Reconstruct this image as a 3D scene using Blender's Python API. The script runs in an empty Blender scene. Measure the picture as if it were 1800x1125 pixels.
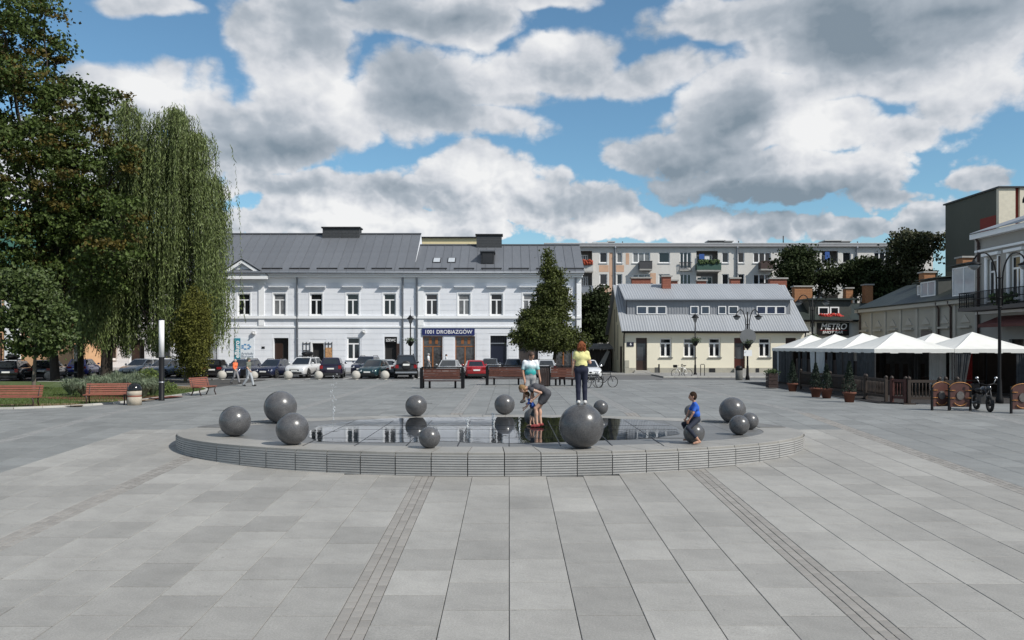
import bpy, math, random
import numpy as np
from mathutils import Vector, Matrix
# ------------------------------------------------------------------ calibration
# x right, y away from the camera, z up; z = 0 is the flat far part of the square
F, HY, VX, EYE = 1450.0, 608.0, 895.0, 2.55
SL, CR = .0455, 31.3            # near part of the square falls towards the camera
RN = random.Random(11); NR = np.random.default_rng(11)
sc = bpy.context.scene; col = sc.collection
rad = math.radians
# ------------------------------------------------------------------ camera
cam = bpy.data.cameras.new('camera'); camo = bpy.data.objects.new('camera', cam); col.objects.link(camo)
camo.location = (0, 0, EYE); camo.rotation_euler = (rad(90), 0, 0)
cam.sensor_width = 36; cam.lens = F / 1800 * 36
cam.shift_x = 5 / 1800; cam.shift_y = 45.5 / 1800
cam.clip_start = .1; cam.clip_end = 6000
sc.camera = camo
sc.view_settings.view_transform = 'Standard'; sc.view_settings.look = 'None'
sc.view_settings.exposure = -0.10; sc.view_settings.gamma = 1
sc.cycles.use_denoising = True
sc.cycles.max_bounces = 8
# ------------------------------------------------------------------ sun
SUN = Vector((.60, -.41, .69)).normalized()
sl = bpy.data.lights.new('sun', 'SUN'); sl.energy = 5.0; sl.angle = rad(.5); sl.color = (1, .955, .88)
so = bpy.data.objects.new('sun', sl); col.objects.link(so)
so.rotation_euler = (-SUN).to_track_quat('-Z', 'Y').to_euler(); so.location = (40, -20, 60)
# ------------------------------------------------------------------ sky
SKY = .12
wd = bpy.data.worlds.new('World'); sc.world = wd; wd.use_nodes = True
nt = wd.node_tree; nt.nodes.clear()
class NT:
    def __init__(s, t): s.t = t; s.x = 0
    def n(s, ty, **k):
        nd = s.t.nodes.new(ty); s.x += 1; nd.location = (s.x * 30, 0)
        for a, b in k.items(): setattr(nd, a, b)
        return nd
    def put(s, sock, v):
        if isinstance(v, bpy.types.NodeSocket): s.t.links.new(v, sock)
        elif v is not None: sock.default_value = v
    def m(s, op, a, b=None, c=None, clamp=False):
        nd = s.n('ShaderNodeMath', operation=op, use_clamp=clamp)
        for i, v in enumerate((a, b, c)): s.put(nd.inputs[i], v)
        return nd.outputs[0]
    def v(s, op, a, b=None, out=0):
        nd = s.n('ShaderNodeVectorMath', operation=op)
        s.put(nd.inputs[0], a); s.put(nd.inputs[1], b)
        return nd.outputs['Value'] if op in ('LENGTH', 'DOT_PRODUCT') else nd.outputs[0]
    def noise(s, vec, scale, detail=5, rough=.55, dist=0, dim='3D'):
        nd = s.n('ShaderNodeTexNoise', noise_dimensions=dim); s.put(nd.inputs['Vector'], vec)
        nd.inputs['Scale'].default_value = scale; nd.inputs['Detail'].default_value = detail
        nd.inputs['Roughness'].default_value = rough; nd.inputs['Distortion'].default_value = dist
        return nd.outputs[0]
    def ss(s, x, a, b, lo=0., hi=1.):
        nd = s.n('ShaderNodeMapRange', interpolation_type='SMOOTHSTEP'); s.put(nd.inputs[0], x)
        for i, v in zip((1, 2, 3, 4), (a, b, lo, hi)): s.put(nd.inputs[i], v)
        return nd.outputs[0]
    def mix(s, f, a, b, blend='MIX'):
        nd = s.n('ShaderNodeMix', data_type='RGBA', blend_type=blend)
        s.put(nd.inputs['Factor'], f); s.put(nd.inputs['A'], a); s.put(nd.inputs['B'], b)
        return nd.outputs['Result']
w = NT(nt)
out = w.n('ShaderNodeOutputWorld'); bg = w.n('ShaderNodeBackground'); bg.inputs[1].default_value = SKY
nt.links.new(bg.outputs[0], out.inputs[0])
nish = w.n('ShaderNodeTexSky', sky_type='NISHITA', sun_disc=False)
nish.sun_elevation = math.asin(SUN.z); nish.sun_rotation = math.atan2(SUN.x, SUN.y)
nish.air_density = 1.0; nish.dust_density = .35; nish.ozone_density = 1.6
tc = w.n('ShaderNodeTexCoord').outputs['Generated']
dirv = w.v('NORMALIZE', tc)
sx = w.n('ShaderNodeSeparateXYZ'); nt.links.new(dirv, sx.inputs[0])
dx, dy, dz = sx.outputs
az = w.m('ARCTAN2', dx, dy)
tt = w.m('DIVIDE', dz, w.m('MAXIMUM', w.m('SQRT', w.m('ADD', w.m('MULTIPLY', dx, dx), w.m('MULTIPLY', dy, dy))), .05))
cb = w.n('ShaderNodeCombineXYZ'); nt.links.new(az, cb.inputs[0]); nt.links.new(tt, cb.inputs[1])
sv = cb.outputs[0]
wob = w.n('ShaderNodeTexNoise'); nt.links.new(sv, wob.inputs['Vector']); wob.inputs['Scale'].default_value = 9; wob.inputs['Detail'].default_value = 2
svw = w.v('ADD', sv, w.v('MULTIPLY', w.v('SUBTRACT', wob.outputs['Color'], (.5, .5, .5)), (.09, .06, 0)))
def sky_uv(px, py):
    u = (px - VX) / F
    return math.atan(u), ((HY - py) / F) / math.sqrt(1 + u * u)
def blobs(lst, vec):
    acc = None
    for (px, py, rx, ry, wt) in lst:
        a, t = sky_uv(px, py)
        q = w.n('ShaderNodeVectorMath', operation='MULTIPLY_ADD')
        nt.links.new(vec, q.inputs[0]); q.inputs[1].default_value = (F / rx, F / ry, 0); q.inputs[2].default_value = (-a * F / rx, -t * F / ry, 0)
        q = q.outputs[0]
        d = w.m('MULTIPLY_ADD', w.v('LENGTH', q), -wt, wt)
        acc = d if acc is None else w.m('MAXIMUM', acc, d)
    return acc
CL = [  # cumulus masses of the view: centre, radii (in picture units), weight
 (530, 70, 140, 130, 1.1), (560, 190, 160, 100, 1.1), (480, 260, 130, 60, 1), (720, 150, 130, 110, 1), (880, 150, 130, 70, .9), (760, 30, 220, 50, 1),
 (1000, 110, 130, 70, .9), (1140, 130, 130, 45, .8), (860, 215, 160, 40, .7), (940, 10, 120, 28, .7),
 (620, 340, 190, 60, 1.1), (820, 330, 190, 75, 1.2), (960, 350, 150, 70, 1), (560, 385, 130, 50, 1.1), (760, 400, 260, 45, 1), (460, 320, 80, 50, .8),
 (1010, 400, 150, 40, .9), (1100, 400, 90, 36, .9), (1240, 395, 90, 42, 1), (430, 400, 120, 40, .8),
 (1290, 200, 140, 100, 1.1), (1220, 260, 150, 60, 1), (1120, 270, 90, 40, .9), (1440, 240, 120, 60, 1.1), (1380, 310, 260, 55, 1.1), (1590, 230, 70, 45, .8), (1540, 300, 110, 50, .8),
 (1480, 60, 190, 110, 1.1), (1650, 60, 220, 90, 1.1), (1300, 20, 190, 50, .9), (1430, 150, 120, 50, .9), (1700, 130, 150, 70, 1), (1560, 150, 90, 40, .8),
 (1640, 385, 70, 40, .9), (1480, 412, 60, 20, .7), (1700, 310, 60, 24, .5), (1560, 350, 120, 26, .5), (1340, 400, 120, 30, .6),
 (230, 170, 130, 70, 1), (360, 200, 80, 80, .8), (150, 250, 170, 70, .8), (270, 8, 80, 24, .8), (90, 330, 160, 60, .7), (300, 300, 140, 60, .6),
]
DK = [  # shaded bellies
 (520, 255, 150, 38, 1), (440, 250, 90, 60, .7), (800, 30, 130, 42, .9), (1290, 215, 120, 85, 1), (1250, 280, 160, 40, .8), (1380, 350, 250, 40, 1.2), (1180, 290, 110, 30, .8), (1540, 330, 90, 40, .6),
 (1500, 70, 150, 80, .9), (1660, 30, 200, 50, .8), (1590, 110, 130, 40, .5), (960, 180, 120, 26, .55), (1000, 365, 130, 34, .5), (520, 340, 90, 34, .6),
 (400, 240, 80, 90, .5), (1650, 400, 60, 20, .6), (760, 190, 160, 40, .35)]
LT = [  # sunlit heads
 (600, 150, 60, 80, .8), (470, 40, 60, 50, .6), (560, 110, 80, 60, .6), (820, 300, 200, 40, .8), (600, 380, 130, 40, 1), (1430, 235, 120, 55, .75), (1490, 225, 60, 35, .5), (1310, 240, 40, 20, .6),
 (1240, 395, 80, 35, .8), (1060, 405, 80, 30, .8), (230, 150, 90, 40, .5), (960, 80, 60, 30, .6), (720, 400, 160, 30, .8), (1480, 410, 40, 16, .8), (900, 310, 90, 34, .6)]
covb = blobs(CL, svw)
sn = w.v('MULTIPLY', sv, (1, 1.5, 1))
n1 = w.noise(w.v('MULTIPLY', sv, (1, 1.35, 1)), 9., 7, .50, dim='2D')
n1a = w.noise(w.v('MULTIPLY', sv, (1, 1.35, 1)), 5.5, 5, .45, dim='2D')
n1s = w.noise(w.v('ADD', w.v('MULTIPLY', sv, (1, 1.35, 1)), (.030, .05, 0)), 5.5, 5, .45, dim='2D')
n0 = w.noise(dirv, 3.2, 4, .5)
n2 = w.noise(w.v('MULTIPLY', sv, (1, 1.2, 1)), 26., 4, .5, dim='2D'); n2s = w.noise(w.v('ADD', w.v('MULTIPLY', sv, (1, 1.2, 1)), (.006, .010, 0)), 26., 3, .5, dim='2D')
puff = w.m('MULTIPLY_ADD', w.m('ABSOLUTE', w.m('SUBTRACT', n2, .5)), 2., -.2)
puffs = w.m('MULTIPLY_ADD', w.m('ABSOLUTE', w.m('SUBTRACT', n2s, .5)), 2., -.2)
outside = w.m('MAXIMUM', w.ss(w.m('ABSOLUTE', az), .55, .75), w.ss(tt, .43, .60))
gen = w.m('MULTIPLY_ADD', w.m('SUBTRACT', n0, .46), 3.2, 0.)
cov = w.m('ADD', w.m('MULTIPLY', covb, w.m('SUBTRACT', 1., outside)), w.m('MULTIPLY', gen, outside))
cov = w.m('MAXIMUM', w.m('MINIMUM', w.m('ADD', cov, -.05), .66), -.6)
dens = w.m('ADD', cov, w.m('MULTIPLY', w.m('SUBTRACT', n1, .5), 1.1))
dens = w.m('ADD', dens, w.m('MULTIPLY', puff, w.ss(tt, .1, .32, .58, .20)))
alpha = w.ss(dens, w.ss(tt, .05, .3, .06, -.05), w.ss(tt, .05, .3, .15, .24))
alpha = w.m('MULTIPLY', alpha, .97)
relief = w.m('ADD', w.m('MULTIPLY', w.m('SUBTRACT', n1a, n1s), 1.25), w.m('MULTIPLY', w.m('SUBTRACT', puff, puffs), w.ss(tt, .08, .30, .60, .25)))
dark = w.m('MAXIMUM', blobs(DK, svw), 0.)
lit = w.m('MAXIMUM', blobs(LT, svw), 0.)
br = w.m('ADD', w.m('ADD', w.m('MULTIPLY', w.m('SUBTRACT', 1., w.ss(dens, .1, .9)), .16), .50), relief)
br = w.m('ADD', br, w.m('MULTIPLY', lit, .58))
br = w.m('SUBTRACT', br, w.m('MULTIPLY', dark, w.m('MULTIPLY_ADD', n1a, .7, .22)))
br = w.m('MINIMUM', w.m('MAXIMUM', br, 0.), 1.)
ramp = w.n('ShaderNodeValToRGB'); nt.links.new(br, ramp.inputs[0])
ce = ramp.color_ramp.elements
def cc(c): return tuple(x / SKY for x in c) + (1,)
ce[0].position = 0; ce[0].color = cc((.24, .30, .36))
ce[1].position = 1; ce[1].color = cc((.97, .97, .97))
e = ce.new(.45); e.color = cc((.46, .51, .57))
e = ce.new(.72); e.color = cc((.74, .76, .80))
skyc = w.mix(1., nish.outputs[0], (.80, 1.06, 1.10, 1), 'MULTIPLY')
skyc = w.mix(w.ss(tt, .16, .0, 0., .85), skyc, cc((.50, .64, .74)))
fin = w.mix(alpha, skyc, ramp.outputs[0])
nt.links.new(fin, bg.inputs[0])
wd.cycles.sampling_method = 'MANUAL'; wd.cycles.sample_map_resolution = 512
# ------------------------------------------------------------------ helpers
def gz(y): return 0. if y >= CR else (y - CR) * SL
def W(px, py, d): return Vector(((px - VX) / F * d, d, EYE - (py - HY) / F * d))
def X(px, d): return (px - VX) / F * d
def Z(py, d): return EYE - (py - HY) / F * d
def G(px, py):
    d = F * EYE / (py - HY)
    if d < CR: d = (EYE + CR * SL) / ((py - HY) / F + SL)
    return Vector(((px - VX) / F * d, d, gz(d)))
class MB:
    def __init__(s): s.v = []; s.f = []; s.s = []
    def add(s, vs, fs, smooth=False):
        o = len(s.v); s.v += [tuple(p) for p in vs]; s.f += [tuple(i + o for i in f) for f in fs]
        s.s += [smooth] * len(fs) if isinstance(smooth, bool) else smooth
        return s
    def box(s, x0, y0, z0, x1, y1, z1):
        return s.add([(x0,y0,z0),(x1,y0,z0),(x1,y1,z0),(x0,y1,z0),(x0,y0,z1),(x1,y0,z1),(x1,y1,z1),(x0,y1,z1)],
                     [(0,3,2,1),(4,5,6,7),(0,1,5,4),(1,2,6,5),(2,3,7,6),(3,0,4,7)])
    def obox(s, c, sx, sy, sz, mt):
        c = Vector(c); vs = [c + mt @ Vector((a*sx/2, b*sy/2, e*sz/2)) for e in (-1,1) for a,b in ((-1,-1),(1,-1),(1,1),(-1,1))]
        return s.add(vs, [(0,3,2,1),(4,5,6,7),(0,1,5,4),(1,2,6,5),(2,3,7,6),(3,0,4,7)])
    def tube(s, pts, r, n=8, caps=True):
        pts = [Vector(p) for p in pts]; k = len(pts); rs = r if isinstance(r, (list, tuple)) else [r] * k
        vs = []; ref = None
        for i, p in enumerate(pts):
            t = (pts[min(i+1,k-1)] - pts[max(i-1,0)])
            if t.length < 1e-9: t = Vector((0,0,1))
            t.normalize()
            if ref is None: ref = Vector((0,0,1)) if abs(t.z) < .9 else Vector((1,0,0))
            u = t.cross(ref)
            if u.length < 1e-5: u = t.cross(Vector((0,1,0)))
            u.normalize(); q = t.cross(u).normalized(); ref = u.cross(t)
            for j in range(n):
                a = 2*math.pi*j/n; vs.append(p + (u*math.cos(a) + q*math.sin(a))*rs[i])
        fs = []; sm = []
        for i in range(k-1):
            for j in range(n):
                fs.append((i*n+j, i*n+(j+1)%n, (i+1)*n+(j+1)%n, (i+1)*n+j)); sm.append(True)
        if caps: fs += [tuple(range(n)), tuple(range((k-1)*n+n-1, (k-1)*n-1, -1))]; sm += [False, False]
        return s.add(vs, fs, sm)
    def lathe(s, prof, c=(0,0,0), n=16, smooth=True):
        c = Vector(c); vs = []; fs = []; k = len(prof)
        for r, z in prof:
            for j in range(n):
                a = 2*math.pi*j/n; vs.append(c + Vector((r*math.cos(a), r*math.sin(a), z)))
        for i in range(k-1):
            for j in range(n): fs.append((i*n+j, i*n+(j+1)%n, (i+1)*n+(j+1)%n, (i+1)*n+j))
        sm = [smooth]*len(fs)
        fs += [tuple(range(n-1,-1,-1)), tuple(range((k-1)*n, k*n))]; sm += [False, False]
        return s.add(vs, fs, sm)
    def ball(s, c, r, n=16, m=10, sc3=(1,1,1)):
        c = Vector(c); vs = [c + Vector((0,0,-r*sc3[2]))]; fs = []
        for i in range(1, m):
            p = -math.pi/2 + math.pi*i/m
            for j in range(n):
                a = 2*math.pi*j/n; vs.append(c + Vector((r*math.cos(p)*math.cos(a)*sc3[0], r*math.cos(p)*math.sin(a)*sc3[1], r*math.sin(p)*sc3[2])))
        vs.append(c + Vector((0,0,r*sc3[2]))); L = len(vs)-1
        for j in range(n):
            fs.append((0, 1+(j+1)%n, 1+j)); fs.append((L, L-n+j, L-n+(j+1)%n))
            for i in range(m-2): a = 1+i*n; fs.append((a+j, a+(j+1)%n, a+n+(j+1)%n, a+n+j))
        return s.add(vs, fs, True)
    def prism(s, poly, off):
        """planar polygon of 3-D points swept along off"""
        poly = [Vector(p) for p in poly]; off = Vector(off); n = len(poly)
        return s.add(poly + [p + off for p in poly], [tuple(range(n-1,-1,-1)), tuple(range(n, 2*n))] + [(i,(i+1)%n,(i+1)%n+n,i+n) for i in range(n)])
    def quad(s, *p, smooth=False): return s.add(p, [tuple(range(len(p)))], smooth)
    def mesh(s, name, mt):
        me = bpy.data.meshes.new(name); me.from_pydata(s.v, [], s.f)
        me.polygons.foreach_set('use_smooth', s.s); me.materials.append(mt); me.update(); return me
    def build(s, name, mt, parent=None, loc=(0,0,0), rz=0, fix=True):
        me = s.mesh(name, mt)
        if fix:
            import bmesh
            b = bmesh.new(); b.from_mesh(me); bmesh.ops.recalc_face_normals(b, faces=b.faces); b.to_mesh(me); b.free()
        return link(name, me, parent, loc, rz)
def link(name, me, parent=None, loc=(0,0,0), rz=0):
    o = bpy.data.objects.new(name, me); col.objects.link(o); o.location = loc
    if rz: o.rotation_euler = (0,0,rz)
    if parent: o.parent = parent
    return o
def tag(o, label=None, cat=None, group=None, kind=None):
    if label: o['label'] = label
    if cat: o['category'] = cat
    if group: o['group'] = group
    if kind: o['kind'] = kind
    return o
def thing(name, label, cat, loc=(0,0,0), rz=0, group=None):
    o = link(name, None, None, loc, rz); o.empty_display_size = .3
    return tag(o, label, cat, group)
def dup(o, parent=None, loc=None, rz=None, label=None):
    c = o.copy(); col.objects.link(c)
    if parent: c.parent = parent
    if loc is not None: c.location = loc
    if rz is not None: c.rotation_euler = (0,0,rz)
    if label: c['label'] = label
    for ch in [k for k in o.children]: dup(ch, c)
    return c
def npmesh(name, v, f, mt, smooth=False):
    v = np.asarray(v, np.float32); f = np.asarray(f, np.int32); k = f.shape[1]
    me = bpy.data.meshes.new(name); me.vertices.add(len(v)); me.vertices.foreach_set('co', v.ravel())
    me.loops.add(f.size); me.loops.foreach_set('vertex_index', f.ravel())
    me.polygons.add(len(f)); me.polygons.foreach_set('loop_start', np.arange(len(f), dtype=np.int32)*k)
    try: me.polygons.foreach_set('loop_total', np.full(len(f), k, np.int32))
    except Exception: pass
    me.polygons.foreach_set('use_smooth', np.full(len(f), smooth))
    for m_ in (mt if isinstance(mt, (list, tuple)) else [mt]): me.materials.append(m_)
    me.update(); me.validate(); return me
# ------------------------------------------------------------------ materials
MC = {}
def M(name, c, rough=.6, metal=0., var=.12, scale=3., bump=0., bscale=40., spec=.5, isl=0., objr=0., coat=0., trans=0., fine=0., stain=0., em=None, world=0.):
    """principled with noise mottling, optional per-piece variation, grain and leaf-like translucency"""
    if name in MC: return MC[name]
    m = bpy.data.materials.new(name); m.use_nodes = True; t = m.node_tree; N = NT(t)
    p = t.nodes['Principled BSDF']; p.inputs['Roughness'].default_value = rough; p.inputs['Metallic'].default_value = metal
    p.inputs['Specular IOR Level'].default_value = spec
    if coat: p.inputs['Coat Weight'].default_value = coat; p.inputs['Coat Roughness'].default_value = .06
    co = N.n('ShaderNodeTexCoord').outputs['Object']
    cur = c + (1,) if len(c) == 3 else c
    def vary(cur, fac, amt):
        k = N.m('MULTIPLY_ADD', N.m('SUBTRACT', fac, .5), amt * 2, 1.)
        cmb = N.n('ShaderNodeCombineColor')
        for i in range(3): N.put(cmb.inputs[i], k)
        return N.mix(1., cur, cmb.outputs[0], 'MULTIPLY')
    if var: cur = vary(cur, N.noise(co, scale, 5, .6), var * 1.7)
    if fine: cur = vary(cur, N.noise(co, 130, 2, .7), fine * 2); cur = vary(cur, N.noise(co, 34, 3, .75), fine * 1.3)
    if stain: 
        st = N.ss(N.noise(N.v('MULTIPLY', co, (1, 1, .35)), 1.1, 6, .65), .52, .75)
        cur = N.mix(N.m('MULTIPLY', st, stain), cur, tuple(x * .55 for x in c) + (1,))
    if world:
        wp = N.n('ShaderNodeNewGeometry').outputs['Position']
        cur = vary(cur, N.noise(N.v('MULTIPLY', wp, (1, .6, 1)), .55, 6, .62), world)
        sp_ = N.ss(N.noise(wp, 7.5, 3, .5), .70, .74)
        cur = N.mix(N.m('MULTIPLY', sp_, .35), cur, tuple(x * .35 for x in c) + (1,))
    if isl:
        g = N.n('ShaderNodeNewGeometry').outputs['Random Per Island']
        o_ = N.n('ShaderNodeObjectInfo').outputs['Random']
        cur = vary(cur, N.m('FRACT', N.m('ADD', g, o_)), isl)
    if objr: cur = vary(cur, N.n('ShaderNodeObjectInfo').outputs['Random'], objr)
    N.put(p.inputs['Base Color'], cur)
    if bump:
        b = N.n('ShaderNodeBump'); b.inputs['Strength'].default_value = bump; b.inputs['Distance'].default_value = .02
        N.put(b.inputs['Height'], N.noise(co, bscale, 4, .6)); t.links.new(b.outputs[0], p.inputs['Normal'])
    if em: p.inputs['Emission Color'].default_value = em[0] + (1,); p.inputs['Emission Strength'].default_value = em[1]
    if trans:
        tr = N.n('ShaderNodeBsdfTranslucent'); N.put(tr.inputs[0], cur)
        mx = N.n('ShaderNodeMixShader'); mx.inputs[0].default_value = trans
        t.links.new(p.outputs[0], mx.inputs[1]); t.links.new(tr.outputs[0], mx.inputs[2])
        t.links.new(mx.outputs[0], t.nodes['Material Output'].inputs[0])
    MC[name] = m; return m
slab_l = M('granite_light', (.278,.270,.253), .75, var=.16, scale=1.7, fine=.30, isl=.12, bump=.08, bscale=120, stain=.35, world=.34)
slab_b = M('granite_blue', (.195,.200,.196), .7, var=.16, scale=1.7, fine=.25, isl=.10, bump=.08, bscale=120, stain=.2, world=.22)
sett_m = M('granite_sett', (.245,.232,.215), .8, var=.1, scale=2, fine=.16, isl=.10, bump=.1, bscale=90)
band_m = M('granite_band', (.235,.235,.23), .75, var=.1, scale=2, fine=.12, isl=.08)
joint_m = M('joint_sand', (.055,.053,.05), .95, var=.2, scale=4, fine=.2)
asph = M('asphalt', (.11,.11,.112), .9, var=.15, scale=.6, fine=.2)
kerb_m = M('kerb_stone', (.42,.41,.38), .8, var=.15, scale=2, fine=.15, isl=.1)
black = M('black_metal', (.008,.008,.009), .5, spec=.2, var=.1)
dkmetal = M('dark_metal', (.03,.03,.032), .5, metal=.4, var=.15)
# ------------------------------------------------------------------ ground
b = MB()
for (y0, y1) in ((-40, CR), (CR, 62.), (62., 4000.)):
    b.quad((-3000, y0, gz(y0) - .022), (3000, y0, gz(y0) - .022), (3000, y1, gz(y1) - .022), (-3000, y1, gz(y1) - .022))
g = b.build('ground', joint_m, fix=False); tag(g, kind='structure', label='dark bedding under the paving of the square')
b = MB(); b.quad((-300, 61.9, -.004), (300, 61.9, -.004), (300, 600, -.004), (-300, 600, -.004))
g = b.build('road', asph, fix=False); tag(g, kind='structure', label='grey street where the cars are parked')
# paving ------------------------------------------------------------
SWD, SLN, ST = .875, 1.095, .46           # slab width, slab length, sett-strip width
PER = 7 * SWD + ST; S0 = -2.21
plaza = link('plaza', None); tag(plaza, kind='structure', label='granite paved square around the fountain')
ang = math.atan(SL)
FX, FY, FA, FB = -.545, 24.88, 9.26, 5.42      # fountain ellipse
def in_fountain(x, y, k=1.): return ((x-FX)/(FA*k))**2 + ((y-FY)/(FB*k))**2 < 1
LXR, LXL, LYF = 11.42, -12.02, 27.05           # light paving field
def in_lawn(x, y): return x < -17.4 and y > 36.5 or (x < -20 and y > 34.5)
def slab_mesh(wd_, ln, mt, nm):
    bb = MB(); h = .0052; e = .005
    x, y = wd_/2 - h, ln/2 - h*(1.7 if ln > .5 else 1)
    bb.add([(-x,-y,-.03),(x,-y,-.03),(x,y,-.03),(-x,y,-.03),(-x,-y,-e),(x,-y,-e),(x,y,-e),(-x,y,-e),(-x+e,-y+e,0),(x-e,-y+e,0),(x-e,y-e,0),(-x+e,y-e,0)],
           [(8,9,10,11)] + [(i,(i+1)%4,(i+1)%4+4,i+4) for i in range(4)] + [(i+4,(i+1)%4+4,(i+1)%4+8,i+8) for i in range(4)])
    return bb.mesh(nm, mt)
slabs = []; setts = []
k0, k1 = -7, 7
for k in range(k0, k1):
    xs = S0 + k * PER
    xc = xs + ST + SWD/2
    for c in range(7):
        x = xc + c * SWD
        off = RN.choice((0, .5, .5, .33, .66)) * SLN + RN.uniform(-.04, .04)
        y = 9.2 - off
        while y < 61.4:
            ln = SLN
            if y < LYF < y + ln and LXL < x < LXR: ln = LYF - y if LYF - y > .4 else SLN
            if y < CR < y + ln: ln = CR - y if CR - y > .35 else ln
            yc = y + ln/2
            lightf = LXL < x < LXR and yc < LYF
            ok = not in_fountain(x, yc, .93) and not (yc > 28 and in_lawn(x + .2, yc)) and abs(x) < yc * .66 + 1.5 and yc > 9.0
            if ok: slabs.append((x, yc, ln, lightf))
            y += ln
    yy = 9.3
    while yy < 61.4:
        for r in range(3):
            x = xs + ST * (r + .5) / 3
            if in_fountain(x, yy, .97) or (yy > 28 and in_lawn(x, yy)) or abs(x) > yy * .66 + 1: continue
            setts.append((x, yy + (r % 2) * .11, .22))
        yy += .22
def area(s): return s[2] / s[1] ** 3
def inframe(x, y): return -.64 * y < x < .64 * y and y > 10
slabs.sort(key=lambda s: -area(s) if inframe(s[0], s[1]) else 0)
smc = {}
rest = {True: MB(), False: MB()}
def put_slab(bb, x, y, wd_, ln):
    h = .0065; x0, x1, y0, y1 = x-wd_/2+h, x+wd_/2-h, y-ln/2+h*1.7, y+ln/2-h*1.7
    dz_ = RN.uniform(-.0015, .0015)
    bb.add([(x0,y0,gz(y0)-.03),(x1,y0,gz(y0)-.03),(x1,y1,gz(y1)-.03),(x0,y1,gz(y1)-.03),(x0,y0,gz(y0)+dz_),(x1,y0,gz(y0)+dz_),(x1,y1,gz(y1)+dz_),(x0,y1,gz(y1)+dz_)],
           [(4,5,6,7),(0,1,5,4),(1,2,6,5),(2,3,7,6),(3,0,4,7)])
for i, (x, y, ln, lf) in enumerate(slabs):
    if i < 300:
        key = (round(ln, 2), lf)
        if key not in smc: smc[key] = slab_mesh(SWD, ln, slab_l if lf else slab_b, 'paving_slab')
        o = link('paving_slab', smc[key], plaza, (x, y, gz(y) + RN.uniform(-.0015, .0015)))
        if y < CR: o.rotation_euler = (ang + RN.uniform(-.0012, .0012), RN.uniform(-.0015, .0015), 0)
    else: put_slab(rest[lf], x, y, SWD, ln)
o = rest[True].build('light_paving', slab_l, plaza, fix=False); o['kind'] = 'stuff'
o = rest[False].build('blue_grey_paving', slab_b, plaza, fix=False); o['kind'] = 'stuff'
setts.sort(key=lambda s: -area(s) if inframe(s[0], s[1]) else 0)
sm_ = slab_mesh(ST/3, .22, sett_m, 'sett'); rs, rb = MB(), MB()
for i, (x, y, ln) in enumerate(setts):
    if i < 300:
        o = link('sett', sm_, plaza, (x, y, gz(y) + RN.uniform(-.002, .002))); o.rotation_euler = (ang, 0, 0)
    else: put_slab(rs if y < CR and LXL < x < LXR else rb, x, y, ST/3, ln)
o = rs.build('sett_strips', sett_m, plaza, fix=False); o['kind'] = 'stuff'
o = rb.build('light_sett_bands', band_m, plaza, fix=False); o['kind'] = 'stuff'
# slot drains in the square
for px, py, wpx in ((745,709,30),(560,720,0),(1500,742,0),(385,721,22),(1260,676,26)):
    if not wpx: continue
    p = G(px, py); hw = wpx / F * p.y / 2
    bb = MB()
    bb.box(-hw, -.06, 0, hw, .06, .006)
    for q in range(7): bb.box(-hw + (q+.2)*2*hw/7, -.045, .006, -hw + (q+.8)*2*hw/7, .045, .010)
    o = bb.build('slot_drain', dkmetal, None, p); tag(o, {745:'dark slot drain in the paving below the wooden bench', 385:'dark slot drain on the paving left of the fountain', 1260:'dark slot drain on the paving near the terrace'}[px], 'drain', 'slot drains')
# ------------------------------------------------------------------ fountain
rim_m = M('rim_granite', (.275,.265,.245), .55, var=.12, scale=1.5, fine=.14, isl=.08, stain=.3)
face_m = M('ribbed_granite', (.33,.325,.315), .6, var=.12, scale=3, fine=.12, objr=.08)
basin_m = M('basin_granite', (.15,.15,.148), .45, var=.18, scale=1.3, fine=.15, objr=.1, stain=.4)
DT = .03                                  # level of the fountain platform
ftn = thing('fountain', 'low oval granite fountain platform with ribbed edge in the square', 'fountain', (FX, FY, 0))
def el(t, k=0.): return Vector(((FA - k) * math.cos(t), (FB - k) * math.sin(t), 0))
# equal arc-length stations
tsf = np.linspace(0, 2*math.pi, 4001); ex = FA*np.cos(tsf); ey = FB*np.sin(tsf)
arc = np.concatenate([[0], np.cumsum(np.hypot(np.diff(ex), np.diff(ey)))])
NSEG = 54
ts = np.interp(np.linspace(0, arc[-1], NSEG+1), arc, tsf)
NR_ = 7
for i in range(NSEG):
    sub = np.linspace(ts[i], ts[i+1], 5); g_ = .0012
    sub[0] += g_; sub[-1] -= g_
    bb = MB(); prof_o = .02
    vs = []
    for t in sub:
        p, q = el(t, .035), el(t, 1.15)
        vs += [(p.x,p.y,-.12),(p.x,p.y,DT-.008),(el(t,.043).x,el(t,.043).y,DT),(q.x,q.y,DT),(q.x,q.y,-.12)]
    fs = []
    for a in range(4):
        for c in range(4): fs.append((a*5+c, a*5+c+1, a*5+5+c+1, a*5+5+c))
    bb.add(vs, fs); bb.add([vs[j] for j in range(5)], [(4,3,2,1,0)]); bb.add([vs[20+j] for j in range(5)], [(0,1,2,3,4)])
    bb.build('rim_stone', rim_m, ftn)
    mid = el((ts[i]+ts[i+1])/2); zb = gz(mid.y + FY - .3) - .05
    if zb > -.09: continue
    bb = MB(); vs = []; n = 0
    hh = .058; prof = []
    z = DT - .055
    while z > zb:
        prof += [(.0, z), (.0, z - .036), (.032, z - .038), (.032, z - hh)]
        z -= hh
    for t in sub:
        for kx, zz in prof: p = el(t, kx); vs.append((p.x, p.y, zz))
        p = el(t, .25); vs += [(p.x,p.y,zb-.1),(p.x,p.y,DT-.06)]
    n = len(prof) + 2
    fs = [(a*n+c, a*n+c+1, (a+1)*n+c+1, (a+1)*n+c) for a in range(4) for c in range(n-1)]
    bb.add(vs, fs); bb.build('ribbed_panel', face_m, ftn)
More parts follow.
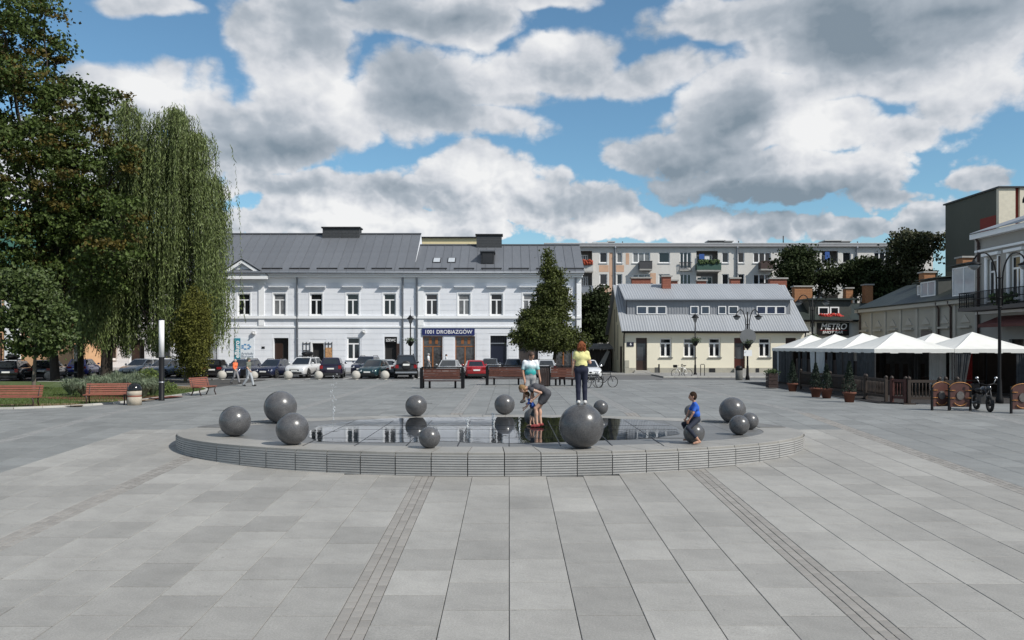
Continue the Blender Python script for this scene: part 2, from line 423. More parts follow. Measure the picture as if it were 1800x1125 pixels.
# inner slabs of the platform clipped to the rim
def clip(poly, cv):
    for i in range(len(cv)):
        a, c = cv[i], cv[(i+1) % len(cv)]; outp = []
        def ins(p): return (c[0]-a[0])*(p[1]-a[1]) - (c[1]-a[1])*(p[0]-a[0]) >= 0
        for j in range(len(poly)):
            p, q = poly[j], poly[(j+1) % len(poly)]
            ip, iq = ins(p), ins(q)
            if ip: outp.append(p)
            if ip != iq:
                d1 = (c[0]-a[0])*(p[1]-a[1]) - (c[1]-a[1])*(p[0]-a[0]); d2 = (c[0]-a[0])*(q[1]-a[1]) - (c[1]-a[1])*(q[0]-a[0])
                t = d1/(d1-d2); outp.append((p[0]+(q[0]-p[0])*t, p[1]+(q[1]-p[1])*t))
        poly = outp
        if len(poly) < 3: return []
    return poly
inner = [tuple(el(t, 1.16).xy) for t in np.linspace(0, 2*math.pi, 72, endpoint=False)]
BS = 1.3
for i in range(-8, 8):
    for j in range(-4, 5):
        x0, y0 = i*BS - FX, j*BS*.9; g_ = .006
        pl = clip([(x0+g_,y0+g_),(x0+BS-g_,y0+g_),(x0+BS-g_,y0+BS*.9-g_),(x0+g_,y0+BS*.9-g_)], inner)
        if len(pl) < 3: continue
        ar = abs(sum(pl[a][0]*pl[(a+1)%len(pl)][1]-pl[(a+1)%len(pl)][0]*pl[a][1] for a in range(len(pl))))/2
        if ar < .03: continue
        cx, cy = sum(p[0] for p in pl)/len(pl), sum(p[1] for p in pl)/len(pl)
        bb = MB(); bb.prism([(p[0]-cx,p[1]-cy,-.06) for p in pl], (0,0,.06))
        bb.build('basin_slab', basin_m, ftn, (cx, cy, DT - .006))
bb = MB(); bb.add([(p[0]*.995,p[1]*.995,DT-.045) for p in inner], [tuple(range(len(inner)))]); bb.build('bed', joint_m, ftn, fix=False)
# grooved drain bands near the two ends
for sgn in (-1, 1):
    bb = MB()
    for q in range(26):
        t = (0 if sgn > 0 else math.pi) + sgn * (.12 + q * .021)
        a, c = el(t, .12), el(t, .95); tx = Vector((-(FA)*math.sin(t), FB*math.cos(t), 0)).normalized() * .035
        bb.prism([(a-tx)+Vector((0,0,DT+.002)), (a+tx)+Vector((0,0,DT+.002)), (c+tx)+Vector((0,0,DT+.002)), (c-tx)+Vector((0,0,DT+.002))], (0,0,.022))
    bb.build('grooved_grate', M('grate_stone', (.16,.16,.158), .6, var=.2), ftn)
# water film ----------------------------------------------------------
wm = bpy.data.materials.new('water_film'); wm.use_nodes = True; t = wm.node_tree; N = NT(t); t.nodes.remove(t.nodes['Principled BSDF'])
tr = N.n('ShaderNodeBsdfTransparent'); tr.inputs[0].default_value = (.62,.64,.65,1)
gl = N.n('ShaderNodeBsdfGlossy'); gl.inputs['Roughness'].default_value = .025; gl.inputs[0].default_value = (.95,.97,1,1)
fr = N.n('ShaderNodeFresnel'); fr.inputs[0].default_value = 1.5
co = N.n('ShaderNodeTexCoord').outputs['Object']
bp = N.n('ShaderNodeBump'); bp.inputs['Strength'].default_value = .10; bp.inputs['Distance'].default_value = .012
N.put(bp.inputs['Height'], N.noise(N.v('MULTIPLY', co, (1, .6, 1)), 5, 3, .5))
t.links.new(bp.outputs[0], gl.inputs['Normal'])
mx = N.n('ShaderNodeMixShader'); dry = N.ss(N.noise(N.v('MULTIPLY', co, (.8, 1.6, 1)), 1.3, 5, .6), .60, .66, 1., .12); N.put(mx.inputs[0], N.m('MULTIPLY', fr.outputs[0], dry)); t.links.new(tr.outputs[0], mx.inputs[1]); t.links.new(gl.outputs[0], mx.inputs[2])
t.links.new(mx.outputs[0], t.nodes['Material Output'].inputs[0])
def D_on(py): return (EYE - DT) * F / (py - HY)
wpoly = [(560,777),(640,778),(720,778),(770,775),(840,778),(900,779),(960,778),(1020,776),(1090,773),(1150,770),(1195,763),(1190,752),(1160,744),(1130,738),(1070,735),(1000,734),(940,733.5),(860,733),(800,733),(740,734),(700,735),(640,738),(600,742),(560,749),(545,757),(542,768)]
pts = []
for i in range(len(wpoly)):
    a, c = wpoly[i], wpoly[(i+1) % len(wpoly)]
    for q in range(4):
        px, py = a[0]+(c[0]-a[0])*q/4, a[1]+(c[1]-a[1])*q/4 + RN.uniform(-.6,.6); d = D_on(py); pts.append(((px-VX)/F*d - FX, d - FY, DT + .004))
bb = MB(); bb.add(pts, [tuple(range(len(pts)))]); o = bb.build('fountain_water', wm, None, (FX, FY, 0), fix=False)
tag(o, kind='structure', label='thin sheet of water lying on the fountain platform')
for i in range(-4, 4):      # dark strips laid over the water to show the slab joints
    x0 = i*BS - FX; bb = MB(); bb.box(x0-.012, -4.1, DT-.01, x0+.012, 2.9, DT+.0065); bb.build('joint_strip', dkmetal, ftn)
for j in (-2, 0, 1):
    bb = MB(); bb.box(-4.6, j*BS*.9-.012, DT-.01, 5.6, j*BS*.9+.012, DT+.0072); bb.build('joint_strip', dkmetal, ftn)
# granite balls ---------------------------------------------------------
ball_m = M('polished_granite', (.082,.081,.083), .27, var=.32, scale=3.5, fine=.55, stain=.3, objr=.08, spec=.55)
BALLS = {}
def gball(px, yb, dia, label):
    d = D_on(yb - .5); r = dia / 2 / F * d
    bb = MB(); bb.ball((0,0,r), r, 40, 24)
    # ground-off foot and a thin base ring
    o = bb.build('granite_ball', ball_m, None, ((px - VX)/F*d, d, DT - .012), fix=False)
    o.rotation_euler = (0, 0, RN.uniform(0, 6))
    tag(o, label, 'stone ball', 'granite balls on the fountain'); return o, d, r
for a in ((413,767,54,'leftmost granite ball on the fountain, beside its left tip'), (493,744,57,'large granite ball behind two others at the left of the fountain'),
          (514,782,57,'large granite ball nearest the viewer at the left of the fountain'), (731.5,732,38,'granite ball on the far rim reflected in the water left of centre'),
          (887,729,36,'granite ball on the far rim in front of the wooden benches'), (755,788,38,'small granite ball on the near edge of the water'),
          (1022,788,79,'biggest granite ball with a red-haired woman standing on it'), (1056,729,26,'small granite ball peeking out behind the biggest ball'),
          (1220,779.5,37,'granite ball ridden by a boy in blue'), (1215,735,24,'small granite ball half hidden behind the boy'),
          (1287.5,744,46,'large granite ball behind two smaller ones at the right of the fountain'), (1318,755,30,'rightmost small granite ball of the group on the right'),
          (1299.5,764.5,35,'granite ball in front of the group at the right of the fountain')):
    BALLS[a[0]] = gball(*a)
# ------------------------------------------------------------------ building kit
wht = M('white_render', (.74,.755,.79), .85, var=.06, scale=.5, fine=.04, stain=.22)
wht2 = M('white_trim', (.80,.81,.82), .8, var=.04, scale=.6, fine=.03, stain=.08)
frame_w = M('white_frame', (.78,.78,.78), .45, var=.03)
glass_d = M('window_glass', (.012,.014,.017), .06, var=.3, scale=.7, spec=.7, objr=.4)
glass_c = M('curtained_glass', (.16,.165,.17), .10, var=.4, scale=2.5, spec=.7, objr=.3)
roof_m = M('grey_roof_metal', (.125,.133,.148), .45, metal=.1, var=.12, scale=.8, objr=.07)
steel_d = M('zinc_pipe', (.27,.29,.32), .5, metal=.4, var=.1)
brick_m = M('red_brick', (.28,.10,.065), .85, var=.25, scale=6, fine=.2)
dbrick = M('dark_brick', (.055,.058,.062), .8, var=.3, scale=8, fine=.2)
dark_in = M('dark_interior', (.012,.011,.011), .8, var=.3)
wood_br = M('brown_wood', (.20,.075,.035), .5, var=.25, scale=6)
wood_dk = M('dark_door_wood', (.035,.018,.013), .45, var=.2)
concrete = M('concrete', (.34,.33,.31), .85, var=.15, scale=2, fine=.15)
def intervals(lo, hi, cuts):
    res = []; cur = lo
    for a, c in sorted(cuts):
        if a > cur: res.append((cur, min(a, hi)))
        cur = max(cur, c)
        if cur >= hi: break
    if cur < hi: res.append((cur, hi))
    return [(a, c) for a, c in res if c - a > .02]
class Facade:
    """axis-free facade: u runs along it, z up, n out of it (towards the viewer)"""
    def __init__(s, org, udir, ndir):
        s.o = Vector(org); s.u = Vector(udir); s.n = Vector(ndir)
    def p(s, u, n, z): return s.o + s.u*u + s.n*n + Vector((0,0,z))
    def box(s, bb, u0, u1, n0, n1, z0, z1):
        vs = [s.p(u,n,z) for z in (z0,z1) for u,n in ((u0,n0),(u1,n0),(u1,n1),(u0,n1))]
        bb.add(vs, [(0,3,2,1),(4,5,6,7),(0,1,5,4),(1,2,6,5),(2,3,7,6),(3,0,4,7)])
    def part(s, name, mt, parent, u0, u1, n0, n1, z0, z1):
        bb = MB(); s.box(bb, u0, u1, n0, n1, z0, z1); return bb.build(name, mt, parent)
    def wall(s, name, mt, parent, u0, u1, z0, z1, ops, th=.4, n=0.):
        zs = sorted({z0, z1} | {min(max(z, z0), z1) for o in ops for z in (o[2], o[3])})
        bb = MB()
        for a, c in zip(zs, zs[1:]):
            if c - a < .005: continue
            m_ = (a + c)/2
            for x0, x1 in intervals(u0, u1, [(o[0], o[1]) for o in ops if o[2] < m_ < o[3]]): s.box(bb, x0, x1, n-th, n, a, c)
        return bb.build(name, mt, parent)
    def courses(s, name, mt, parent, u0, u1, z0, z1, h, ops, out=.022, gap=.022):
        k = max(1, round((z1-z0)/h)); hh = (z1-z0)/k
        for i in range(k):
            a, c = z0 + i*hh + gap/2, z0 + (i+1)*hh - gap/2
            cuts = [(o[0]-.12, o[1]+.12) for o in ops if o[2]-.1 < c and o[3]+.12 > a]
            for x0, x1 in intervals(u0, u1, cuts):
                s.part(name, mt, parent, x0, x1, -.02, out, a, c)
    def window(s, parent, u0, u1, z0, z1, style='t', fm=None, gm=None, depth=.14, sill=True, fw=.11, sm=None):
        """style: t = transom over two lights, c = plain casement pair, s = single"""
        fm = fm or frame_w; gm = gm or glass_d
        bb = MB(); n0, n1 = -depth-.08, -depth
        def bar(a, c, e, f): s.box(bb, a, c, n0, n1, e, f)
        bar(u0, u0+fw, z0, z1); bar(u1-fw, u1, z0, z1); bar(u0+fw, u1-fw, z0, z0+fw); bar(u0+fw, u1-fw, z1-fw, z1)
        panes = []; m_ = (u0+u1)/2; zt = z0 + (z1-z0)*.68
        if style == 't':
            bar(u0+fw, u1-fw, zt, zt+fw); bar(m_-fw*.65, m_+fw*.65, z0+fw, zt)
            panes = [(u0+fw, u1-fw, zt+fw, z1-fw), (u0+fw, m_-fw*.65, z0+fw, zt), (m_+fw*.65, u1-fw, z0+fw, zt)]
        elif style == 'c':
            bar(m_-fw*.6, m_+fw*.6, z0+fw, z1-fw); panes = [(u0+fw, m_-fw*.6, z0+fw, z1-fw), (m_+fw*.6, u1-fw, z0+fw, z1-fw)]
        elif style == '3':
            q = (u1-u0)/3
            for k in (1, 2): bar(u0+q*k-fw*.6, u0+q*k+fw*.6, z0+fw, z1-fw)
            panes = [(u0+q*k+fw*.6, u0+q*(k+1)-fw*.6, z0+fw, z1-fw) for k in range(3)]
        else: panes = [(u0+fw, u1-fw, z0+fw, z1-fw)]
        fo = bb.build('window', fm, parent)
        for a, c, e, f in panes: s.part('pane', gm, fo, a-.01, c+.01, n0+.02, n0+.05, e-.01, f+.01)
        if sill: s.part('sill', sm or fm, fo, u0-.08, u1+.08, -.10, .10, z0-.09, z0-.005)
        return fo
    def downpipe(s, parent, u, z0, z1, r=.07, mt=None):
        bb = MB(); bb.tube([s.p(u, .35, z1), s.p(u, .32, z1-.15), s.p(u, .12, z1-.5), s.p(u, .12, z0)], r, 8)
        for z in np.arange(z0+.8, z1-.8, 2.2): bb.tube([s.p(u, .12, z), s.p(u, .12, z+.06)], r*1.35, 8)
        return bb.build('downpipe', mt or steel_d, parent)
def pans(parent, name, mt, x0, x1, y0, z0, y1, z1, wdt=.9, seam=.045, th=.05):
    """standing-seam pans running from an eave (y0,z0) up to a ridge (y1,z1); one object per pan"""
    n = max(1, round((x1-x0)/wdt)); wd_ = (x1-x0)/n
    e = Vector((0, y1-y0, z1-z0)); nn = Vector((0, -(z1-z0), (y1-y0))).normalized()
    if nn.z < 0: nn = -nn
    bb = MB(); o = Vector((0,0,0))
    def bx(a, c, h0, h1): bb.add([o+Vector((u,0,0))+f*e+nn*h for f in (0,1) for u,h in ((a,h0),(c,h0),(c,h1),(a,h1))], [(0,1,2,3),(7,6,5,4),(0,4,5,1),(1,5,6,2),(2,6,7,3),(3,7,4,0)])
    bx(.004, wd_-.004, -th, 0); bx(-.018, .018, 0, seam)
    me = bb.mesh(name, mt)
    for i in range(n): link(name, me, parent, (x0 + i*wd_, y0, z0 + RN.uniform(-.004,.004)))
def text(s_, size, mt, parent, pos, udir=(1,0,0), ext=.01, bold=0., shear=0., name='lettering', align='CENTER', sx=1.):
    cu = bpy.data.curves.new('txt', 'FONT'); cu.body = s_; cu.size = size; cu.extrude = ext; cu.offset = bold; cu.shear = shear
    cu.align_x = align; cu.align_y = 'CENTER'; cu.resolution_u = 3
    to = bpy.data.objects.new('txt', cu); col.objects.link(to)
    me = bpy.data.meshes.new_from_object(to.evaluated_get(bpy.context.evaluated_depsgraph_get()))
    bpy.data.objects.remove(to); me.name = name; me.materials.clear(); me.materials.append(mt)
    o = link(name, me, parent, pos); u = Vector(udir)
    zz = Vector((0,0,1)); n = u.cross(zz)
    o.matrix_basis = Matrix.Translation(pos) @ Matrix((u*sx, zz, n)).transposed().to_4x4()
    return o
whtext = M('white_lettering', (.8,.8,.8), .5, var=.02)
# ------------------------------------------------------------------ white corner-to-corner building
D = 80.
fb = Facade((0, D, 0), (1,0,0), (0,-1,0))
xw = lambda px: X(px, D)
zw = lambda py: Z(py, D)
wb = thing('white_building', 'long white two-storey building with grey metal roof and shop fronts', 'building', (0, D, 0)); fb.o = Vector((0,0,0))
XL, XR, XS = xw(150), xw(1022), xw(728.5)
EA = zw(481)
ups = [195, 250, 311, 372, 429, 491.5, 556, 620, 685, 759, 816, 873, 930, 985]
op_u = [(xw(c)-.60, xw(c)+.60, zw(554), zw(516)) for c in ups]
gl_ = [(338,382,597,646,'shop'),(481,507,594,657,'gate'),(546,571,601,657,'glass'),(610,633,593,632,'win'),(676,698,592,657,'door'),(743,778,591,650,'disp'),
       (800,835,591,650,'disp'),(862,891,590,657,'dark'),(912,946,586,650,'dshop'),(975,1006,592,650,'disp'),(228,254,597,657,'gate'),(270,300,593,632,'win'),(180,205,593,632,'win')]
op_g = [(xw(a), xw(c), max(0, zw(f)), zw(e)) for a,c,e,f,_ in gl_]
ZS0, ZS1, ZB = zw(560), zw(555.5), zw(576)
fb.wall('wall', wht, wb, XL, XR, -.1, EA, op_u + op_g, .45)
bb = MB(); bb.box(XL, .45, -.1, XR, 11.5, EA - .2); bb.build('core', dark_in, wb)
fb.courses('stone_course', wht, wb, XL, XR, .45, ZB - .02, .52, op_g)
fb.courses('stone_course', wht, wb, XL, XR, ZS1 + .03, zw(498), .50, op_u)
fb.wall('plinth', M('plinth_grey', (.42,.43,.45), .85, stain=.2), wb, XL, XR, -.1, .44, [o for o in op_g if o[2] < .45], .06, .06)
fb.part('string_course', wht2, wb, XL, XR, 0, .20, ZS0, ZS1)
fb.part('string_course', wht2, wb, XL, XR, 0, .10, ZB, ZB + .16)
fb.part('frieze', wht2, wb, XL, XR, 0, .05, zw(497), zw(488))
fb.part('cornice', wht2, wb, XL - .2, XR + .1, 0, .42, zw(487.8), zw(484.3))
fb.part('cornice', wht2, wb, XL - .25, XR + .15, 0, .66, zw(484.1), EA + .02)
bb = MB(); bb.tube([(XL-.2, -.80, EA+.04), (XR+.2, -.80, EA+.04)], .085, 8); bb.build('gutter', steel_d, wb)
for i, c in enumerate(ups):
    o = op_u[i]
    fb.window(wb, o[0], o[1], o[2], o[3], 't', gm=glass_c if c in (491.5, 816, 250, 930) else glass_d, depth=.10)
    bb = MB(); fb.box(bb, o[0]-.13, o[0]-.005, 0, .045, o[2], o[3]+.12); fb.box(bb, o[1]+.005, o[1]+.13, 0, .045, o[2], o[3]+.12); fb.box(bb, o[0], o[1], 0, .045, o[3]+.005, o[3]+.12)
    bb.build('architrave', wht2, wb)
    bb = MB(); fb.box(bb, o[0]-.33, o[1]+.33, 0, .26, zw(507), zw(504.5)); fb.box(bb, o[0]-.38, o[1]+.38, 0, .36, zw(504.4), zw(503))
    bb.build('window_hood', wht2, wb)
for px in (397, 460, 732+8, 1016): fb.part('pilaster', wht2, wb, xw(px)-.27, xw(px)+.27, .0, .12, ZB + .18, zw(500))
for px in (397, 460): fb.part('capital', wht2, wb, xw(px)-.36, xw(px)+.36, 0, .2, zw(500), zw(497.2))
for px in (523, 708, 733, 1012): fb.downpipe(wb, xw(px), .2, EA - .05, .10)
# pediment
a, c, t_ = xw(385), xw(472), zw(458)
bb = MB(); zb_ = zw(486)
for (p, q) in (((a,zb_),((a+c)/2,t_)), ((c,zb_),((a+c)/2,t_))):
    n_ = Vector((-(q[1]-p[1]), 0, q[0]-p[0])).normalized() * (.26 if q[0] > p[0] else -.26)
    bb.prism([(p[0],-.62,p[1]), (q[0],-.62,q[1]), (q[0]-n_.x*0,-.62,q[1]-.30), (p[0]+(.55 if q[0]>p[0] else -.55),-.62,p[1])], (0,.9,0))
bb.build('pediment', wht2, wb)
bb = MB(); bb.prism([(a+.3,-.36,zb_),(c-.3,-.36,zb_),((a+c)/2,-.36,t_-.2)], (0,.4,0)); bb.build('tympanum', wht, wb)
bb = MB(); m_ = (a+c)/2; bb.prism([(m_-.75,-.42,zb_+.1),(m_+.75,-.42,zb_+.1),(m_,-.42,zb_+.62)], (0,.05,0)); bb.build('tympanum_panel', wht2, wb)
fb.part('pediment_base', wht2, wb, a-.1, c+.1, .36, .72, zb_-.30, zb_-.005)
bb = MB()
for p, q in (((a-.15,zb_+.05),(m_,t_+.09)), ((c+.15,zb_+.05),(m_,t_+.09))): bb.prism([(p[0],-.7,p[1]),(q[0],-.7,q[1]),(q[0],3.2,q[1]),(p[0],2.2,p[1])], (0,0,.05))
bb.build('pediment_roof', roof_m, wb)
# roofs
RZ1, RZ2 = Z(411.5, 86), Z(431, 85)
pans(wb, 'roof_pan', roof_m, XL-.3, XS, -.85, EA + .06, 6., RZ1, .92)
pans(wb, 'roof_pan', roof_m, XS, XR+.25, -.85, EA + .06, 5., RZ2, .86)
bb = MB(); bb.prism([(XS,-.55,EA+.05),(XS,6,RZ1-.02),(XS,11.8,EA)], (-.12,0,0)); bb.prism([(XR+.1,-.3,EA),(XR+.1,5,RZ2-.05),(XR+.1,11.5,EA)], (-.3,0,0)); bb.build('gable', wht, wb)
bb = MB(); bb.prism([(XL,6,RZ1),(XS,6,RZ1),(XS,12,EA),(XL,12,EA)], (0,0,.06)); bb.prism([(XS+.01,5,RZ2),(XR+.2,5,RZ2),(XR+.2,12,EA),(XS+.01,12,EA)], (0,0,.06)); bb.build('rear_roof', roof_m, wb)
bb = MB(); bb.box(XL-.3, 5.85, RZ1, XS+.03, 6.15, RZ1+.10); bb.box(XS+.04, 4.85, RZ2, XR+.25, 5.15, RZ2+.10); bb.build('ridge_cap', roof_m, wb)
def ysl(f): return -.6 + f*5.6
def roof2(px, py):   # point on the lower roof seen at a picture position
    for f in np.linspace(0, 1, 400):
        y = -.6 + f*5.6; z = EA + .08 + f*(RZ2 - EA - .08)
        if Z(py, D + y) <= z: return X(px, D+y), y, z
    return X(px, D), 0, EA
def brick_stack(parent, x0, x1, y0, y1, z0, z1, mt, nm='chimney', capm=None):
    """chimney of courses with recessed joints"""
    bb = MB(); z = z0; bh = .16
    while z < z1 - .02:
        bb.box(x0, y0, z, x1, y1, min(z+bh-.03, z1)); bb.box(x0+.02, y0+.02, z+bh-.03, x1-.02, y1-.02, min(z+bh, z1)); z += bh
    o = bb.build(nm, mt, parent)
    bb = MB(); bb.box(x0-.12, y0-.12, z1+.002, x1+.12, y1+.12, z1+.14); bb.build('chimney_cap', capm or concrete, o); return o
brick_stack(wb, X(570,86), X(634,86), 5.2, 6.6, RZ1-1, Z(403,86), dbrick, capm=dkmetal)
brick_stack(wb, X(838,85), X(882,85), 4.4, 5.6, RZ2-1, Z(415,85), dbrick, capm=dkmetal)
sky_m = M('skylight_glass', (.40,.43,.46), .08, var=.1, spec=.8)
for px, py, dk in ((768,459,0),(794,459,0),(958,456,0)):
    x, y, z = roof2(px, py); bb = MB(); s_ = Vector((0, 5.6, RZ2-EA-.08)).normalized(); nn = Vector((0,-s_.z,s_.y)); ux = Vector((1,0,0))
    mt3 = Matrix((ux, s_, nn)).transposed(); bb.obox(Vector((x,y,z))+nn*.06, .82, 1.15, .12, mt3); o = bb.build('skylight', dkmetal, wb)
    bb = MB(); bb.obox(Vector((x,y,z))+nn*.13, .64, .95, .02, mt3); bb.build('pane', sky_m, o)
x, y, z = roof2(857, 466); x1_, y1_, z1_ = roof2(857, 444)
bb = MB(); bb.prism([(x-.62,y,z-.1),(x-.62,y,z+1.3),(x-.62,y1_+.9,z+1.45),(x-.62,y1_+.9,z-.1)], (1.24,0,0)); o = bb.build('roof_hatch', dkmetal, wb)
bb = MB(); bb.box(x-.5, y-.03, z+.2, x+.5, y-.01, z+1.15); bb.build('pane', glass_d, o)
bb = MB(); bb.box(x-.75, y-.2, z+1.32, x+.75, y1_+1.2, z+1.45); bb.build('hatch_roof', roof_m, o)
for i, px in enumerate(range(480, 1010, 48)):
    if 470 < px < 1010:
        u = X(px, D); bb = MB(); bb.box(u-1.0, -.35, EA+.30+.12, u+1.0, -.31, EA+.42+.12); bb.box(u-.9,-.36,EA+.2,u-.84,-.3,EA+.5); bb.box(u+.84,-.36,EA+.2,u+.9,-.3,EA+.5); bb.build('snow_guard', dkmetal, wb)
# ground floor openings
orange_w = M('varnished_wood', (.26,.095,.03), .4, var=.2, scale=5)
goods = M('shop_goods', (.16,.15,.15), .5, var=.9, scale=14, spec=.3)
for (pa,pc,pe,pf,kd), o in zip(gl_, op_g):
    u0,u1,z0,z1 = o
    if kd == 'win': fb.window(wb, u0+.0, u1, z0, z1, 't', depth=.10, fw=.13)
    elif kd == 'disp':
        fo = fb.window(wb, u0, u1, z0, z1, 't', fm=orange_w, depth=.16, fw=.10, sill=False, gm=M('display_glass', (.06,.06,.062), .08, var=.95, scale=4., spec=.7))
        for q in (.3, .62): fb.part('cabinet', orange_w, fo, u0+(u1-u0)*q, u0+(u1-u0)*(q+.14), -.19, -.165, z1-.75, z1-.15)
    elif kd == 'shop': 
        fb.window(wb, u0, u1, z0, z1, 'c', fm=dkmetal, gm=M('poster_glass', (.34,.35,.37), .2, var=.5, scale=1.5), depth=.05, fw=.08, sill=False)
    elif kd == 'gate':
        do = fb.part('doorway', dark_in, wb, u0, u1, -.42, -.38, z0, z1)
        fb.part('reveal', wht2, do, u0-.10, u0-.001, -.1, .03, z0, z1); fb.part('door_leaf', wood_dk, do, u0+.05, u0+(u1-u0)*.55, -.36, -.32, z0, z1-.5)
    elif kd == 'glass':
        do = fb.part('doorway', dark_in, wb, u0, u1, -.42, -.38, z0, z1)
        bb = MB(); fb.box(bb, u0, u0+.16, -.3, .02, z0, z1); fb.box(bb, u1-.1, u1, -.3, .02, z0, z1); fb.box(bb, u0+.16, u1-.1, -.3, .02, z1-.12, z1); bb.build('door_frame', frame_w, do)
        for s_ in (-1, 1):      # open outer leaves
            bb = MB(); uu = u0 if s_ < 0 else u1
            for q in range(5): fb.box(bb, uu+s_*.03, uu+s_*.72, .05, .09, z0+.1+q*(z1-z0-.1)/4.3, z0+.16+q*(z1-z0-.1)/4.3)
            for q in (0,1,2): fb.box(bb, uu+s_*(.03+q*.33), uu+s_*(.08+q*.33), .05, .088, z0+.1, z1)
            bb.build('open_door_leaf', dkmetal, do)
        bb = MB(); fb.box(bb, u1+.08, u1+.70, .10, .14, z0+.9, z1-.55); bb.build('toy_display', M('toy_colours', (.45,.25,.12), .6, var=.9, scale=7), do)
    elif kd == 'door':
        do = fb.part('doorway', dark_in, wb, u0, u1, -.30, -.26, z0, z1)
        fb.part('sign_board', black, do, u0+.02, u1-.02, -.02, .02, z1-.62, z1-.02)
        text('SZEWC', .36, whtext, do, fb.p((u0+u1)/2, .035, z1-.34), bold=.004, sx=.8)
        fb.part('door_leaf', wood_dk, do, u1-.05, u1+.25, .02, .07, z0, z1-.65)
    elif kd == 'dark':
        do = fb.part('doorway', M('navy_dark', (.012,.015,.03), .3), wb, u0, u1, -.30, -.26, z0, z1)
        bb = MB(); fb.box(bb, u0, u1, -.24, -.12, z1-.78, z1-.70); fb.box(bb, u1-.08, u1, -.24, -.12, z0, z1-.78); bb.build('door_frame', steel_d, do)
        bb = MB()
        for q in range(9): fb.box(bb, u0+.06+q*.17, u0+.10+q*.17, -.22, -.16, z1-.68, z1-.02)
        bb.build('fanlight_grille', black, do)
    elif kd == 'dshop':
        do = fb.part('shop_front', M('dark_front', (.05,.042,.04), .4, var=.3), wb, u0, u1, -.22, -.18, z0, z1)
        fb.part('red_bracket', orange_w, do, u0+.5, u1-.5, .0, .3, zw(603), zw(601)); fb.part('red_bracket', orange_w, do, u0+1.0, u0+1.12, .0, .2, zw(609), zw(603))
navy = M('navy_sign', (.014,.02,.11), .4, var=.05)
sg = fb.part('shop_sign', navy, wb, xw(742), xw(834.5), .03, .12, zw(589.5), zw(577.5))
text('1001 DROBIAZGÓW', .52, whtext, sg, fb.p(xw(788.3), .13, zw(583.7)), bold=.004, sx=.97)
# office banner
bn = fb.part('office_banner', M('banner_white', (.70,.74,.78), .6, var=.1, scale=2), wb, xw(423), xw(447), .03, .07, zw(643), zw(594.5))
teal = M('banner_teal', (.02,.24,.33), .6, var=.08)
tb_ = fb.part('banner_stripe', teal, bn, xw(412.5), xw(422.8), .03, .075, zw(643), zw(594.5))
o = text('eBiuro', .62, whtext, tb_, fb.p(xw(417.7), .08, zw(614)), bold=.016)
o.matrix_basis = o.matrix_basis @ Matrix.Rotation(rad(90), 4, 'Z')
for k, (s_, zz) in enumerate((('Artykuły',621.5),('Biurowe',626.5))): text(s_, .34, M('grey_lettering', (.16,.2,.25), .6), bn, fb.p(xw(435), .075, zw(zz)))
bb = MB()
for q in range(7): 
    aa = q*.9; cx, cz = xw(433)+math.cos(aa)*.38, zw(610)+math.sin(aa)*.22; bb.prism([(cx-.13,-.074,cz-.05),(cx+.13,-.074,cz-.05),(cx+.1,-.074,cz+.09),(cx-.1,-.074,cz+.09)], (0,-.006,0))
bb.build('banner_emblem', M('banner_blue', (.07,.25,.48), .6), bn)
# small wall fittings
for px, py in ((447,585),(640,583),(904,580)):
    bb = MB(); u, z = xw(px), zw(py); fb.box(bb, u-.16, u+.16, 0.03, .3, z-.16, z+.16); bb.tube([fb.p(u,.3,z), fb.p(u,.45,z-.12)], .08, 8); bb.build('wall_lamp', M('lamp_casing', (.6,.6,.6), .5), wb)
fb.part('name_plate', dkmetal, wb, xw(460), xw(465.5), .025, .05, zw(613), zw(609))
bb = MB(); bb.lathe([(.25,0),(.3,.12),(.1,.25)], fb.p(xw(372), .35, zw(592)), 10); bb.build('yellow_cap_lamp', M('yellow_plastic', (.6,.45,.05), .5), wb)
fb.part('blue_sign', M('blue_sign', (.05,.15,.35), .5, var=.3), wb, xw(360), xw(374), .1, .4, zw(596), zw(589))
# ------------------------------------------------------------------ yellow single-storey house
D2 = 75.5
yl = M('yellow_render', (.77,.72,.58), .85, var=.05, scale=.6, fine=.04, stain=.12)
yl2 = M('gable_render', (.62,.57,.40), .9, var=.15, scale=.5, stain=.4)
cor = M('corrugated_roof', (.31,.325,.345), .5, metal=.1, var=.08, scale=.6, objr=.04)
yh = thing('yellow_house', 'low pale yellow house with corrugated grey roof and long dormer', 'house', (0, D2, 0))
f2 = Facade((0,0,0), (1,0,0), (0,-1,0)); xy = lambda p: X(p, D2); zy = lambda p: Z(p, D2)
Y0, Y1 = xy(1098), xy(1413); EY = zy(584); RG = 6.0; RZ = Z(502, D2+RG); DEP = 12.
wins = [(1160,1181),(1201.5,1223),(1246,1267),(1334,1355)]
ops = [(xy(a), xy(c), zy(628), zy(594)) for a, c in wins]
doors = [(1118,1137.5,651),(1290.5,1310,648),(1381,1400,650)]
opd = [(xy(a), xy(c), zy(e), zy(594)) for a, c, e in doors]
f2.wall('wall', yl, yh, Y0, Y1, 0, EY, ops + opd, .45)
f2.wall('plinth', M('stone_plinth', (.38,.36,.30), .9, var=.15, scale=3, stain=.3), yh, Y0, Y1, -.05, zy(646.5), [o for o in opd], .07, .07)
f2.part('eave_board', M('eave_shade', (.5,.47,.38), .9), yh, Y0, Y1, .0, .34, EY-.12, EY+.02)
bb = MB(); bb.tube([(Y0-.3,-.50,EY+.02),(Y1+.3,-.50,EY+.02)], .09, 8); bb.build('gutter', black, yh)
for o in ops: f2.window(yh, *o, 't', depth=.22, fw=.13, sm=M('slate_sill', (.10,.10,.10), .6))
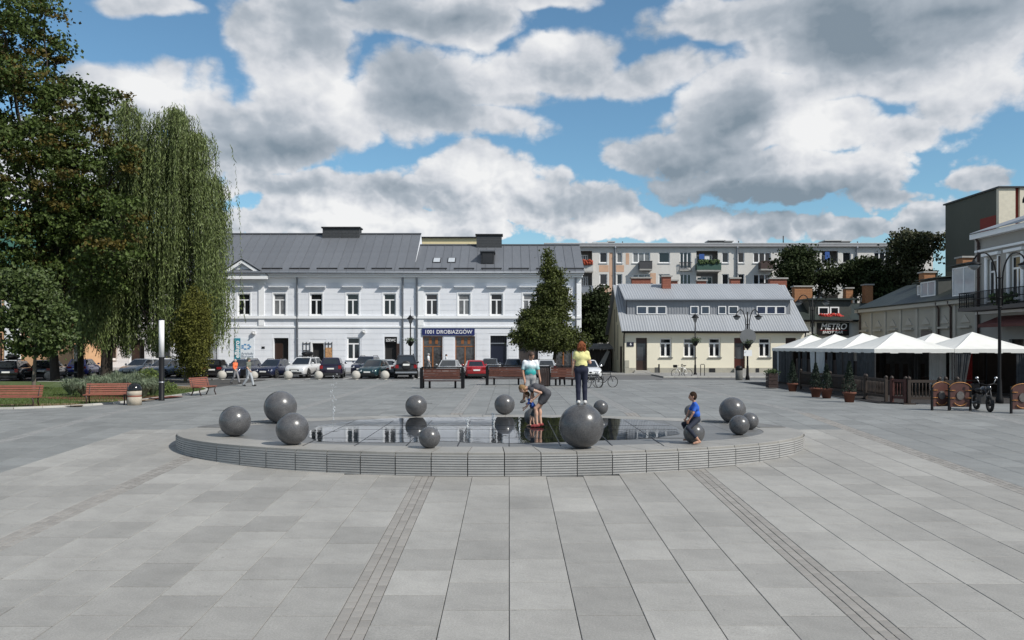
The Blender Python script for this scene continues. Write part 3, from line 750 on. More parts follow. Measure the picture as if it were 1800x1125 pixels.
for i, o in enumerate(opd):
    d_ = f2.part('door', wood_dk if i != 1 else M('red_brown_door', (.06,.014,.01), .35), yh, o[0], o[1], -.30, -.24, o[2], o[3])
    f2.part('door_glass', M('door_glass', (.05,.05,.055), .06, spec=.8), d_, o[0]+.12, o[1]-.12, -.235, -.225, o[2]+.9, o[3]-.5)
    f2.part('handle', steel_d, d_, o[0]+.08, o[0]+.14, -.24, -.16, o[2]+1.0, o[2]+1.06)
bb = MB()
for q in range(3): bb.box(opd[0][0]-.15-q*.13, -.45-q*.3, 0, opd[0][1]+.15+q*.13, -.07, opd[0][2]-q*opd[0][2]/3)
bb.build('steps', concrete, yh)
bb = MB(); bb.box(opd[1][0]-.1, -.5, 0, opd[1][1]+.1, -.07, opd[1][2]); bb.build('steps', concrete, yh)
bb = MB(); bb.box(opd[2][0]-.1, -.5, 0, opd[2][1]+.1, -.07, opd[2][2]); bb.build('steps', concrete, yh)
for px in (1255, 1332): f2.part('cellar_vent', dkmetal, yh, xy(px)-.45 if px==1255 else xy(px)-.2, xy(px)+.1, .075, .1, .12, .5)
sg = f2.part('house_sign', M('dark_blue_plate', (.012,.014,.03), .4), yh, xy(1102), xy(1114), .0, .05, zy(609), zy(601.5))
text('6', .30, whtext, sg, f2.p(xy(1108.5), .06, zy(605)), bold=.01)
f2.downpipe(yh, xy(1096.5), .0, EY, .06, black)
f2.downpipe(yh, Y1+.05, .0, EY, .06, black)
# gables
for xg, s_ in ((Y0, 1), (Y1, -1)):
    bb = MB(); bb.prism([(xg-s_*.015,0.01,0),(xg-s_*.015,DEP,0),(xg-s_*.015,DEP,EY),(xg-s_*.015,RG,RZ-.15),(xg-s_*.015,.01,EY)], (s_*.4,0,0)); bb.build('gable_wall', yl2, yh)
gm_ = Facade((Y0, 0, 0), (0,1,0), (-1,0,0))
for a, z0, z1 in ((4.4,1.2,4.6),(5.6,4.9,6.4),(7.0,2.,6.2)): gm_.part('slit_window', dark_in, yh, a, a+.35, 0, .02, z0, z1)
gm_.part('side_door', wood_dk, yh, 1.6, 2.9, 0, .03, .0, 2.5)
bb = MB(); bb.prism([(Y0-.35,DEP+.3,EY-.1),(Y1+.3,DEP+.3,EY-.1),(Y1+.3,RG,RZ),(Y0-.35,RG,RZ)], (0,0,.06)); bb.build('rear_roof', cor, yh)
def corr(parent, x0, x1, y0, z0, y1, z1, mt, pitch=.24, nm='roof_sheet', wdt=1.2):
    """corrugated sheets, one object each"""
    n = round((x1-x0)/wdt); wd_ = (x1-x0)/n; k = max(3, round(wd_/pitch)); e = Vector((0,y1-y0,z1-z0)); nn = Vector((0,-(z1-z0),y1-y0)).normalized()
    vs = []; fs = []
    for i in range(k*2+1):
        h = .035 if i % 2 else 0
        for f in (0,1): vs.append(Vector((wd_*i/(2*k),0,0)) + e*f + nn*h)
    for i in range(k*2): fs.append((2*i, 2*i+2, 2*i+3, 2*i+1))
    bb = MB(); bb.add(vs, fs); me = bb.mesh(nm, mt)
    for i in range(n): link(nm, me, parent, (x0+i*wd_, y0, z0))
DX0, DX1 = X(1101, D2+1.9), X(1388, D2+1.9)
sl_ = (RZ-EY)/(RG+.5); dm = 1.75                 # dormer wall depth
zd0 = EY + sl_*(dm+.5); zd1 = Z(527.5, D2+dm)
corr(yh, Y0-.35, Y1+.3, -.5, EY+.06, RG, RZ+.05, cor)
corr(yh, DX0-.25, DX1+.25, dm-.35, zd1+.06, RG+.02, RZ+.16, cor)
dg = M('dormer_cladding', (.25,.26,.28), .55, var=.1, scale=1)
f3 = Facade((0, dm, 0), (1,0,0), (0,-1,0))
bb = MB(); f3.box(bb, DX0, DX1, -.1, 0, zd0-.2, zd1); bb.build('dormer_wall', dg, yh)
u = DX0 + .05
bb = MB()
while u < DX1 - .1: f3.box(bb, u, u+.13, 0, .03, zd0-.1, zd1-.05); u += .26
bb.build('dormer_boards', dg, yh)
for xd, s_ in ((DX0, 1), (DX1, -1)):
    bb = MB(); bb.prism([(xd,dm,zd0-.1),(xd,dm,zd1),(xd,RG-.1,RZ-.1)], (s_*.1,0,0)); bb.build('dormer_cheek', dg, yh)
bb = MB(); bb.box(DX0-.25, dm-.42, zd1-.02, DX1+.25, dm-.3, zd1+.1); bb.build('dormer_gutter', steel_d, yh)
f4 = Facade((0, dm-.12, 0), (1,0,0), (0,-1,0)); D2d = D2 + dm
for (a, c) in ((1119,1137),(1137.5,1154),(1154.5,1171),(1213,1227.5),(1232,1247),(1262,1276),(1280,1297),(1329.5,1346),(1346.5,1363),(1363.5,1380)):
    f4.window(yh, X(a,D2d), X(c,D2d), Z(552.5,D2d), Z(538,D2d), 's', depth=0, fw=.08, sill=False, gm=M('sky_glass', (.03,.04,.07), .05, spec=.8, objr=.5, var=.3))
for (a, c, t_, bz, dy) in ((1110,1143,490,500,1.2),(1163.5,1178.5,487,513,-1.2),(1180,1190,494.5,502,1.4),(1225,1240,494.5,502,1.4),(1283,1299,490.5,502,1.0),(1352,1381,491,502,1.2)):
    dd = D2 + RG + dy; brick_stack(yh, X(a,dd), X(c,dd), RG+dy-.35, RG+dy+.35, Z(bz,dd)-.8, Z(t_,dd), brick_m)
# ------------------------------------------------------------------ apartment block behind
D3 = 105.
apw = M('faded_panel_white', (.62,.60,.565), .9, var=.10, scale=.35, fine=.05, stain=.35)
apo = M('faded_panel_orange', (.55,.36,.25), .9, var=.15, scale=.8, stain=.3)
ab = thing('apartment_block', 'long faded white apartment block with balconies behind the low houses', 'building', (0, D3, 0))
f5 = Facade((0,0,0), (1,0,0), (0,-1,0)); xa = lambda p: X(p, D3); za = lambda p: Z(p, D3)
A0, A1, AT = xa(960), xa(1640), za(434)
floors = [0, 38.7, 77.4, 116]
wl = [(1054,1067.5),(1084,1094),(1158,1177.5),(1269,1281),(1297,1308.5),(1481,1496)]
w3 = [(1112,1143),(1324,1355),(1536,1566)]
logg = [(1018,1041),(1224,1262),(1445,1473)]
drs = [(1195,1215),(1410,1428)]
opsA = []
for fl in floors:
    for a, c in wl + w3: opsA.append((xa(a), xa(c), za(462+fl), za(443+fl)))
    for a, c in logg: opsA.append((xa(a), xa(c), za(474+fl), za(441+fl)))
    for a, c in drs: opsA.append((xa(a), xa(c), za(472+fl), za(443+fl)))
f5.wall('wall', apw, ab, A0, A1, 0, AT, opsA, .35)
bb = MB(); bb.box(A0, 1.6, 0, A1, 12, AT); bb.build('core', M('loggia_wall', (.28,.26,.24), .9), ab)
f5.part('roof_slab', M('roof_edge', (.30,.30,.31), .8, var=.1), ab, A0-.3, A1+.3, -12.3, .45, AT, AT+.35)
f5.part('parapet', M('parapet_light', (.55,.56,.57), .8), ab, A0-.3, A1+.3, .3, .5, AT+.36, AT+.46)
for fl in floors[:2]:
    for a, c in wl: f5.window(ab, xa(a), xa(c), za(462+fl), za(443+fl), 's', depth=.1, fw=.1, gm=glass_c if RN.random() < .3 else glass_d)
    for a, c in w3: f5.window(ab, xa(a), xa(c), za(462+fl), za(443+fl), '3', depth=.1, fw=.12, gm=glass_c if RN.random() < .4 else glass_d)
    for a, c in drs: f5.window(ab, xa(a), xa(c), za(472+fl), za(443+fl), '3', depth=.1, fw=.1, sill=False)
    for a, c in logg:
        f6 = Facade((0, 1.3, 0), (1,0,0), (0,-1,0))
        f6.window(ab, xa(a)+.3, xa(c)-.4, za(474+fl), za(446+fl), '3', depth=0, fw=.12, sill=False)
grn = M('balcony_green', (.035,.085,.065), .6, var=.15); brn = M('balcony_brown', (.05,.028,.024), .6, var=.2); dkb = M('balcony_dark', (.05,.05,.055), .6)
lgt = M('balcony_light', (.50,.50,.48), .7, var=.15, stain=.3)
def balcony(a, c, py0, py1, mt, out=1.1, solid=True):
    u0, u1, z0, z1 = xa(a), xa(c), za(py0), za(py1)
    o = f5.part('balcony', concrete, ab, u0, u1, 0, out, z0-.18, z0)
    if solid:
        f5.part('balcony_panel', mt, o, u0, u1, out-.06, out, z0+.01, z1-.08); f5.part('balcony_panel', mt, o, u0, u0+.05, .01, out-.06, z0+.01, z1-.08); f5.part('balcony_panel', mt, o, u1-.05, u1, .01, out-.06, z0+.01, z1-.08)
    else:
        bb = MB(); q = u0
        while q < u1: f5.box(bb, q, q+.04, out-.04, out, z0+.01, z1-.06); q += .16
        bb.build('balusters', mt, o)
    f5.part('handrail', mt, o, u0-.03, u1+.03, out-.09, out+.03, z1-.075, z1)
    return o
for fl in floors[:2]:
    balcony(1122,1144,474+fl,460+fl,brn if fl else dkb); balcony(1222,1264,476+fl,463+fl,grn); balcony(1333,1358,474+fl,460+fl,brn)
    balcony(1016,1042,477+fl,464+fl,lgt if not fl else steel_d, .6); balcony(1194,1216,474+fl,461+fl,dkb,.25,False); balcony(1443,1475,476+fl,463+fl,lgt,.5)
    balcony(1536,1562,474+fl,460+fl,dkb)
for a, c, e, f in ((1071,1077,444,560),(1053,1070,466,478),(1083,1097,466,478),(1053,1070,505,520),(1143,1153,480,505),(1100,1106,445,465)):
    f5.part('patch', apo, ab, xa(a), xa(c), .0, .012, za(f), za(e))
for px in (1081, 1295, 1505): f5.downpipe(ab, xa(px), 0, AT, .12)
for (a, c, t_) in ((1046,1070,424),(1073,1083,422),(1254,1280,420),(1282,1295,421),(1462,1488,420),(1491,1506,421)):
    bb = MB(); bb.box(xa(a), 2, AT+.3, xa(c), 4, za(t_)); o = bb.build('roof_vent', M('vent_brick', (.09,.09,.09), .9, var=.2), ab)
    bb = MB(); bb.box(xa(a)-.15, 1.85, za(t_)+.002, xa(c)+.15, 4.15, za(t_)+.12); bb.build('vent_cap', M('vent_light', (.45,.46,.46), .8), o)
for px, t_ in ((1098,421),(1306,420),(1519,421),(1386,411)):
    bb = MB(); bb.tube([(xa(px),2,AT),(xa(px),2,za(t_))], .07, 6); bb.build('aerial', dkmetal, ab)
red_fl = M('red_flowers', (.30,.05,.02), .8, var=.6, scale=9)
def fuzzy(name, mt, parent, x0, x1, y0, y1, z0, z1, n=60, r=.12):
    bb = MB()
    for i in range(n): bb.ball((RN.uniform(x0,x1),RN.uniform(y0,y1),RN.uniform(z0,z1)), RN.uniform(.5,1)*r, 5, 4)
    return bb.build(name, mt, parent, fix=False)
fuzzy('flower_box', red_fl, ab, xa(1019), xa(1040), -.85, -.62, za(466), za(459), 80, .2)
fuzzy('balcony_plants', M('plant_green', (.04,.07,.02), .8, var=.4), ab, xa(1224), xa(1262), -1.2, -1.05, za(465), za(459), 60, .2)
f5.part('laundry', M('blue_cloth', (.03,.09,.30), .8), ab, xa(1228), xa(1237), .3, .34, za(456), za(447)); f5.part('laundry', M('white_cloth', (.65,.65,.66), .8), ab, xa(1237.5), xa(1246), .3, .34, za(458), za(451))
f5.part('laundry', M('blue_cloth', (.03,.09,.30), .8), ab, xa(1449), xa(1457), .2, .24, za(456), za(443))
# cream block peeping over the white roof
cbk = thing('cream_block', 'cream block whose flat top shows above the grey roof', 'building', (0, 112, 0))
crm = M('cream_render', (.70,.60,.36), .9, var=.06)
bb = MB(); bb.box(X(738,112), 0, 0, X(842,112), 12, Z(418.5,112)); bb.build('wall', crm, cbk)
bb = MB(); bb.box(X(736,112), -.3, Z(418.3,112), X(844,112), 12.3, Z(416.5,112)); bb.build('roof_slab', dkmetal, cbk)
bb = MB(); 
for px in (734, 741): bb.tube([(X(px,112),-.6,Z(430,112)),(X(px,112),-.6,Z(416,112))], .06, 6)
bb.tube([(X(734,112),-.6,Z(421,112)),(X(741,112),-.6,Z(421,112))], .06, 6); bb.build('ladder_rail', steel_d, cbk)
# ------------------------------------------------------------------ buildings along the right side (facades run away from the viewer)
XF = 34.0
dgreen = M('dark_green_roof', (.025,.034,.03), .5, metal=.2, var=.15, objr=.1)
beige = M('beige_render', (.36,.335,.285), .9, var=.08, scale=.5, stain=.25)
beige2 = M('beige_trim', (.40,.375,.325), .85, var=.06)
bh = thing('beige_house', 'long low beige house with dark green roof behind the white tents', 'house', (XF, 59.7, 0))
fr_ = Facade((0,0,0), (0,1,0), (-1,0,0)); LB = 80.2 - 59.7; EB = Z(545, 80.2)
fr_.wall('wall', beige, bh, 0, LB, 0, EB, [(k*2.9+1.2, k*2.9+2.3, 1.0, 2.9) for k in range(7)], .4)
for k in range(7):
    fr_.window(bh, k*2.9+1.2, k*2.9+2.3, 1.0, 2.9, 'c', depth=.1, fm=M('red_brown_frame', (.12,.035,.025), .5), fw=.1)
    fr_.part('pilaster', beige2, bh, k*2.9+.1, k*2.9+.45, 0, .10, 0, EB-.4)
    fr_.part('window_hood', beige2, bh, k*2.9+.95, k*2.9+2.55, 0, .22, 3.9, 4.05)
    bb = MB(); bb.prism([fr_.p(k*2.9+1.1,.0,4.3), fr_.p(k*2.9+2.4,0,4.3), fr_.p(k*2.9+1.75,0,4.9)], (-.08,0,0)); bb.build('hood_gable', beige2, bh)
fr_.part('cornice', beige2, bh, -.1, LB+.2, 0, .35, EB-.3, EB)
fr_.part('wall_panel', M('panel_frame', (.12,.10,.09), .7), bh, 6.6, 8.3, 0.0, .06, 3.3, 3.8)
bb = MB(); bb.box(.4, 0, 0, 9, LB, EB-.05); bb.build('core', beige, bh)
RB = EB + 2.3
n = 16
bbp = MB(); e_ = LB/n
for i in range(n):
    bb = MB(); y0, y1 = i*e_+.01, (i+1)*e_-.01
    bb.prism([(-.45,y0,EB+.03),(-.45,y1,EB+.03),(4.6,y1,RB),(4.6,y0,RB)], (0,0,.07)); bb.box(-.45, y0-.02, EB+.05, -.40, y0+.02, EB+.12)
    bb.build('roof_pan', dgreen, bh)
bb = MB(); bb.prism([(4.6,0,RB),(4.6,LB,RB),(9.4,LB,EB),(9.4,0,EB)], (0,0,.07)); bb.build('rear_roof', dgreen, bh)
bb = MB(); bb.prism([(-.2,LB-.02,EB),(9.2,LB-.02,EB),(4.6,LB-.02,RB-.02)], (0,-.3,0)); bb.build('gable_wall', beige, bh)
for y0, y1, x0, zt in ((.2, 3.9, .1, 2.6), (7.2, 10.2, .8, 2.0), (10.8, 12., 1.4, 1.9)):
    zr = EB + x0*.45
    bb = MB(); bb.box(x0, y0, zr-.2, x0+3.5, y1, EB+zt); o = bb.build('dormer', M('dormer_dark', (.05,.055,.05), .6, var=.2), bh)
    bb = MB(); bb.prism([(x0-.3,y0-.2,EB+zt+.01),(x0-.3,y1+.2,EB+zt+.01),(x0+3.8,y1+.2,EB+zt+.35),(x0+3.8,y0-.2,EB+zt+.35)], (0,0,.08)); bb.build('dormer_roof', dgreen, o)
    fd = Facade((x0,0,0), (0,1,0), (-1,0,0)); fd.window(o, y0+.3, y1-.3, zr+.25, EB+zt-.15, 'c' if y1-y0>1.5 else 's', depth=-.1, fw=.1, sill=False, gm=sky_m)
for u in (5.4, 3.6, 20.0): fr_.downpipe(bh, u, 0, EB-.05, .08, M('brown_pipe', (.06,.035,.03), .5))
for y, z in ((15.8, 1.3), (9.4, 2.0)): brick_stack(bh, 4.0, 5.0, y, y+1, RB-.5, RB+z-.4, M('orange_brick', (.36,.17,.08), .85, var=.25, scale=6))
# tall tenement at the right edge
tn = thing('cream_tenement', 'cream two-storey tenement with iron balcony at the right edge', 'building', (XF-.3, 59.3, 0))
tmr = M('tenement_render', (.33,.315,.29), .9, var=.07, scale=.5, stain=.2)
ET = 2.55 + .235*XF; ft = Facade((0,0,0), (0,-1,0), (-1,0,0)); LT_ = 26.
tw = [(1.2+k*2.6, 2.4+k*2.6) for k in range(9)]
opt = [(a, c, 5.7, 8.6) for a, c in tw] + [(a-.1, c+.3, .6, 3.0) for a, c in tw[1:]]
ft.wall('wall', tmr, tn, 0, LT_, 0, ET, opt, .45)
bb = MB(); bb.box(.45, -LT_, 0, 10, -.02, ET-.05); bb.build('core', dark_in, tn)
bb = MB(); bb.box(-.01, -.03, 0, 10, .4, ET); bb.build('party_wall', tmr, tn)
for a, c in tw:
    ft.window(tn, a, c, 5.7, 8.6, 't', depth=.14, fw=.13)
    ft.part('architrave', wht2, tn, a-.3, a-.02, 0, .08, 5.5, 8.8); ft.part('architrave', wht2, tn, c+.02, c+.3, 0, .08, 5.5, 8.8); ft.part('window_hood', wht2, tn, a-.4, c+.4, 0, .25, 8.85, 9.05)
for a, c in tw[1:]: ft.part('shop_window', glass_d, tn, a-.1, c+.3, -.25, -.2, .6, 3.0)
ft.part('string_course', wht2, tn, 0, LT_, 0, .18, 4.8, 4.98); ft.part('cornice', wht2, tn, -.2, LT_, 0, .5, ET-.35, ET); ft.part('frieze', wht2, tn, -.1, LT_, 0, .2, ET-1.3, ET-1.15)
ft.downpipe(tn, .25, 0, ET-.1, .09, M('brown_pipe', (.06,.035,.03), .5)); ft.downpipe(tn, 6.2, 0, ET-.1, .09, M('brown_pipe', (.06,.035,.03), .5))
for i in range(23):
    bb = MB(); y0, y1 = -i*1.1-.01, -(i+1)*1.1+.01
    bb.prism([(-.6,y0,ET+.02),(-.6,y1,ET+.02),(5,y1,ET+1.9),(5,y0,ET+1.9)], (0,0,.06)); bb.build('roof_pan', M('light_roof_metal', (.30,.31,.33), .45, metal=.3, objr=.1), tn)
# attic dormer with arched top
o = None
bb = MB(); y0, y1, x0 = -6.6, -4.4, .6
arcp = [(x0, y0, ET), (x0, y1, ET), (x0, y1, ET+1.5)] + [(x0, (y0+y1)/2 + 1.1*math.cos(a), ET+1.5+.5*math.sin(a)) for a in np.linspace(0.2, math.pi-.2, 9)] + [(x0, y0, ET+1.5)]
bb.prism(arcp, (4,0,0)); o = bb.build('attic_dormer', M('attic_render', (.26,.27,.29), .8), tn)
fd = Facade((x0,0,0), (0,-1,0), (-1,0,0)); fd.window(o, 4.65, 5.4, ET+.5, ET+1.6, 's', depth=-.1, sill=False, fw=.1); fd.window(o, 5.55, 6.3, ET+.5, ET+1.6, 's', depth=-.1, sill=False, fw=.1)
bb = MB(); bb.prism([(x0-.15, p[1]*1.0, p[2]+.02) for p in arcp[2:]] + [(x0-.15, p[1], p[2]+.16) for p in reversed(arcp[2:])], (4.2,0,0)); bb.build('dormer_roof', dkmetal, o)
# balcony
bo = ft.part('balcony', M('balcony_slab', (.10,.09,.085), .8), tn, -.1, 9.5, 0, 1.4, 5.0, 5.25)
bb = MB(); u = 0.
while u < 9.5: bb.tube([ft.p(u,1.35,5.25), ft.p(u,1.35,6.3)], .018, 5); u += .13
for z in (5.37, 5.8, 6.3): bb.tube([ft.p(-.05,1.35,z), ft.p(9.5,1.35,z)], .03, 5)
for q in np.arange(0, 1.35, .13): bb.tube([ft.p(-.05,q,5.25), ft.p(-.05,q,6.3)], .018, 5)
bb.tube([ft.p(-.05,0,6.3), ft.p(-.05,1.35,6.3)], .03, 5); bb.build('railing', black, bo)
fuzzy('balcony_plants', M('plant_green', (.04,.07,.02), .8, var=.4), bo, -1.3, -1.1, -6.5, -3.5, 5.3, 6.0, 60, .16)
aw = M('dark_red_awning', (.09,.022,.018), .7, var=.2)
bb = MB(); bb.prism([ft.p(2.6,0.02,4.6), ft.p(2.6,1.5,4.0), ft.p(2.6,1.5,3.8), ft.p(2.6,.02,4.4)], (0,-12,0)); bb.build('awning', aw, tn)
# dark green block behind
db = thing('green_block', 'tall dark green and red block behind the tenement', 'building', (44.9, 76, 0))
dgm = M('olive_render', (.085,.088,.07), .9, var=.1, scale=.3); rdm = M('red_render', (.22,.035,.025), .9, var=.1); ZT = Z(360, 84.6)
bb = MB(); bb.box(0, 0, 0, 18, 8.9, ZT); bb.build('wall', dgm, db)
bb = MB(); bb.box(-.03, .06, ZT-6.4, -.005, 2.6, ZT-2.4); bb.build('red_panel', rdm, db)
bb = MB(); bb.box(-.03, .05, ZT-7.6, -.005, 8.8, ZT-6.9); bb.build('olive_band', M('olive_light', (.14,.135,.095), .9), db)
bb = MB(); bb.box(-.03, .05, ZT-9.2, -.005, 8.8, ZT-8.2); bb.build('red_panel', rdm, db)
bb = MB(); bb.box(-.02, -.4, 0, 1.5, -.01, ZT); bb.box(1.9, -.42, ZT-4.0, 18, -.01, ZT); bb.build('cream_front', M('block_cream', (.62,.57,.46), .9), db)
bb = MB(); bb.box(1.52, -.2, 0, 1.88, -.01, ZT); bb.build('red_strip', rdm, db)
bb = MB(); bb.box(-.15, -.55, ZT, 18.1, 9.1, ZT+.15); bb.build('roof_edge', dkmetal, db)
fq = Facade((0,-.01,0), (1,0,0), (0,-1,0))
for k in range(4):
    for r in range(3): fq.window(db, 2.3+k*3.6, 4.1+k*3.6, ZT-6.4-r*2.9, ZT-4.6-r*2.9, 'c', depth=-.1, sill=False)
# bar building with sign
mb_ = thing('bar_building', 'white bar with dark green mansard roof and METRO sign', 'building', (0, 82, 0))
fm_ = Facade((0,0,0), (1,0,0), (0,-1,0)); xm = lambda p: X(p, 82); zm = lambda p: Z(p, 82)
bb = MB(); bb.box(xm(1412), 0, 0, xm(1560), 9, zm(563)); bb.build('wall', M('bar_white', (.62,.61,.58), .85, stain=.15), mb_)
for i in range(9):
    a = xm(1404) + i*(xm(1565)-xm(1404))/9; c = xm(1404) + (i+1)*(xm(1565)-xm(1404))/9
    bb = MB(); bb.prism([(a+.01,-.5,zm(564)),(c-.01,-.5,zm(564)),(c-.01,2.2,zm(545)+.7),(a+.01,2.2,zm(545)+.7)], (0,0,.06)); bb.build('roof_pan', dgreen, mb_)
bb = MB(); bb.box(xm(1404), 2.1, zm(545)+.7, xm(1565), 9, zm(545)+.8); bb.build('flat_roof', dgreen, mb_)
bb = MB(); bb.box(xm(1425), .5, zm(563), xm(1500), 3, zm(527)); o = bb.build('dormer', M('dormer_dark', (.05,.055,.05), .6, var=.2), mb_)
fz = Facade((0,.5,0), (1,0,0), (0,-1,0))
for a, c in ((1441,1460),(1462,1478)): fz.window(o, xm(a), xm(c), zm(553), zm(539), 's', depth=-.1, fw=.12, sill=False)
bb = MB(); bb.box(xm(1421), .1, zm(527)+.01, xm(1506), 3.3, zm(524)); bb.build('dormer_roof', dgreen, o)
fuzzy('flower_box', M('red_flower', (.45,.04,.03), .8, var=.5, scale=9), mb_, xm(1442), xm(1484), .1, .3, zm(557), zm(552), 60, .17)
bb = MB(); bb.tube([(xm(1402),-.55,zm(564)),(xm(1560),-.55,zm(564))], .1, 8); bb.build('gutter', black, mb_)
sg = fm_.part('bar_sign', M('sign_black', (.01,.008,.008), .4), mb_, xm(1435), xm(1491), .06, .2, zm(590), zm(567.5))
text('METRO', .84, whtext, sg, fm_.p(xm(1463.5), .22, zm(574.6)), bold=.012, shear=.25, sx=.93)
text('SHOT BAR', .36, whtext, sg, fm_.p(xm(1462), .22, zm(584.2)), bold=.006, shear=.2, sx=1.2)
fm_.part('red_line', M('sign_red', (.35,.02,.02), .5), sg, xm(1440), xm(1488), .2, .215, zm(581), zm(580.3))
for (a, c, t_, bz) in ((1394,1425,505,520),(1484,1496,508,520),(1518,1531,502,520)): brick_stack(mb_, X(a,89), X(c,89), 6.5, 7.4, Z(bz,89)-1.5, Z(t_,89), M('orange_brick', (.36,.17,.08), .85, var=.25, scale=6))
# building at the far left
lb = thing('salmon_building', 'salmon and white building with green roof at the left edge', 'building', (0, 74, 0))
sal = M('salmon_render', (.60,.36,.20), .9, var=.08, stain=.15); fl_ = Facade((0,0,0), (1,0,0), (0,-1,0)); xl = lambda p: X(p, 74); zl = lambda p: Z(p, 74)
opl = [(xl(-20), xl(3), zl(545), zl(505)), (xl(-25), xl(4), 0.1, zl(585)), (xl(95), xl(112), zl(545), zl(505)), (xl(-70),xl(-50),zl(545),zl(505))]
fl_.wall('wall', sal, lb, xl(-120), xl(128), 0, zl(478), opl, .4)
bb = MB(); bb.box(xl(-120), .4, 0, xl(127.8), 9, zl(478)-.05); bb.build('core', sal, lb)
for o_ in opl[:1] + opl[2:]: fl_.window(lb, *o_, 't', depth=.1)
fl_.part('door', wood_br, lb, opl[1][0], opl[1][1], -.3, -.2, .1, opl[1][3])
for a, c in ((9, 37),): 
    fl_.part('white_pier', wht2, lb, xl(a), xl(23), 0, .10, 0, zl(484)); fl_.part('white_pier', wht2, lb, xl(24), xl(c), 0, .10, 0, zl(484))
fl_.part('cornice', wht2, lb, xl(-120), xl(128), 0, .4, zl(484), zl(478))
sg = fl_.part('red_sign', M('sign_red_board', (.36,.02,.03), .5), lb, xl(-60), xl(22), .12, .2, zl(568), zl(556))
text('PRACZ', .50, whtext, sg, fl_.p(xl(8), .22, zl(559.3)), bold=.005); text('GARNITUR', .44, whtext, sg, fl_.p(xl(1), .22, zl(565)), bold=.004)
for i in range(14):
    a = xl(-122) + i*(xl(131)-xl(-122))/14; c = xl(-122) + (i+1)*(xl(131)-xl(-122))/14
    bb = MB(); bb.prism([(a+.01,-.5,zl(477)),(c-.01,-.5,zl(477)),(c-.01,5,zl(400)),(a+.01,5,zl(400))], (0,0,.06)); bb.build('roof_pan', M('green_roof_metal', (.04,.12,.085), .5, metal=.2, objr=.1), lb)
# shed between the houses
sh = thing('timber_shed', 'low dark timber shed between white and yellow houses', 'shed', (X(1046,84), 84, 0))
bb = MB()
for q in range(9): bb.box(-1.6+q*.36, 0, 0, -1.6+q*.36+.33, .1, 2.2)
bb.build('board_wall', M('old_boards', (.07,.06,.05), .9, var=.3), sh)
bb = MB(); bb.prism([(-1.9,-.5,2.2),(1.9,-.5,2.2),(1.9,2.5,2.7),(-1.9,2.5,2.7)], (0,0,.1)); bb.build('roof', M('old_felt', (.2,.2,.19), .9, var=.4, scale=4), sh)
bb = MB(); bb.box(-1.6, .1, 0, 1.6, 2.3, 2.1); bb.build('interior', dark_in, sh)
bb = MB(); bb.prism([(.2,-.25,.4),(.9,-.25,.6),(1.5,-.1,2.0),(1.2,-.1,2.1)], (0,.04,0)); bb.build('leaning_board', M('pale_board', (.5,.48,.44), .8), sh)
# ------------------------------------------------------------------ pavement in front of the yellow house
b = MB(); b.box(X(1165, 66), 66.0, 0.0, 34, 75.45, .12); b.box(X(1030,71), 71., 0, X(1165,66)-.005, 75.45, .10); pv = b.build('pavement', M('pavement_slabs', (.24,.235,.225), .85, var=.12, scale=1.5, fine=.15), None); tag(pv, kind='structure', label='raised pavement in front of the yellow house')
n = 24; a = X(1165, 66); L_ = (34 - a)/n; kb = slab_mesh(.25, L_, kerb_m, 'kerb_stone')
for i in range(n):
    o = link('kerb_stone', kb, pv, (a + (i+.5)*L_, 65.86, .13)); o.rotation_euler = (0,0,rad(90)); o.scale = (1,1,4)
b = MB(); b.box(XL, 76.5, -.003, XR, 79.93, .12); pv = b.build('footway', M('footway_slabs', (.22,.22,.22), .85, var=.12, scale=1.5, fine=.15)); tag(pv, kind='structure', label='footway along the white building')
b = MB()
for px in (395, 440, 486, 552, 616, 672, 735): x = X(px, 66); b.quad((x-.06, 63, .002), (x+.06, 63, .002), (x+.06, 69, .002), (x-.06, 69, .002))
b.quad((-26, 62.2, .002), (-5, 62.2, .002), (-5, 62.35, .002), (-26, 62.35, .002))
o = b.build('parking_lines', M('road_paint', (.6,.6,.58), .8, var=.2), None, fix=False); tag(o, kind='structure', label='white parking bay lines on the street')
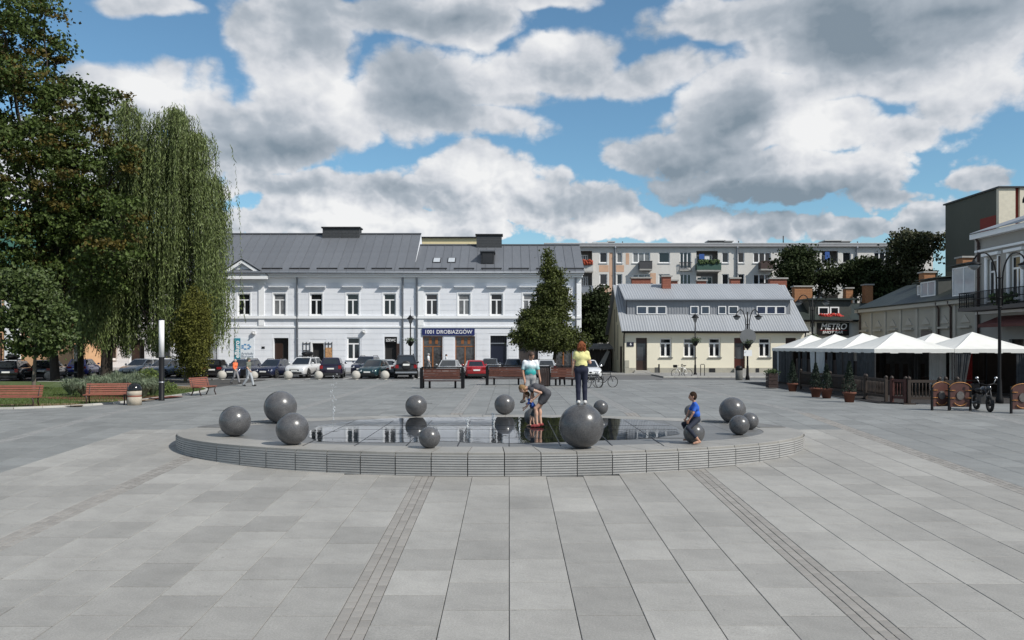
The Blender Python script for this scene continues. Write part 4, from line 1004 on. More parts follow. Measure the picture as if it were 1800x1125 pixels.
# ------------------------------------------------------------------ tents
canv = M('tent_canvas', (.74,.735,.70), .8, var=.08, scale=1.5, trans=.10, stain=.14)
curt = M('shaded_curtain_cloth', (.05,.053,.057), .85, var=.5, scale=3, trans=.05)  # near-black cloth: the shade inside the tents is put into its colour
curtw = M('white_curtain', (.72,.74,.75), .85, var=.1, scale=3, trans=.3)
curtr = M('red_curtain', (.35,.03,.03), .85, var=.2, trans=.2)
TX, TY, TS = 18.15, 41.0, 4.0
def tent(x, y, label):
    t = thing('party_tent', label, 'tent', (x, y, 0), 0, 'white tents of the terrace')
    h0, h1, k = 2.40, 3.28, 8; s_ = TS - .02
    bb = MB(); vs = []; cx = s_/2
    def P_(u, v):   # u,v in -1..1
        r = max(abs(u), abs(v)); z = h0 + (h1-h0)*((1-r)**1.12) - .05*(1-r)*r*4*(abs(u*v)/(r*r+1e-6)<.9)
        return Vector((cx + u*cx, cx + v*cx, z))
    for i in range(k*2+1):
        for j in range(k*2+1): vs.append(P_(i/k-1, j/k-1))
    w_ = k*2+1
    fs = []
    for i in range(k*2):
        for j in range(k*2):
            a, b_, c, d = i*w_+j, (i+1)*w_+j, (i+1)*w_+j+1, i*w_+j+1
            if (i < k) == (j < k): fs += [(a,b_,c),(a,c,d)]
            else: fs += [(a,b_,d),(b_,c,d)]
    bb.add(vs, fs); bb.build('canopy', canv, t, fix=False)
    bb = MB(); nseg = 10
    for (ax, ay, bx_, by) in ((0,0,s_,0),(s_,0,s_,s_),(s_,s_,0,s_),(0,s_,0,0)):
        for q in range(nseg):
            f0, f1 = q/nseg, (q+1)/nseg; dz = .02*math.sin(q*2.3)
            bb.quad((ax+(bx_-ax)*f0, ay+(by-ay)*f0, h0), (ax+(bx_-ax)*f1, ay+(by-ay)*f1, h0), (ax+(bx_-ax)*f1, ay+(by-ay)*f1, h0-.2+dz), (ax+(bx_-ax)*f0, ay+(by-ay)*f0, h0-.2+dz))
    bb.build('valance', canv, t, fix=False)
    for ax, ay in ((.06,.06),(s_-.06,.06),(s_-.06,s_-.06),(.06,s_-.06)):
        bb = MB(); bb.box(ax-.03, ay-.03, 0, ax+.03, ay+.03, h0+.01); bb.build('pole', dkmetal, t)
    return t
def curtain(t, ax, ay, bx_, by, mt, z0=.15, z1=2.3, gather=1.):
    """hanging pleated cloth between two plan points"""
    n = 24; vs = []; fs = []; d = Vector((bx_-ax, by-ay, 0)); nn = Vector((-d.y, d.x, 0)).normalized()
    for i in range(n+1):
        for zz, g_ in ((z1,1),((z0+z1)/2,.5+.5*gather),(z0,gather)):
            p = Vector((ax,ay,0)) + d*(i/n)*g_ + nn*.05*math.sin(i*1.9); vs.append((p.x,p.y,zz))
    for i in range(n):
        for k in range(2): fs.append((i*3+k, i*3+3+k, i*3+4+k, i*3+1+k))
    bb = MB(); bb.add(vs, fs, True); return bb.build('curtain', mt, t, fix=False)
order = ['nearest', 'second', 'third', 'farthest']
tents = {}
for j in range(4):
    for i in range(2):
        tents[i, j] = tent(TX + i*TS, TY + j*TS, f"white pavilion tent, {order[j]} of the {'row along the square' if i == 0 else 'back row by the house'}")
s_ = TS
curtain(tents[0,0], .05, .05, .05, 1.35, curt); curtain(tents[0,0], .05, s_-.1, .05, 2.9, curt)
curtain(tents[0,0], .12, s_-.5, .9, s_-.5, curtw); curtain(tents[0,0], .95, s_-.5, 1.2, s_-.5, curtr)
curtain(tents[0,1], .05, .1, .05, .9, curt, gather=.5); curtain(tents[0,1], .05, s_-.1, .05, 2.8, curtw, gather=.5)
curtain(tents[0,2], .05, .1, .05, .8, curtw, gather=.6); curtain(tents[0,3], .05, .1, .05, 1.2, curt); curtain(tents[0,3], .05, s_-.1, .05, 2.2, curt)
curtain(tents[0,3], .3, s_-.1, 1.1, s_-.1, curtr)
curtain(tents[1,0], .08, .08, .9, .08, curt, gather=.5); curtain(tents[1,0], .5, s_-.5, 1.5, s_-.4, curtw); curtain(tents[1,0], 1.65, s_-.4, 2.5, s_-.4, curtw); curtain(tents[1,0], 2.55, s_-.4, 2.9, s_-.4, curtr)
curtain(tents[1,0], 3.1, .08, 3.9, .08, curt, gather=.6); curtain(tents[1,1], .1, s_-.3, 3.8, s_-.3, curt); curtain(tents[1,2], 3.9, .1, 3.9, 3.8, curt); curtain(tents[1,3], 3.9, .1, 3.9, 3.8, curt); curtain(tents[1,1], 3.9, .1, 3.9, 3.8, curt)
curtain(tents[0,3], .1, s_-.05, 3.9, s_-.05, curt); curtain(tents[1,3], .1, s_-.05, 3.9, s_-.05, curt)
# dark floor and screens added to deepen the shade under the tents
dk = MB(); q = 16.3
for i in range(48): dk.box(16.3 + i*.225, 36.4, 0, 16.3 + i*.225 + .215, 57.2, .03)
dko = dk.build('darkening_deck', M('darkening_deck_boards', (.022,.018,.016), .8, var=.25, scale=2), None); tag(dko, kind='structure', label='dark plank floor added to deepen the shade under the white tents')
scr = M('darkening_screen', (.022,.014,.012), .8, var=.35, scale=3)
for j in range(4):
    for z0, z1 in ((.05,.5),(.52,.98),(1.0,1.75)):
        bb = MB(); bb.box(.10, .5+z0*0, z0, .14, TS-.5, z1); bb.build('darkening_side_screen', scr, tents[0,j])
    bb = MB(); bb.box(TS-.14, .1, .05, TS-.10, TS-.1, 2.35); bb.build('darkening_back_screen', scr, tents[1,j])
    curtain(tents[0,j], .05, 1.45 if j else 1.4, .05, 2.1, curt, gather=.8); curtain(tents[0,j], .05, 2.6, .05, 2.85, curtw if j % 2 else curt, gather=.9)  # extra curtains added to close and darken the open side
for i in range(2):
    bb = MB(); bb.box(.1, TS-.2, .05, TS-.1, TS-.15, 2.35); bb.build('darkening_back_screen', scr, tents[i,3])
    bb = MB(); bb.box(.1, TS-.3, .05, TS-.1, TS-.25, 1.5 if i else 1.0); bb.build('darkening_back_screen', scr, tents[i,1])
# a last tent further right
t9 = tent(27.6, 39.2, 'white pavilion tent cut off by the right edge of the picture')
# terrace furniture: tables with chairs in the shade
def cafe_set(x, y, label):
    t = thing('cafe_table', label, 'table', (x, y, 0), RN.uniform(0,1), 'wooden tables under the tents')
    bb = MB(); bb.box(-.6,-.4,.70,.6,.4,.75); bb.build('table_top', wood_dk, t)
    for ax in (-.5,.5):
        for ay in (-.3,.3): bb = MB(); bb.box(ax-.04,ay-.04,0,ax+.04,ay+.04,.70); bb.build('leg', wood_dk, t)
for x, y, lb_ in ((20.2,43.2,'dark wooden table under the nearest front tent'),(20.2,47.2,'dark wooden table under the second front tent'),(20.3,51.,'dark wooden table under the third front tent'),(24.2,43.4,'dark wooden table under the nearest back tent'),(24.3,47.3,'dark wooden table under the second back tent')): cafe_set(x, y, lb_)
# fence of posts and rails
fw_ = M('fence_wood', (.034,.022,.016), .65, var=.25, scale=5); fw2 = M('fence_red', (.06,.016,.012), .6, var=.2)  # browns darkened so the tents' shadow is part of the wood colour
def fence_bay(x0, y0, x1, y1, label, mt=None, last=True):
    mt = mt or fw_
    t = thing('fence_panel', label, 'fence', (x0, y0, 0), math.atan2(y1-y0, x1-x0), 'wooden terrace fence panels'); L_ = math.hypot(x1-x0, y1-y0)
    for u in ((.05, L_-.05) if last else (.05,)):
        bb = MB(); bb.box(u-.06,-.06,0,u+.06,.06,1.1); po = bb.build('post', mt, t)
        bb = MB(); bb.lathe([(.08,0),(.09,.04),(.05,.1),(.0,.13)], (u,0,1.1), 8); bb.build('finial', fw_, po)
        bb = MB(); bb.box(u-.25,-.12,0,u+.25,.12,.06); bb.build('foot', fw_, po)
    for z in (.22, .95):
        bb = MB(); bb.box(.12,-.03,z,L_-.12,.03,z+.12); bb.build('rail', mt, t)
    k = max(3, int(L_/.16))
    for q in range(k):
        u = .18 + (L_-.36)*q/(k-1); bb = MB(); bb.tube([(u,0,.34),(u,0,.45),(u,0,.64),(u,0,.85),(u,0,.95)], [.016,.03,.018,.03,.016], 6); bb.build('baluster', mt, t)
    return t
ys = [37.0, 39.2, 41.4, 43.6, 45.8, 48.0]; wd5 = ['fence panel left of the red post', 'fence panel behind the nearest potted conifer', 'fence panel beside the third tent pole', 'fence panel behind the middle pot', 'fence panel nearest the far end of the terrace']
for i in range(5): fence_bay(16.95, ys[i+1], 16.95, ys[i]+.05, 'brown wooden ' + wd5[i])
fence_bay(16.98, 36.7, 17.35, 36.0, 'short corner panel of the wooden fence with red posts', fw2)
fence_bay(17.35, 35.9, 18.7, 35.75, 'brown wooden fence panel facing the viewer on the terrace'); fence_bay(18.85, 35.72, 19.4, 35.6, 'short brown fence panel beside the arched boards')
# arched boards with gilt trim
gilt = M('gilt_trim', (.34,.15,.04), .4, metal=.3, var=.2); pbd = M('painted_board', (.075,.03,.024), .45, var=.25, scale=4)
def arched(x, y, label, rz=0.):
    t = thing('arched_board', label, 'fence', (x, y, 0), rz, 'arched terrace boards')
    pl = [(-.42,-.02,.15),(.42,-.02,.15),(.42,-.02,.85)] + [(.42*math.cos(a),-.02,.85+.25*math.sin(a)) for a in np.linspace(.25, math.pi-.25, 9)] + [(-.42,-.02,.85)]
    bb = MB(); bb.prism(pl, (0,.05,0)); bb.build('board', pbd, t)
    bb = MB(); bb.tube([(.45*math.cos(a),-.03,.85+.27*math.sin(a)) for a in np.linspace(0.2, math.pi-.2, 14)], .016, 6); bb.build('arch_trim', gilt, t)
    for z in (.5, .8): bb = MB(); bb.tube([(-.42,-.05,z),(-.2,-.05,z)], .015, 5); bb.tube([(.2,-.05,z),(.42,-.05,z)], .015, 5); bb.build('gilt_bar', gilt, t)
    bb = MB(); bb.tube([(.3*math.cos(a),-.05,.5+.3*math.sin(a)) for a in np.linspace(math.pi*1.2, math.pi*1.8, 8)], .018, 6); bb.build('gilt_scroll', gilt, t)
    bb = MB(); bb.prism([(.15*math.cos(a),-.06,.6+.17*math.sin(a)) for a in np.linspace(0, 2*math.pi, 16, endpoint=False)], (0,.03,0)); bb.build('medallion', M('medallion', (.10,.09,.085), .5, var=.5, scale=9), t)
    for ax in (-.42,.42): bb = MB(); bb.box(ax-.035,-.035,0,ax+.035,.035,1.02); bb.build('post', black, t)
p = G(1654, 721); arched(p.x, p.y, 'narrow arched wooden board with grey medallion beside the fence', .25)
p = G(1687, 722); arched(p.x, p.y, 'arched wooden board with bright gilt trim left of the motorcycle')
p = G(1797, 727); arched(p.x, p.y, 'arched orange wooden board at the right edge of the picture')
# potted conifers
terra = M('terracotta', (.13,.045,.026), .8, var=.2)
def conifer_pot(px, py, h, label):
    p = G(px, py); t = thing('potted_conifer', label, 'potted plant', p, 0, 'potted conifers along the terrace')
    bb = MB(); bb.lathe([(.0,0),(.19,0),(.26,.38),(.30,.38),(.30,.46),(.25,.46),(.24,.42),(0,.42)], (0,0,0), 16); bb.build('pot', terra, t)
    bb = MB(); bb.tube([(0,0,.4),(0,0,.8)], .03, 6); bb.build('stem', wood_dk, t)
    n = 900; tt_ = NR.random(n)**.8; a = NR.random(n)*6.28; r = (1-tt_)*.34*np.sqrt(NR.random(n))*(1+.15*np.sin(a*3)) + .03
    c = np.stack([r*np.cos(a), r*np.sin(a), .5 + tt_*h], 1); leafset('foliage', c, .10, M('dark_conifer', (.012,.024,.012), .8, var=.3, isl=.4), t, up=.8)
LEAFN = [0]
def leafset(name, c, size, mt, parent, up=.3, aspect=.5, nrm=None):
    """one mesh of folded diamond leaves at points c"""
    n = len(c); c = np.asarray(c, float)
    d = NR.normal(size=(n,3)); d[:,2] += up; d /= np.linalg.norm(d, axis=1)[:,None]
    q = NR.normal(size=(n,3)); s_ = np.cross(d, q); s_ /= np.linalg.norm(s_, axis=1)[:,None] + 1e-9
    k = np.cross(d, s_); L = size*(.6+.8*NR.random(n))[:,None]
    v = np.stack([c - d*L*.5, c + s_*L*aspect*.5 + k*L*.12, c + d*L*.5, c - s_*L*aspect*.5 + k*L*.12], 1).reshape(-1,3)
    f = np.arange(n*4).reshape(-1,4)
    return link(name, npmesh(name, v, f, mt), parent)
for px, py, h, lb_ in ((1393,688,1.25,'potted conifer farthest along the terrace'),(1434,698,1.2,'potted conifer in orange pot in front of the terrace'),(1453,700,1.15,'potted conifer in dark pot between two others on the terrace'),(1493,707,1.35,'nearest potted conifer in a big terracotta pot')):
    conifer_pot(px, py, h, lb_)
p = G(1357, 683)
t = thing('planter_box', 'dark wooden planter box at the far corner of the terrace', 'planter', p)
for s_ in range(4): bb = MB(); bb.box(-.28, -.3, .05+s_*.22, .28, .3, .05+s_*.22+.2); bb.build('plank', M('planter_wood', (.03,.016,.014), .7, var=.2), t)
c = NR.normal(size=(250,3))*[.2,.2,.08] + [0,0,1.0]; leafset('plants', c, .12, M('plant_green', (.04,.07,.02), .8, var=.4), t)
# ------------------------------------------------------------------ cars
tyre_m = M('tyre', (.012,.012,.012), .85, var=.1); rim_a = M('alloy', (.42,.43,.45), .35, metal=.8, var=.05)
plate_m = M('number_plate', (.75,.75,.72), .5, var=.02); lamp_w = M('headlamp', (.62,.64,.66), .12, var=.2, scale=9, spec=.8); lamp_r = M('tail_lamp', (.22,.008,.01), .15, var=.2, scale=9)
cglass = M('car_glass', (.02,.023,.026), .04, var=.2, spec=.9); trim = M('car_trim', (.015,.015,.016), .5, var=.1)
KD = {  # L, W, belt, roof, hood, tail, ground; greenhouse x as fraction of L from rear: base rear, top rear, top front, base front
 'sedan': (4.5,1.74,.93,1.43,.90,.98,.20,.16,.30,.56,.74), 'hatch': (4.05,1.70,.95,1.47,.92,.95,.20,.02,.12,.52,.72), 'wagon': (4.6,1.76,.95,1.47,.92,.95,.20,.02,.09,.55,.73),
 'suv': (4.45,1.84,1.08,1.64,1.05,1.08,.26,.02,.12,.54,.72), 'offroad': (4.5,1.84,1.15,1.86,1.12,1.15,.32,.01,.05,.58,.68)}
def car(px, py, kind, face, paint, label, yaw=0., extras=(), d=None):
    """face: 'f' front towards the viewer, 'r' rear towards the viewer; (px,py) foot of the near end"""
    L, Wd, ZB_, ZR_, ZH, ZTl, Zg, br, tr_, tf, bf = KD[kind]
    if d is None: p = G(px, py)
    else: p = Vector((X(px, d), d, 0))
    rz = rad(-90 if face == 'f' else 90) + rad(yaw)
    fwd = Vector((math.cos(rz), math.sin(rz), 0)); cpos = p + (fwd if face == 'r' else -fwd) * (L/2); cpos.z = 0
    t = thing('parked_car', label, 'car', cpos, rz, 'cars parked along the street'); h = Wd/2
    fx = lambda f: (f-.5)*L
    st = [(0,Zg+.22,ZTl-.22,.80),(.012,Zg+.06,ZTl-.08,.90),(.05,Zg,ZTl,.97),(.2,Zg,max(ZTl,ZB_),1),(.5,Zg,ZB_,1),(.72,Zg,ZB_,1),(.80,Zg,ZH,.99),(.93,Zg,ZH-.10,.95),(.985,Zg+.02,ZH-.22,.86),(1.,Zg+.2,ZH-.36,.74)]
    vs = []; fs = []; n = 10
    for f, zl, zh, k in st:
        w_ = h*k; m_ = zl+(zh-zl)*.55
        half = [(w_*.88,zl),(w_,zl+.10),(w_*1.0,m_),(w_*.965,zh-.06),(w_*.84,zh)]
        ring = [(-y,z) for y,z in half] + [(y,z) for y,z in reversed(half)]
        vs += [(fx(f),y,z) for y,z in ring]
    for i in range(len(st)-1):
        for j in range(n): fs.append((i*n+j, i*n+(j+1)%n, (i+1)*n+(j+1)%n, (i+1)*n+j))
    fs += [tuple(range(n)), tuple(range((len(st)-1)*n+n-1, (len(st)-1)*n-1, -1))]
    bb = MB(); bb.add(vs, fs, True)
    hb, ht = h*.90, h*.70; zb = ZB_-.03
    gp = [(br,hb*.94,zb),(tr_,ht*.95,ZR_-.05),(tf,ht,ZR_-.05),(bf,hb*.97,zb)]
    vs = []
    for f, y, z in gp: vs += [(fx(f),-y,z),(fx(f),y,z)]
    vs += [(fx(tr_+.03),-ht*.75,ZR_),(fx(tr_+.03),ht*.75,ZR_),(fx(tf-.03),-ht*.8,ZR_),(fx(tf-.03),ht*.8,ZR_)]
    bb.add(vs, [(0,1,3,2),(6,7,5,4),(0,2,4,6),(1,7,5,3),(2,3,9,8),(4,10,11,5),(2,8,10,4),(3,5,11,9),(8,9,11,10),(0,6,7,1)])
    body = bb.build('body', paint, t)
    def pane(nm, a, b_, c, e, k=.1, k2=.1):
        a, b_, c, e = map(Vector, (a,b_,c,e)); nn = (b_-a).cross(e-a).normalized()
        def lp(u, v): return (a*(1-u)+b_*u)*(1-v) + (e*(1-u)+c*u)*v
        q = [lp(k,k2), lp(1-k,k2), lp(1-k,1-k2), lp(k,1-k2)]
        ctr = sum(q, Vector())/4
        if nn.dot(ctr - Vector((0,0,.9))) < 0: nn = -nn
        bb = MB(); bb.prism([p_+nn*.004 for p_ in q], nn*.008); return bb.build(nm, cglass, t)
    V = [Vector(v) for v in vs]
    pane('windscreen', V[6], V[7], V[5], V[4], .06, .05); pane('rear_window', V[0], V[1], V[3], V[2], .10, .14)
    for s_ in (0,1):
        a, b_, c, e = V[0+s_], V[6+s_], V[4+s_], V[2+s_]; m0 = a.lerp(b_, .5); m1 = e.lerp(c, .46)
        pane('side_window', a, m0, m1, e, .07, .10); pane('side_window', m0, b_, c, m1, .05, .10)
    rw = .33 if kind in ('sedan','hatch','wagon') else .37
    for f in (.19, .81):
        for s_ in (-1,1):
            wl_ = thing('wheel', None, None, (fx(f), s_*(h-.10), rw)); wl_.parent = t
            bb = MB(); bb.lathe([(rw*.62,-.105),(rw*.92,-.11),(rw,-.07),(rw,.07),(rw*.92,.11),(rw*.62,.105)], (0,0,0), 18); o = bb.build('tyre', tyre_m, wl_); o.rotation_euler = (rad(90),0,0)
            bb = MB(); bb.lathe([(rw*.64,-.10),(rw*.6,-.09),(rw*.3,-.06)], (0,0,0), 10)
            for q in range(5): a = q*1.2566; bb.prism([(math.cos(a-.2)*.05,math.sin(a-.2)*.05,.07),(math.cos(a-.22)*rw*.62,math.sin(a-.22)*rw*.62,.095),(math.cos(a+.22)*rw*.62,math.sin(a+.22)*rw*.62,.095),(math.cos(a+.2)*.05,math.sin(a+.2)*.05,.07)], (0,0,.02))
            o = bb.build('rim', rim_a, wl_); o.rotation_euler = (rad(-90*s_),0,0)
            bb = MB(); bb.lathe([(rw*1.13,-.01),(rw*1.13,.01)], (0,0,0), 18); o = bb.build('wheel_arch', trim, wl_); o.rotation_euler = (rad(90),0,0); o.location = (0, s_*.075, .02)
    xf, xr = fx(1.), fx(0.)
    for s_ in (-1,1):
        bb = MB(); bb.prism([(xf-.30,s_*h*.86,ZH-.30),(xf-.06,s_*h*.78,ZH-.36),(xf-.03,s_*h*.48,ZH-.35),(xf-.10,s_*h*.50,ZH-.22),(xf-.28,s_*h*.84,ZH-.18)], (.035,s_*.03,.01)); bb.build('headlight', lamp_w, t)
        if kind in ('wagon','offroad','suv'): bb = MB(); bb.box(xr-.02, min(s_*h*.64,s_*h*.90), ZTl-.32, xr+.16, max(s_*h*.64,s_*h*.90), ZTl-.06)
        else: bb = MB(); bb.box(xr-.025, min(s_*h*.45,s_*h*.88), ZTl-.28, xr+.12, max(s_*h*.45,s_*h*.88), ZTl-.10)
        bb.build('tail_light', lamp_r, t)
        bb = MB(); bb.ball((fx(bf-.045), s_*(h+.07), ZB_+.08), .12, 10, 6, (.6,.9,.65)); bb.build('mirror', paint if kind != 'offroad' else trim, t)
    bb = MB(); bb.box(xf-.12, -h*.42, ZH-.47, xf+.012, h*.42, ZH-.36); bb.build('grille', trim, t)
    bb = MB(); bb.box(xf-.2, -h*.66, Zg+.08, xf+.008, h*.66, Zg+.22); bb.build('air_intake', trim, t)
    bb = MB(); bb.box(xr-.015, -h*.80, Zg+.02, xr+.3, h*.80, Zg+.20); bb.build('rear_bumper', trim, t)
    bb = MB(); bb.box(xf+.0, -.26, Zg+.27, xf+.03, .26, Zg+.38); bb.build('number_plate', plate_m, t)
    if kind != 'offroad': bb = MB(); bb.box(xr-.035, -.26, ZTl-.36, xr+.02, .26, ZTl-.25); bb.build('number_plate', plate_m, t)
    bb = MB(); bb.box(xr+.3,-h*.8,Zg-.05,xf-.3,h*.8,Zg+.1); bb.build('underbody', trim, t)
    if 'rails' in extras:
        for s_ in (-1,1): bb = MB(); bb.tube([(fx(tr_+.03),s_*ht*.9,ZR_-.03),(fx(tr_+.06),s_*ht*.9,ZR_+.05),(fx(tf-.06),s_*ht*.9,ZR_+.05),(fx(tf-.03),s_*ht*.9,ZR_-.03)], .022, 6); bb.build('roof_rail', trim, t)
    if 'box' in extras:
        bb = MB(); bb.ball((fx((tr_+tf)/2),0,ZR_+.27), 1., 18, 10, (.95,.42,.20)); bb.build('roof_box', black, t)
        for f in (.35,.65): bb = MB(); q = tr_+(tf-tr_)*f; bb.box(fx(q)-.04,-ht,ZR_+.03,fx(q)+.04,ht,ZR_+.11); bb.build('roof_bar', trim, t)
    if 'spare' in extras:
        bb = MB(); bb.lathe([(.0,-.1),(.30,-.1),(.36,-.06),(.36,.08),(.28,.11),(0,.12)], (0,0,0), 20); o = bb.build('spare_wheel', trim, t); o.rotation_euler = (0,rad(-90),0); o.location = (xr-.1,.0,ZB_-.12)
        bb = MB(); bb.box(xr-.24,-.25,ZB_-.12,xr-.225,.25,ZB_+.02); bb.build('number_plate', plate_m, t)
        bb = MB(); bb.box(xr-.1,-h*.9,Zg+.12,xr+.1,h*.9,Zg+.24); bb.build('chrome_bumper', rim_a, t)
    if 'bars' in extras: pass
    return t
def paint(n, c, r=.25): return M('paint_'+n, c, r, metal=.25, var=.03, coat=1., spec=.5)
navy_p, blk_p = paint('navy', (.010,.014,.045)), paint('black', (.008,.008,.010)); slv = paint('silver', (.42,.43,.44)); wh_p = paint('white', (.74,.74,.74)); red_p = paint('red', (.33,.012,.016)); tl_p = paint('teal', (.008,.035,.042)); gry = paint('grey', (.10,.115,.135)); blu = paint('blue', (.02,.03,.22)); nvp = paint('plum', (.016,.012,.028)); lbl = paint('pale_blue', (.22,.27,.34))
car(404, 665.5, 'wagon', 'f', navy_p, 'dark navy estate car parked behind the walker in orange', -6, ('rails',))
car(462, 665, 'hatch', 'f', navy_p, 'navy hatchback parked left of the white off-road car', -7, ('rails',))
car(517, 664.8, 'suv', 'f', wh_p, 'white crossover with black roof box parked nose out', -7, ('box','rails'))
car(581, 665.5, 'suv', 'r', nvp, 'dark plum crossover parked tail out with white number plate', 8)
car(632, 660.5, 'suv', 'f', navy_p, 'dark navy crossover half hidden behind the teal hatchback', -6, ('rails',))
car(645, 666, 'hatch', 'f', tl_p, 'small dark teal hatchback parked nose out', -7)
car(679, 663, 'sedan', 'r', slv, 'silver saloon parked behind a concrete ball', 6)
car(714, 666, 'offroad', 'r', blk_p, 'black off-road car with spare wheel on its tail', 8, ('spare','rails'))
car(783, 664, 'sedan', 'f', slv, 'silver car behind the left wooden bench', -4)
car(838, 666, 'sedan', 'r', red_p, 'red saloon parked between two wooden benches', 6)
car(858, 659, 'sedan', 'f', slv, 'silver car behind the red saloon', -4)
car(901, 663, 'hatch', 'f', gry, 'blue-grey car behind the middle wooden bench', -3)
car(961, 664, 'wagon', 'r', slv, 'silver estate car with dark rear window behind the right bench', 2)
car(1040, 668, 'hatch', 'f', wh_p, 'white car behind the parked bicycles', 3)
car(10, 670, 'wagon', 'r', blk_p, 'black estate car with roof box at the left edge', 14, ('box','rails'))
car(72, 667, 'hatch', 'r', blk_p, 'black car with red tail lights behind the young maple', 12)
car(134, 662, 'hatch', 'r', blu, 'bright blue car behind the willow trunk', 10)
car(222, 663, 'hatch', 'f', slv, 'silver car right of the willow trunk', -9)
car(262, 664.5, 'wagon', 'f', lbl, 'pale blue-grey estate car behind the ornamental grass', -12)
car(320, 664, 'sedan', 'f', blk_p, 'black car behind the small conifer', -9)
car(372, 664, 'hatch', 'r', blk_p, 'black car right of the small conifer', 8)
# ------------------------------------------------------------------ concrete ball bollards
cb_m = M('ball_concrete', (.42,.40,.36), .85, var=.12, scale=5, fine=.15)
for px, wd_, lb_ in ((39,16,'pale concrete ball bollard behind the left bench'),(85,14,'pale concrete ball bollard beside the dark trunk'),(204,17,'pale concrete ball bollard behind the ornamental grass'),(390,16,'pale concrete ball bollard left of the two walkers'),(446,15,'pale concrete ball bollard right behind the grey walker'),(506.5,16,'pale concrete ball bollard in front of the white crossover'),(560,15.5,'pale concrete ball bollard left of the plum crossover'),(625.5,16,'pale concrete ball bollard left of the teal hatchback'),(676.5,16,'pale concrete ball bollard in front of the silver saloon')):
    p = G(px, 667); r = wd_/2/F*p.y; bb = MB(); bb.ball((0,0,r), r, 20, 12); bb.lathe([(r*.55,0),(r*.55,.05)], (0,0,0), 16); o = bb.build('ball_bollard', cb_m, None, p - Vector((0,0,.02)), fix=False); tag(o, lb_, 'bollard', 'concrete ball bollards')
# ------------------------------------------------------------------ tall-backed wooden benches
bw = M('bench_mahogany', (.10,.035,.022), .45, var=.25, scale=6, objr=.2)
def tall_bench(px, py, w_, label, rz=0.):
    p = G(px, py); t = thing('tall_bench', label, 'bench', p, rz, 'tall-backed benches facing the street'); h = w_/2
    for k in range(4): bb = MB(); bb.box(-h+.12, -.04, .56+k*.165, h-.12, .04, .56+k*.165+.15); bb.build('back_plank', bw, t)
    bb = MB(); bb.box(-h, -.10, 1.23, h, .14, 1.30); bb.build('top_rail', black, t)
    for s_ in (-1,1):
        bb = MB(); bb.box(s_*h-.09, -.09, 0, s_*h+.09, .09, 1.229); bb.build('post', black, t)
        bb = MB(); bb.box(s_*h-.08, .75, 0, s_*h+.08, .95, .75); bb.build('leg', black, t)
        bb = MB(); bb.box(s_*h-.07, .09, .66, s_*h+.07, .75, .75); bb.build('armrest', black, t)
        bb = MB(); bb.box(s_*(h-.45)-.06, .30, 0, s_*(h-.45)+.06, .45, .42); bb.build('leg', black, t)
    for k in range(4): bb = MB(); bb.box(-h+.1, .10+k*.16, .42, h-.1, .24+k*.16, .47); bb.build('seat_plank', bw, t)
    return t
tall_bench(777, 683, 2.45, 'tall-backed brown bench in front of the silver car'); tall_bench(890, 677, 2.5, 'tall-backed brown bench behind the man in white'); tall_bench(992, 678.5, 1.95, 'tall-backed brown bench left of the bicycles')
p = G(956, 679); t = thing('litter_bin', 'dark slatted litter bin beside the right wooden bench', 'litter bin', p)
for k in range(6): bb = MB(); bb.box(-.33+k*.112, -.22, .05, -.33+k*.112+.09, .22, 1.2); bb.build('slat', M('bin_slat', (.03,.016,.013), .6), t)
bb = MB(); bb.box(-.36,-.25,1.2,.36,.25,1.28); bb.build('lid', black, t); bb = MB(); bb.box(-.3,-.2,0,.3,.2,.05); bb.build('base', black, t)
# ------------------------------------------------------------------ park benches
slat_l = M('slat_wood', (.24,.085,.055), .5, var=.25, scale=7, objr=.15); cast = M('cast_iron', (.03,.012,.01), .5)
def park_bench(p, rz, label, L_=1.9):
    """seat faces local -y"""
    t = thing('park_bench', label, 'bench', p, rz, 'slatted park benches'); h = L_/2
    for k in range(5):
        z = .50+k*.095; y = .22+k*.028; bb = MB(); bb.obox((0,y,z), L_, .03, .07, Matrix.Rotation(rad(-16),3,'X')); bb.build('back_slat', slat_l, t)
    for k in range(4): bb = MB(); bb.box(-h,-.26+k*.115,.43,h,-.26+k*.115+.09,.465); bb.build('seat_slat', slat_l, t)
    for s_ in (-1,1):
        x = s_*(h-.14)
        bb = MB(); bb.tube([(x,-.30,0),(x,-.20,.22),(x,-.28,.42)], .03, 6); bb.tube([(x,.30,0),(x,.16,.25),(x,.18,.43),(x,.26,.62),(x,.37,.96)], .03, 6); bb.tube([(x,-.28,.415),(x,.18,.415)], .03, 6); bb.build('side_frame', cast, t)
    return t
p = G(22, 717); park_bench(p, rad(3), 'slatted bench at the left edge catching the sun', 2.15)
p = G(188, 711.5); park_bench(p, rad(12), 'reddish slatted bench beside the concrete litter bin', 1.8)
p = G(358, 694.5); park_bench(p, rad(74), 'small slatted bench seen from its end on the lawn corner', 1.5)
p = G(236.5, 712); t = thing('litter_bin', 'concrete litter bin with black dome lid on the lawn edge', 'litter bin', p)
bb = MB(); bb.lathe([(.29,0),(.29,.34),(.27,.36),(.27,.42),(.29,.44),(.29,.62)], (0,0,0), 24); bb.build('drum', M('bin_concrete', (.40,.35,.28), .9, var=.15, scale=6, fine=.25), t)
bb = MB(); bb.lathe([(.275,.361),(.292,.39),(.275,.419)], (0,0,0), 24); bb.build('red_band', M('bin_red', (.25,.08,.05), .8), t)
bb = MB(); bb.lathe([(.30,.625),(.30,.66),(.27,.78),(.2,.88),(.1,.93),(0,.945)], (0,0,0), 24); bb.build('dome_lid', M('gloss_black', (.01,.01,.01), .15), t)
p = G(1299, 668); t = thing('litter_bin', 'dark litter bin with domed hood before the yellow house', 'litter bin', p)
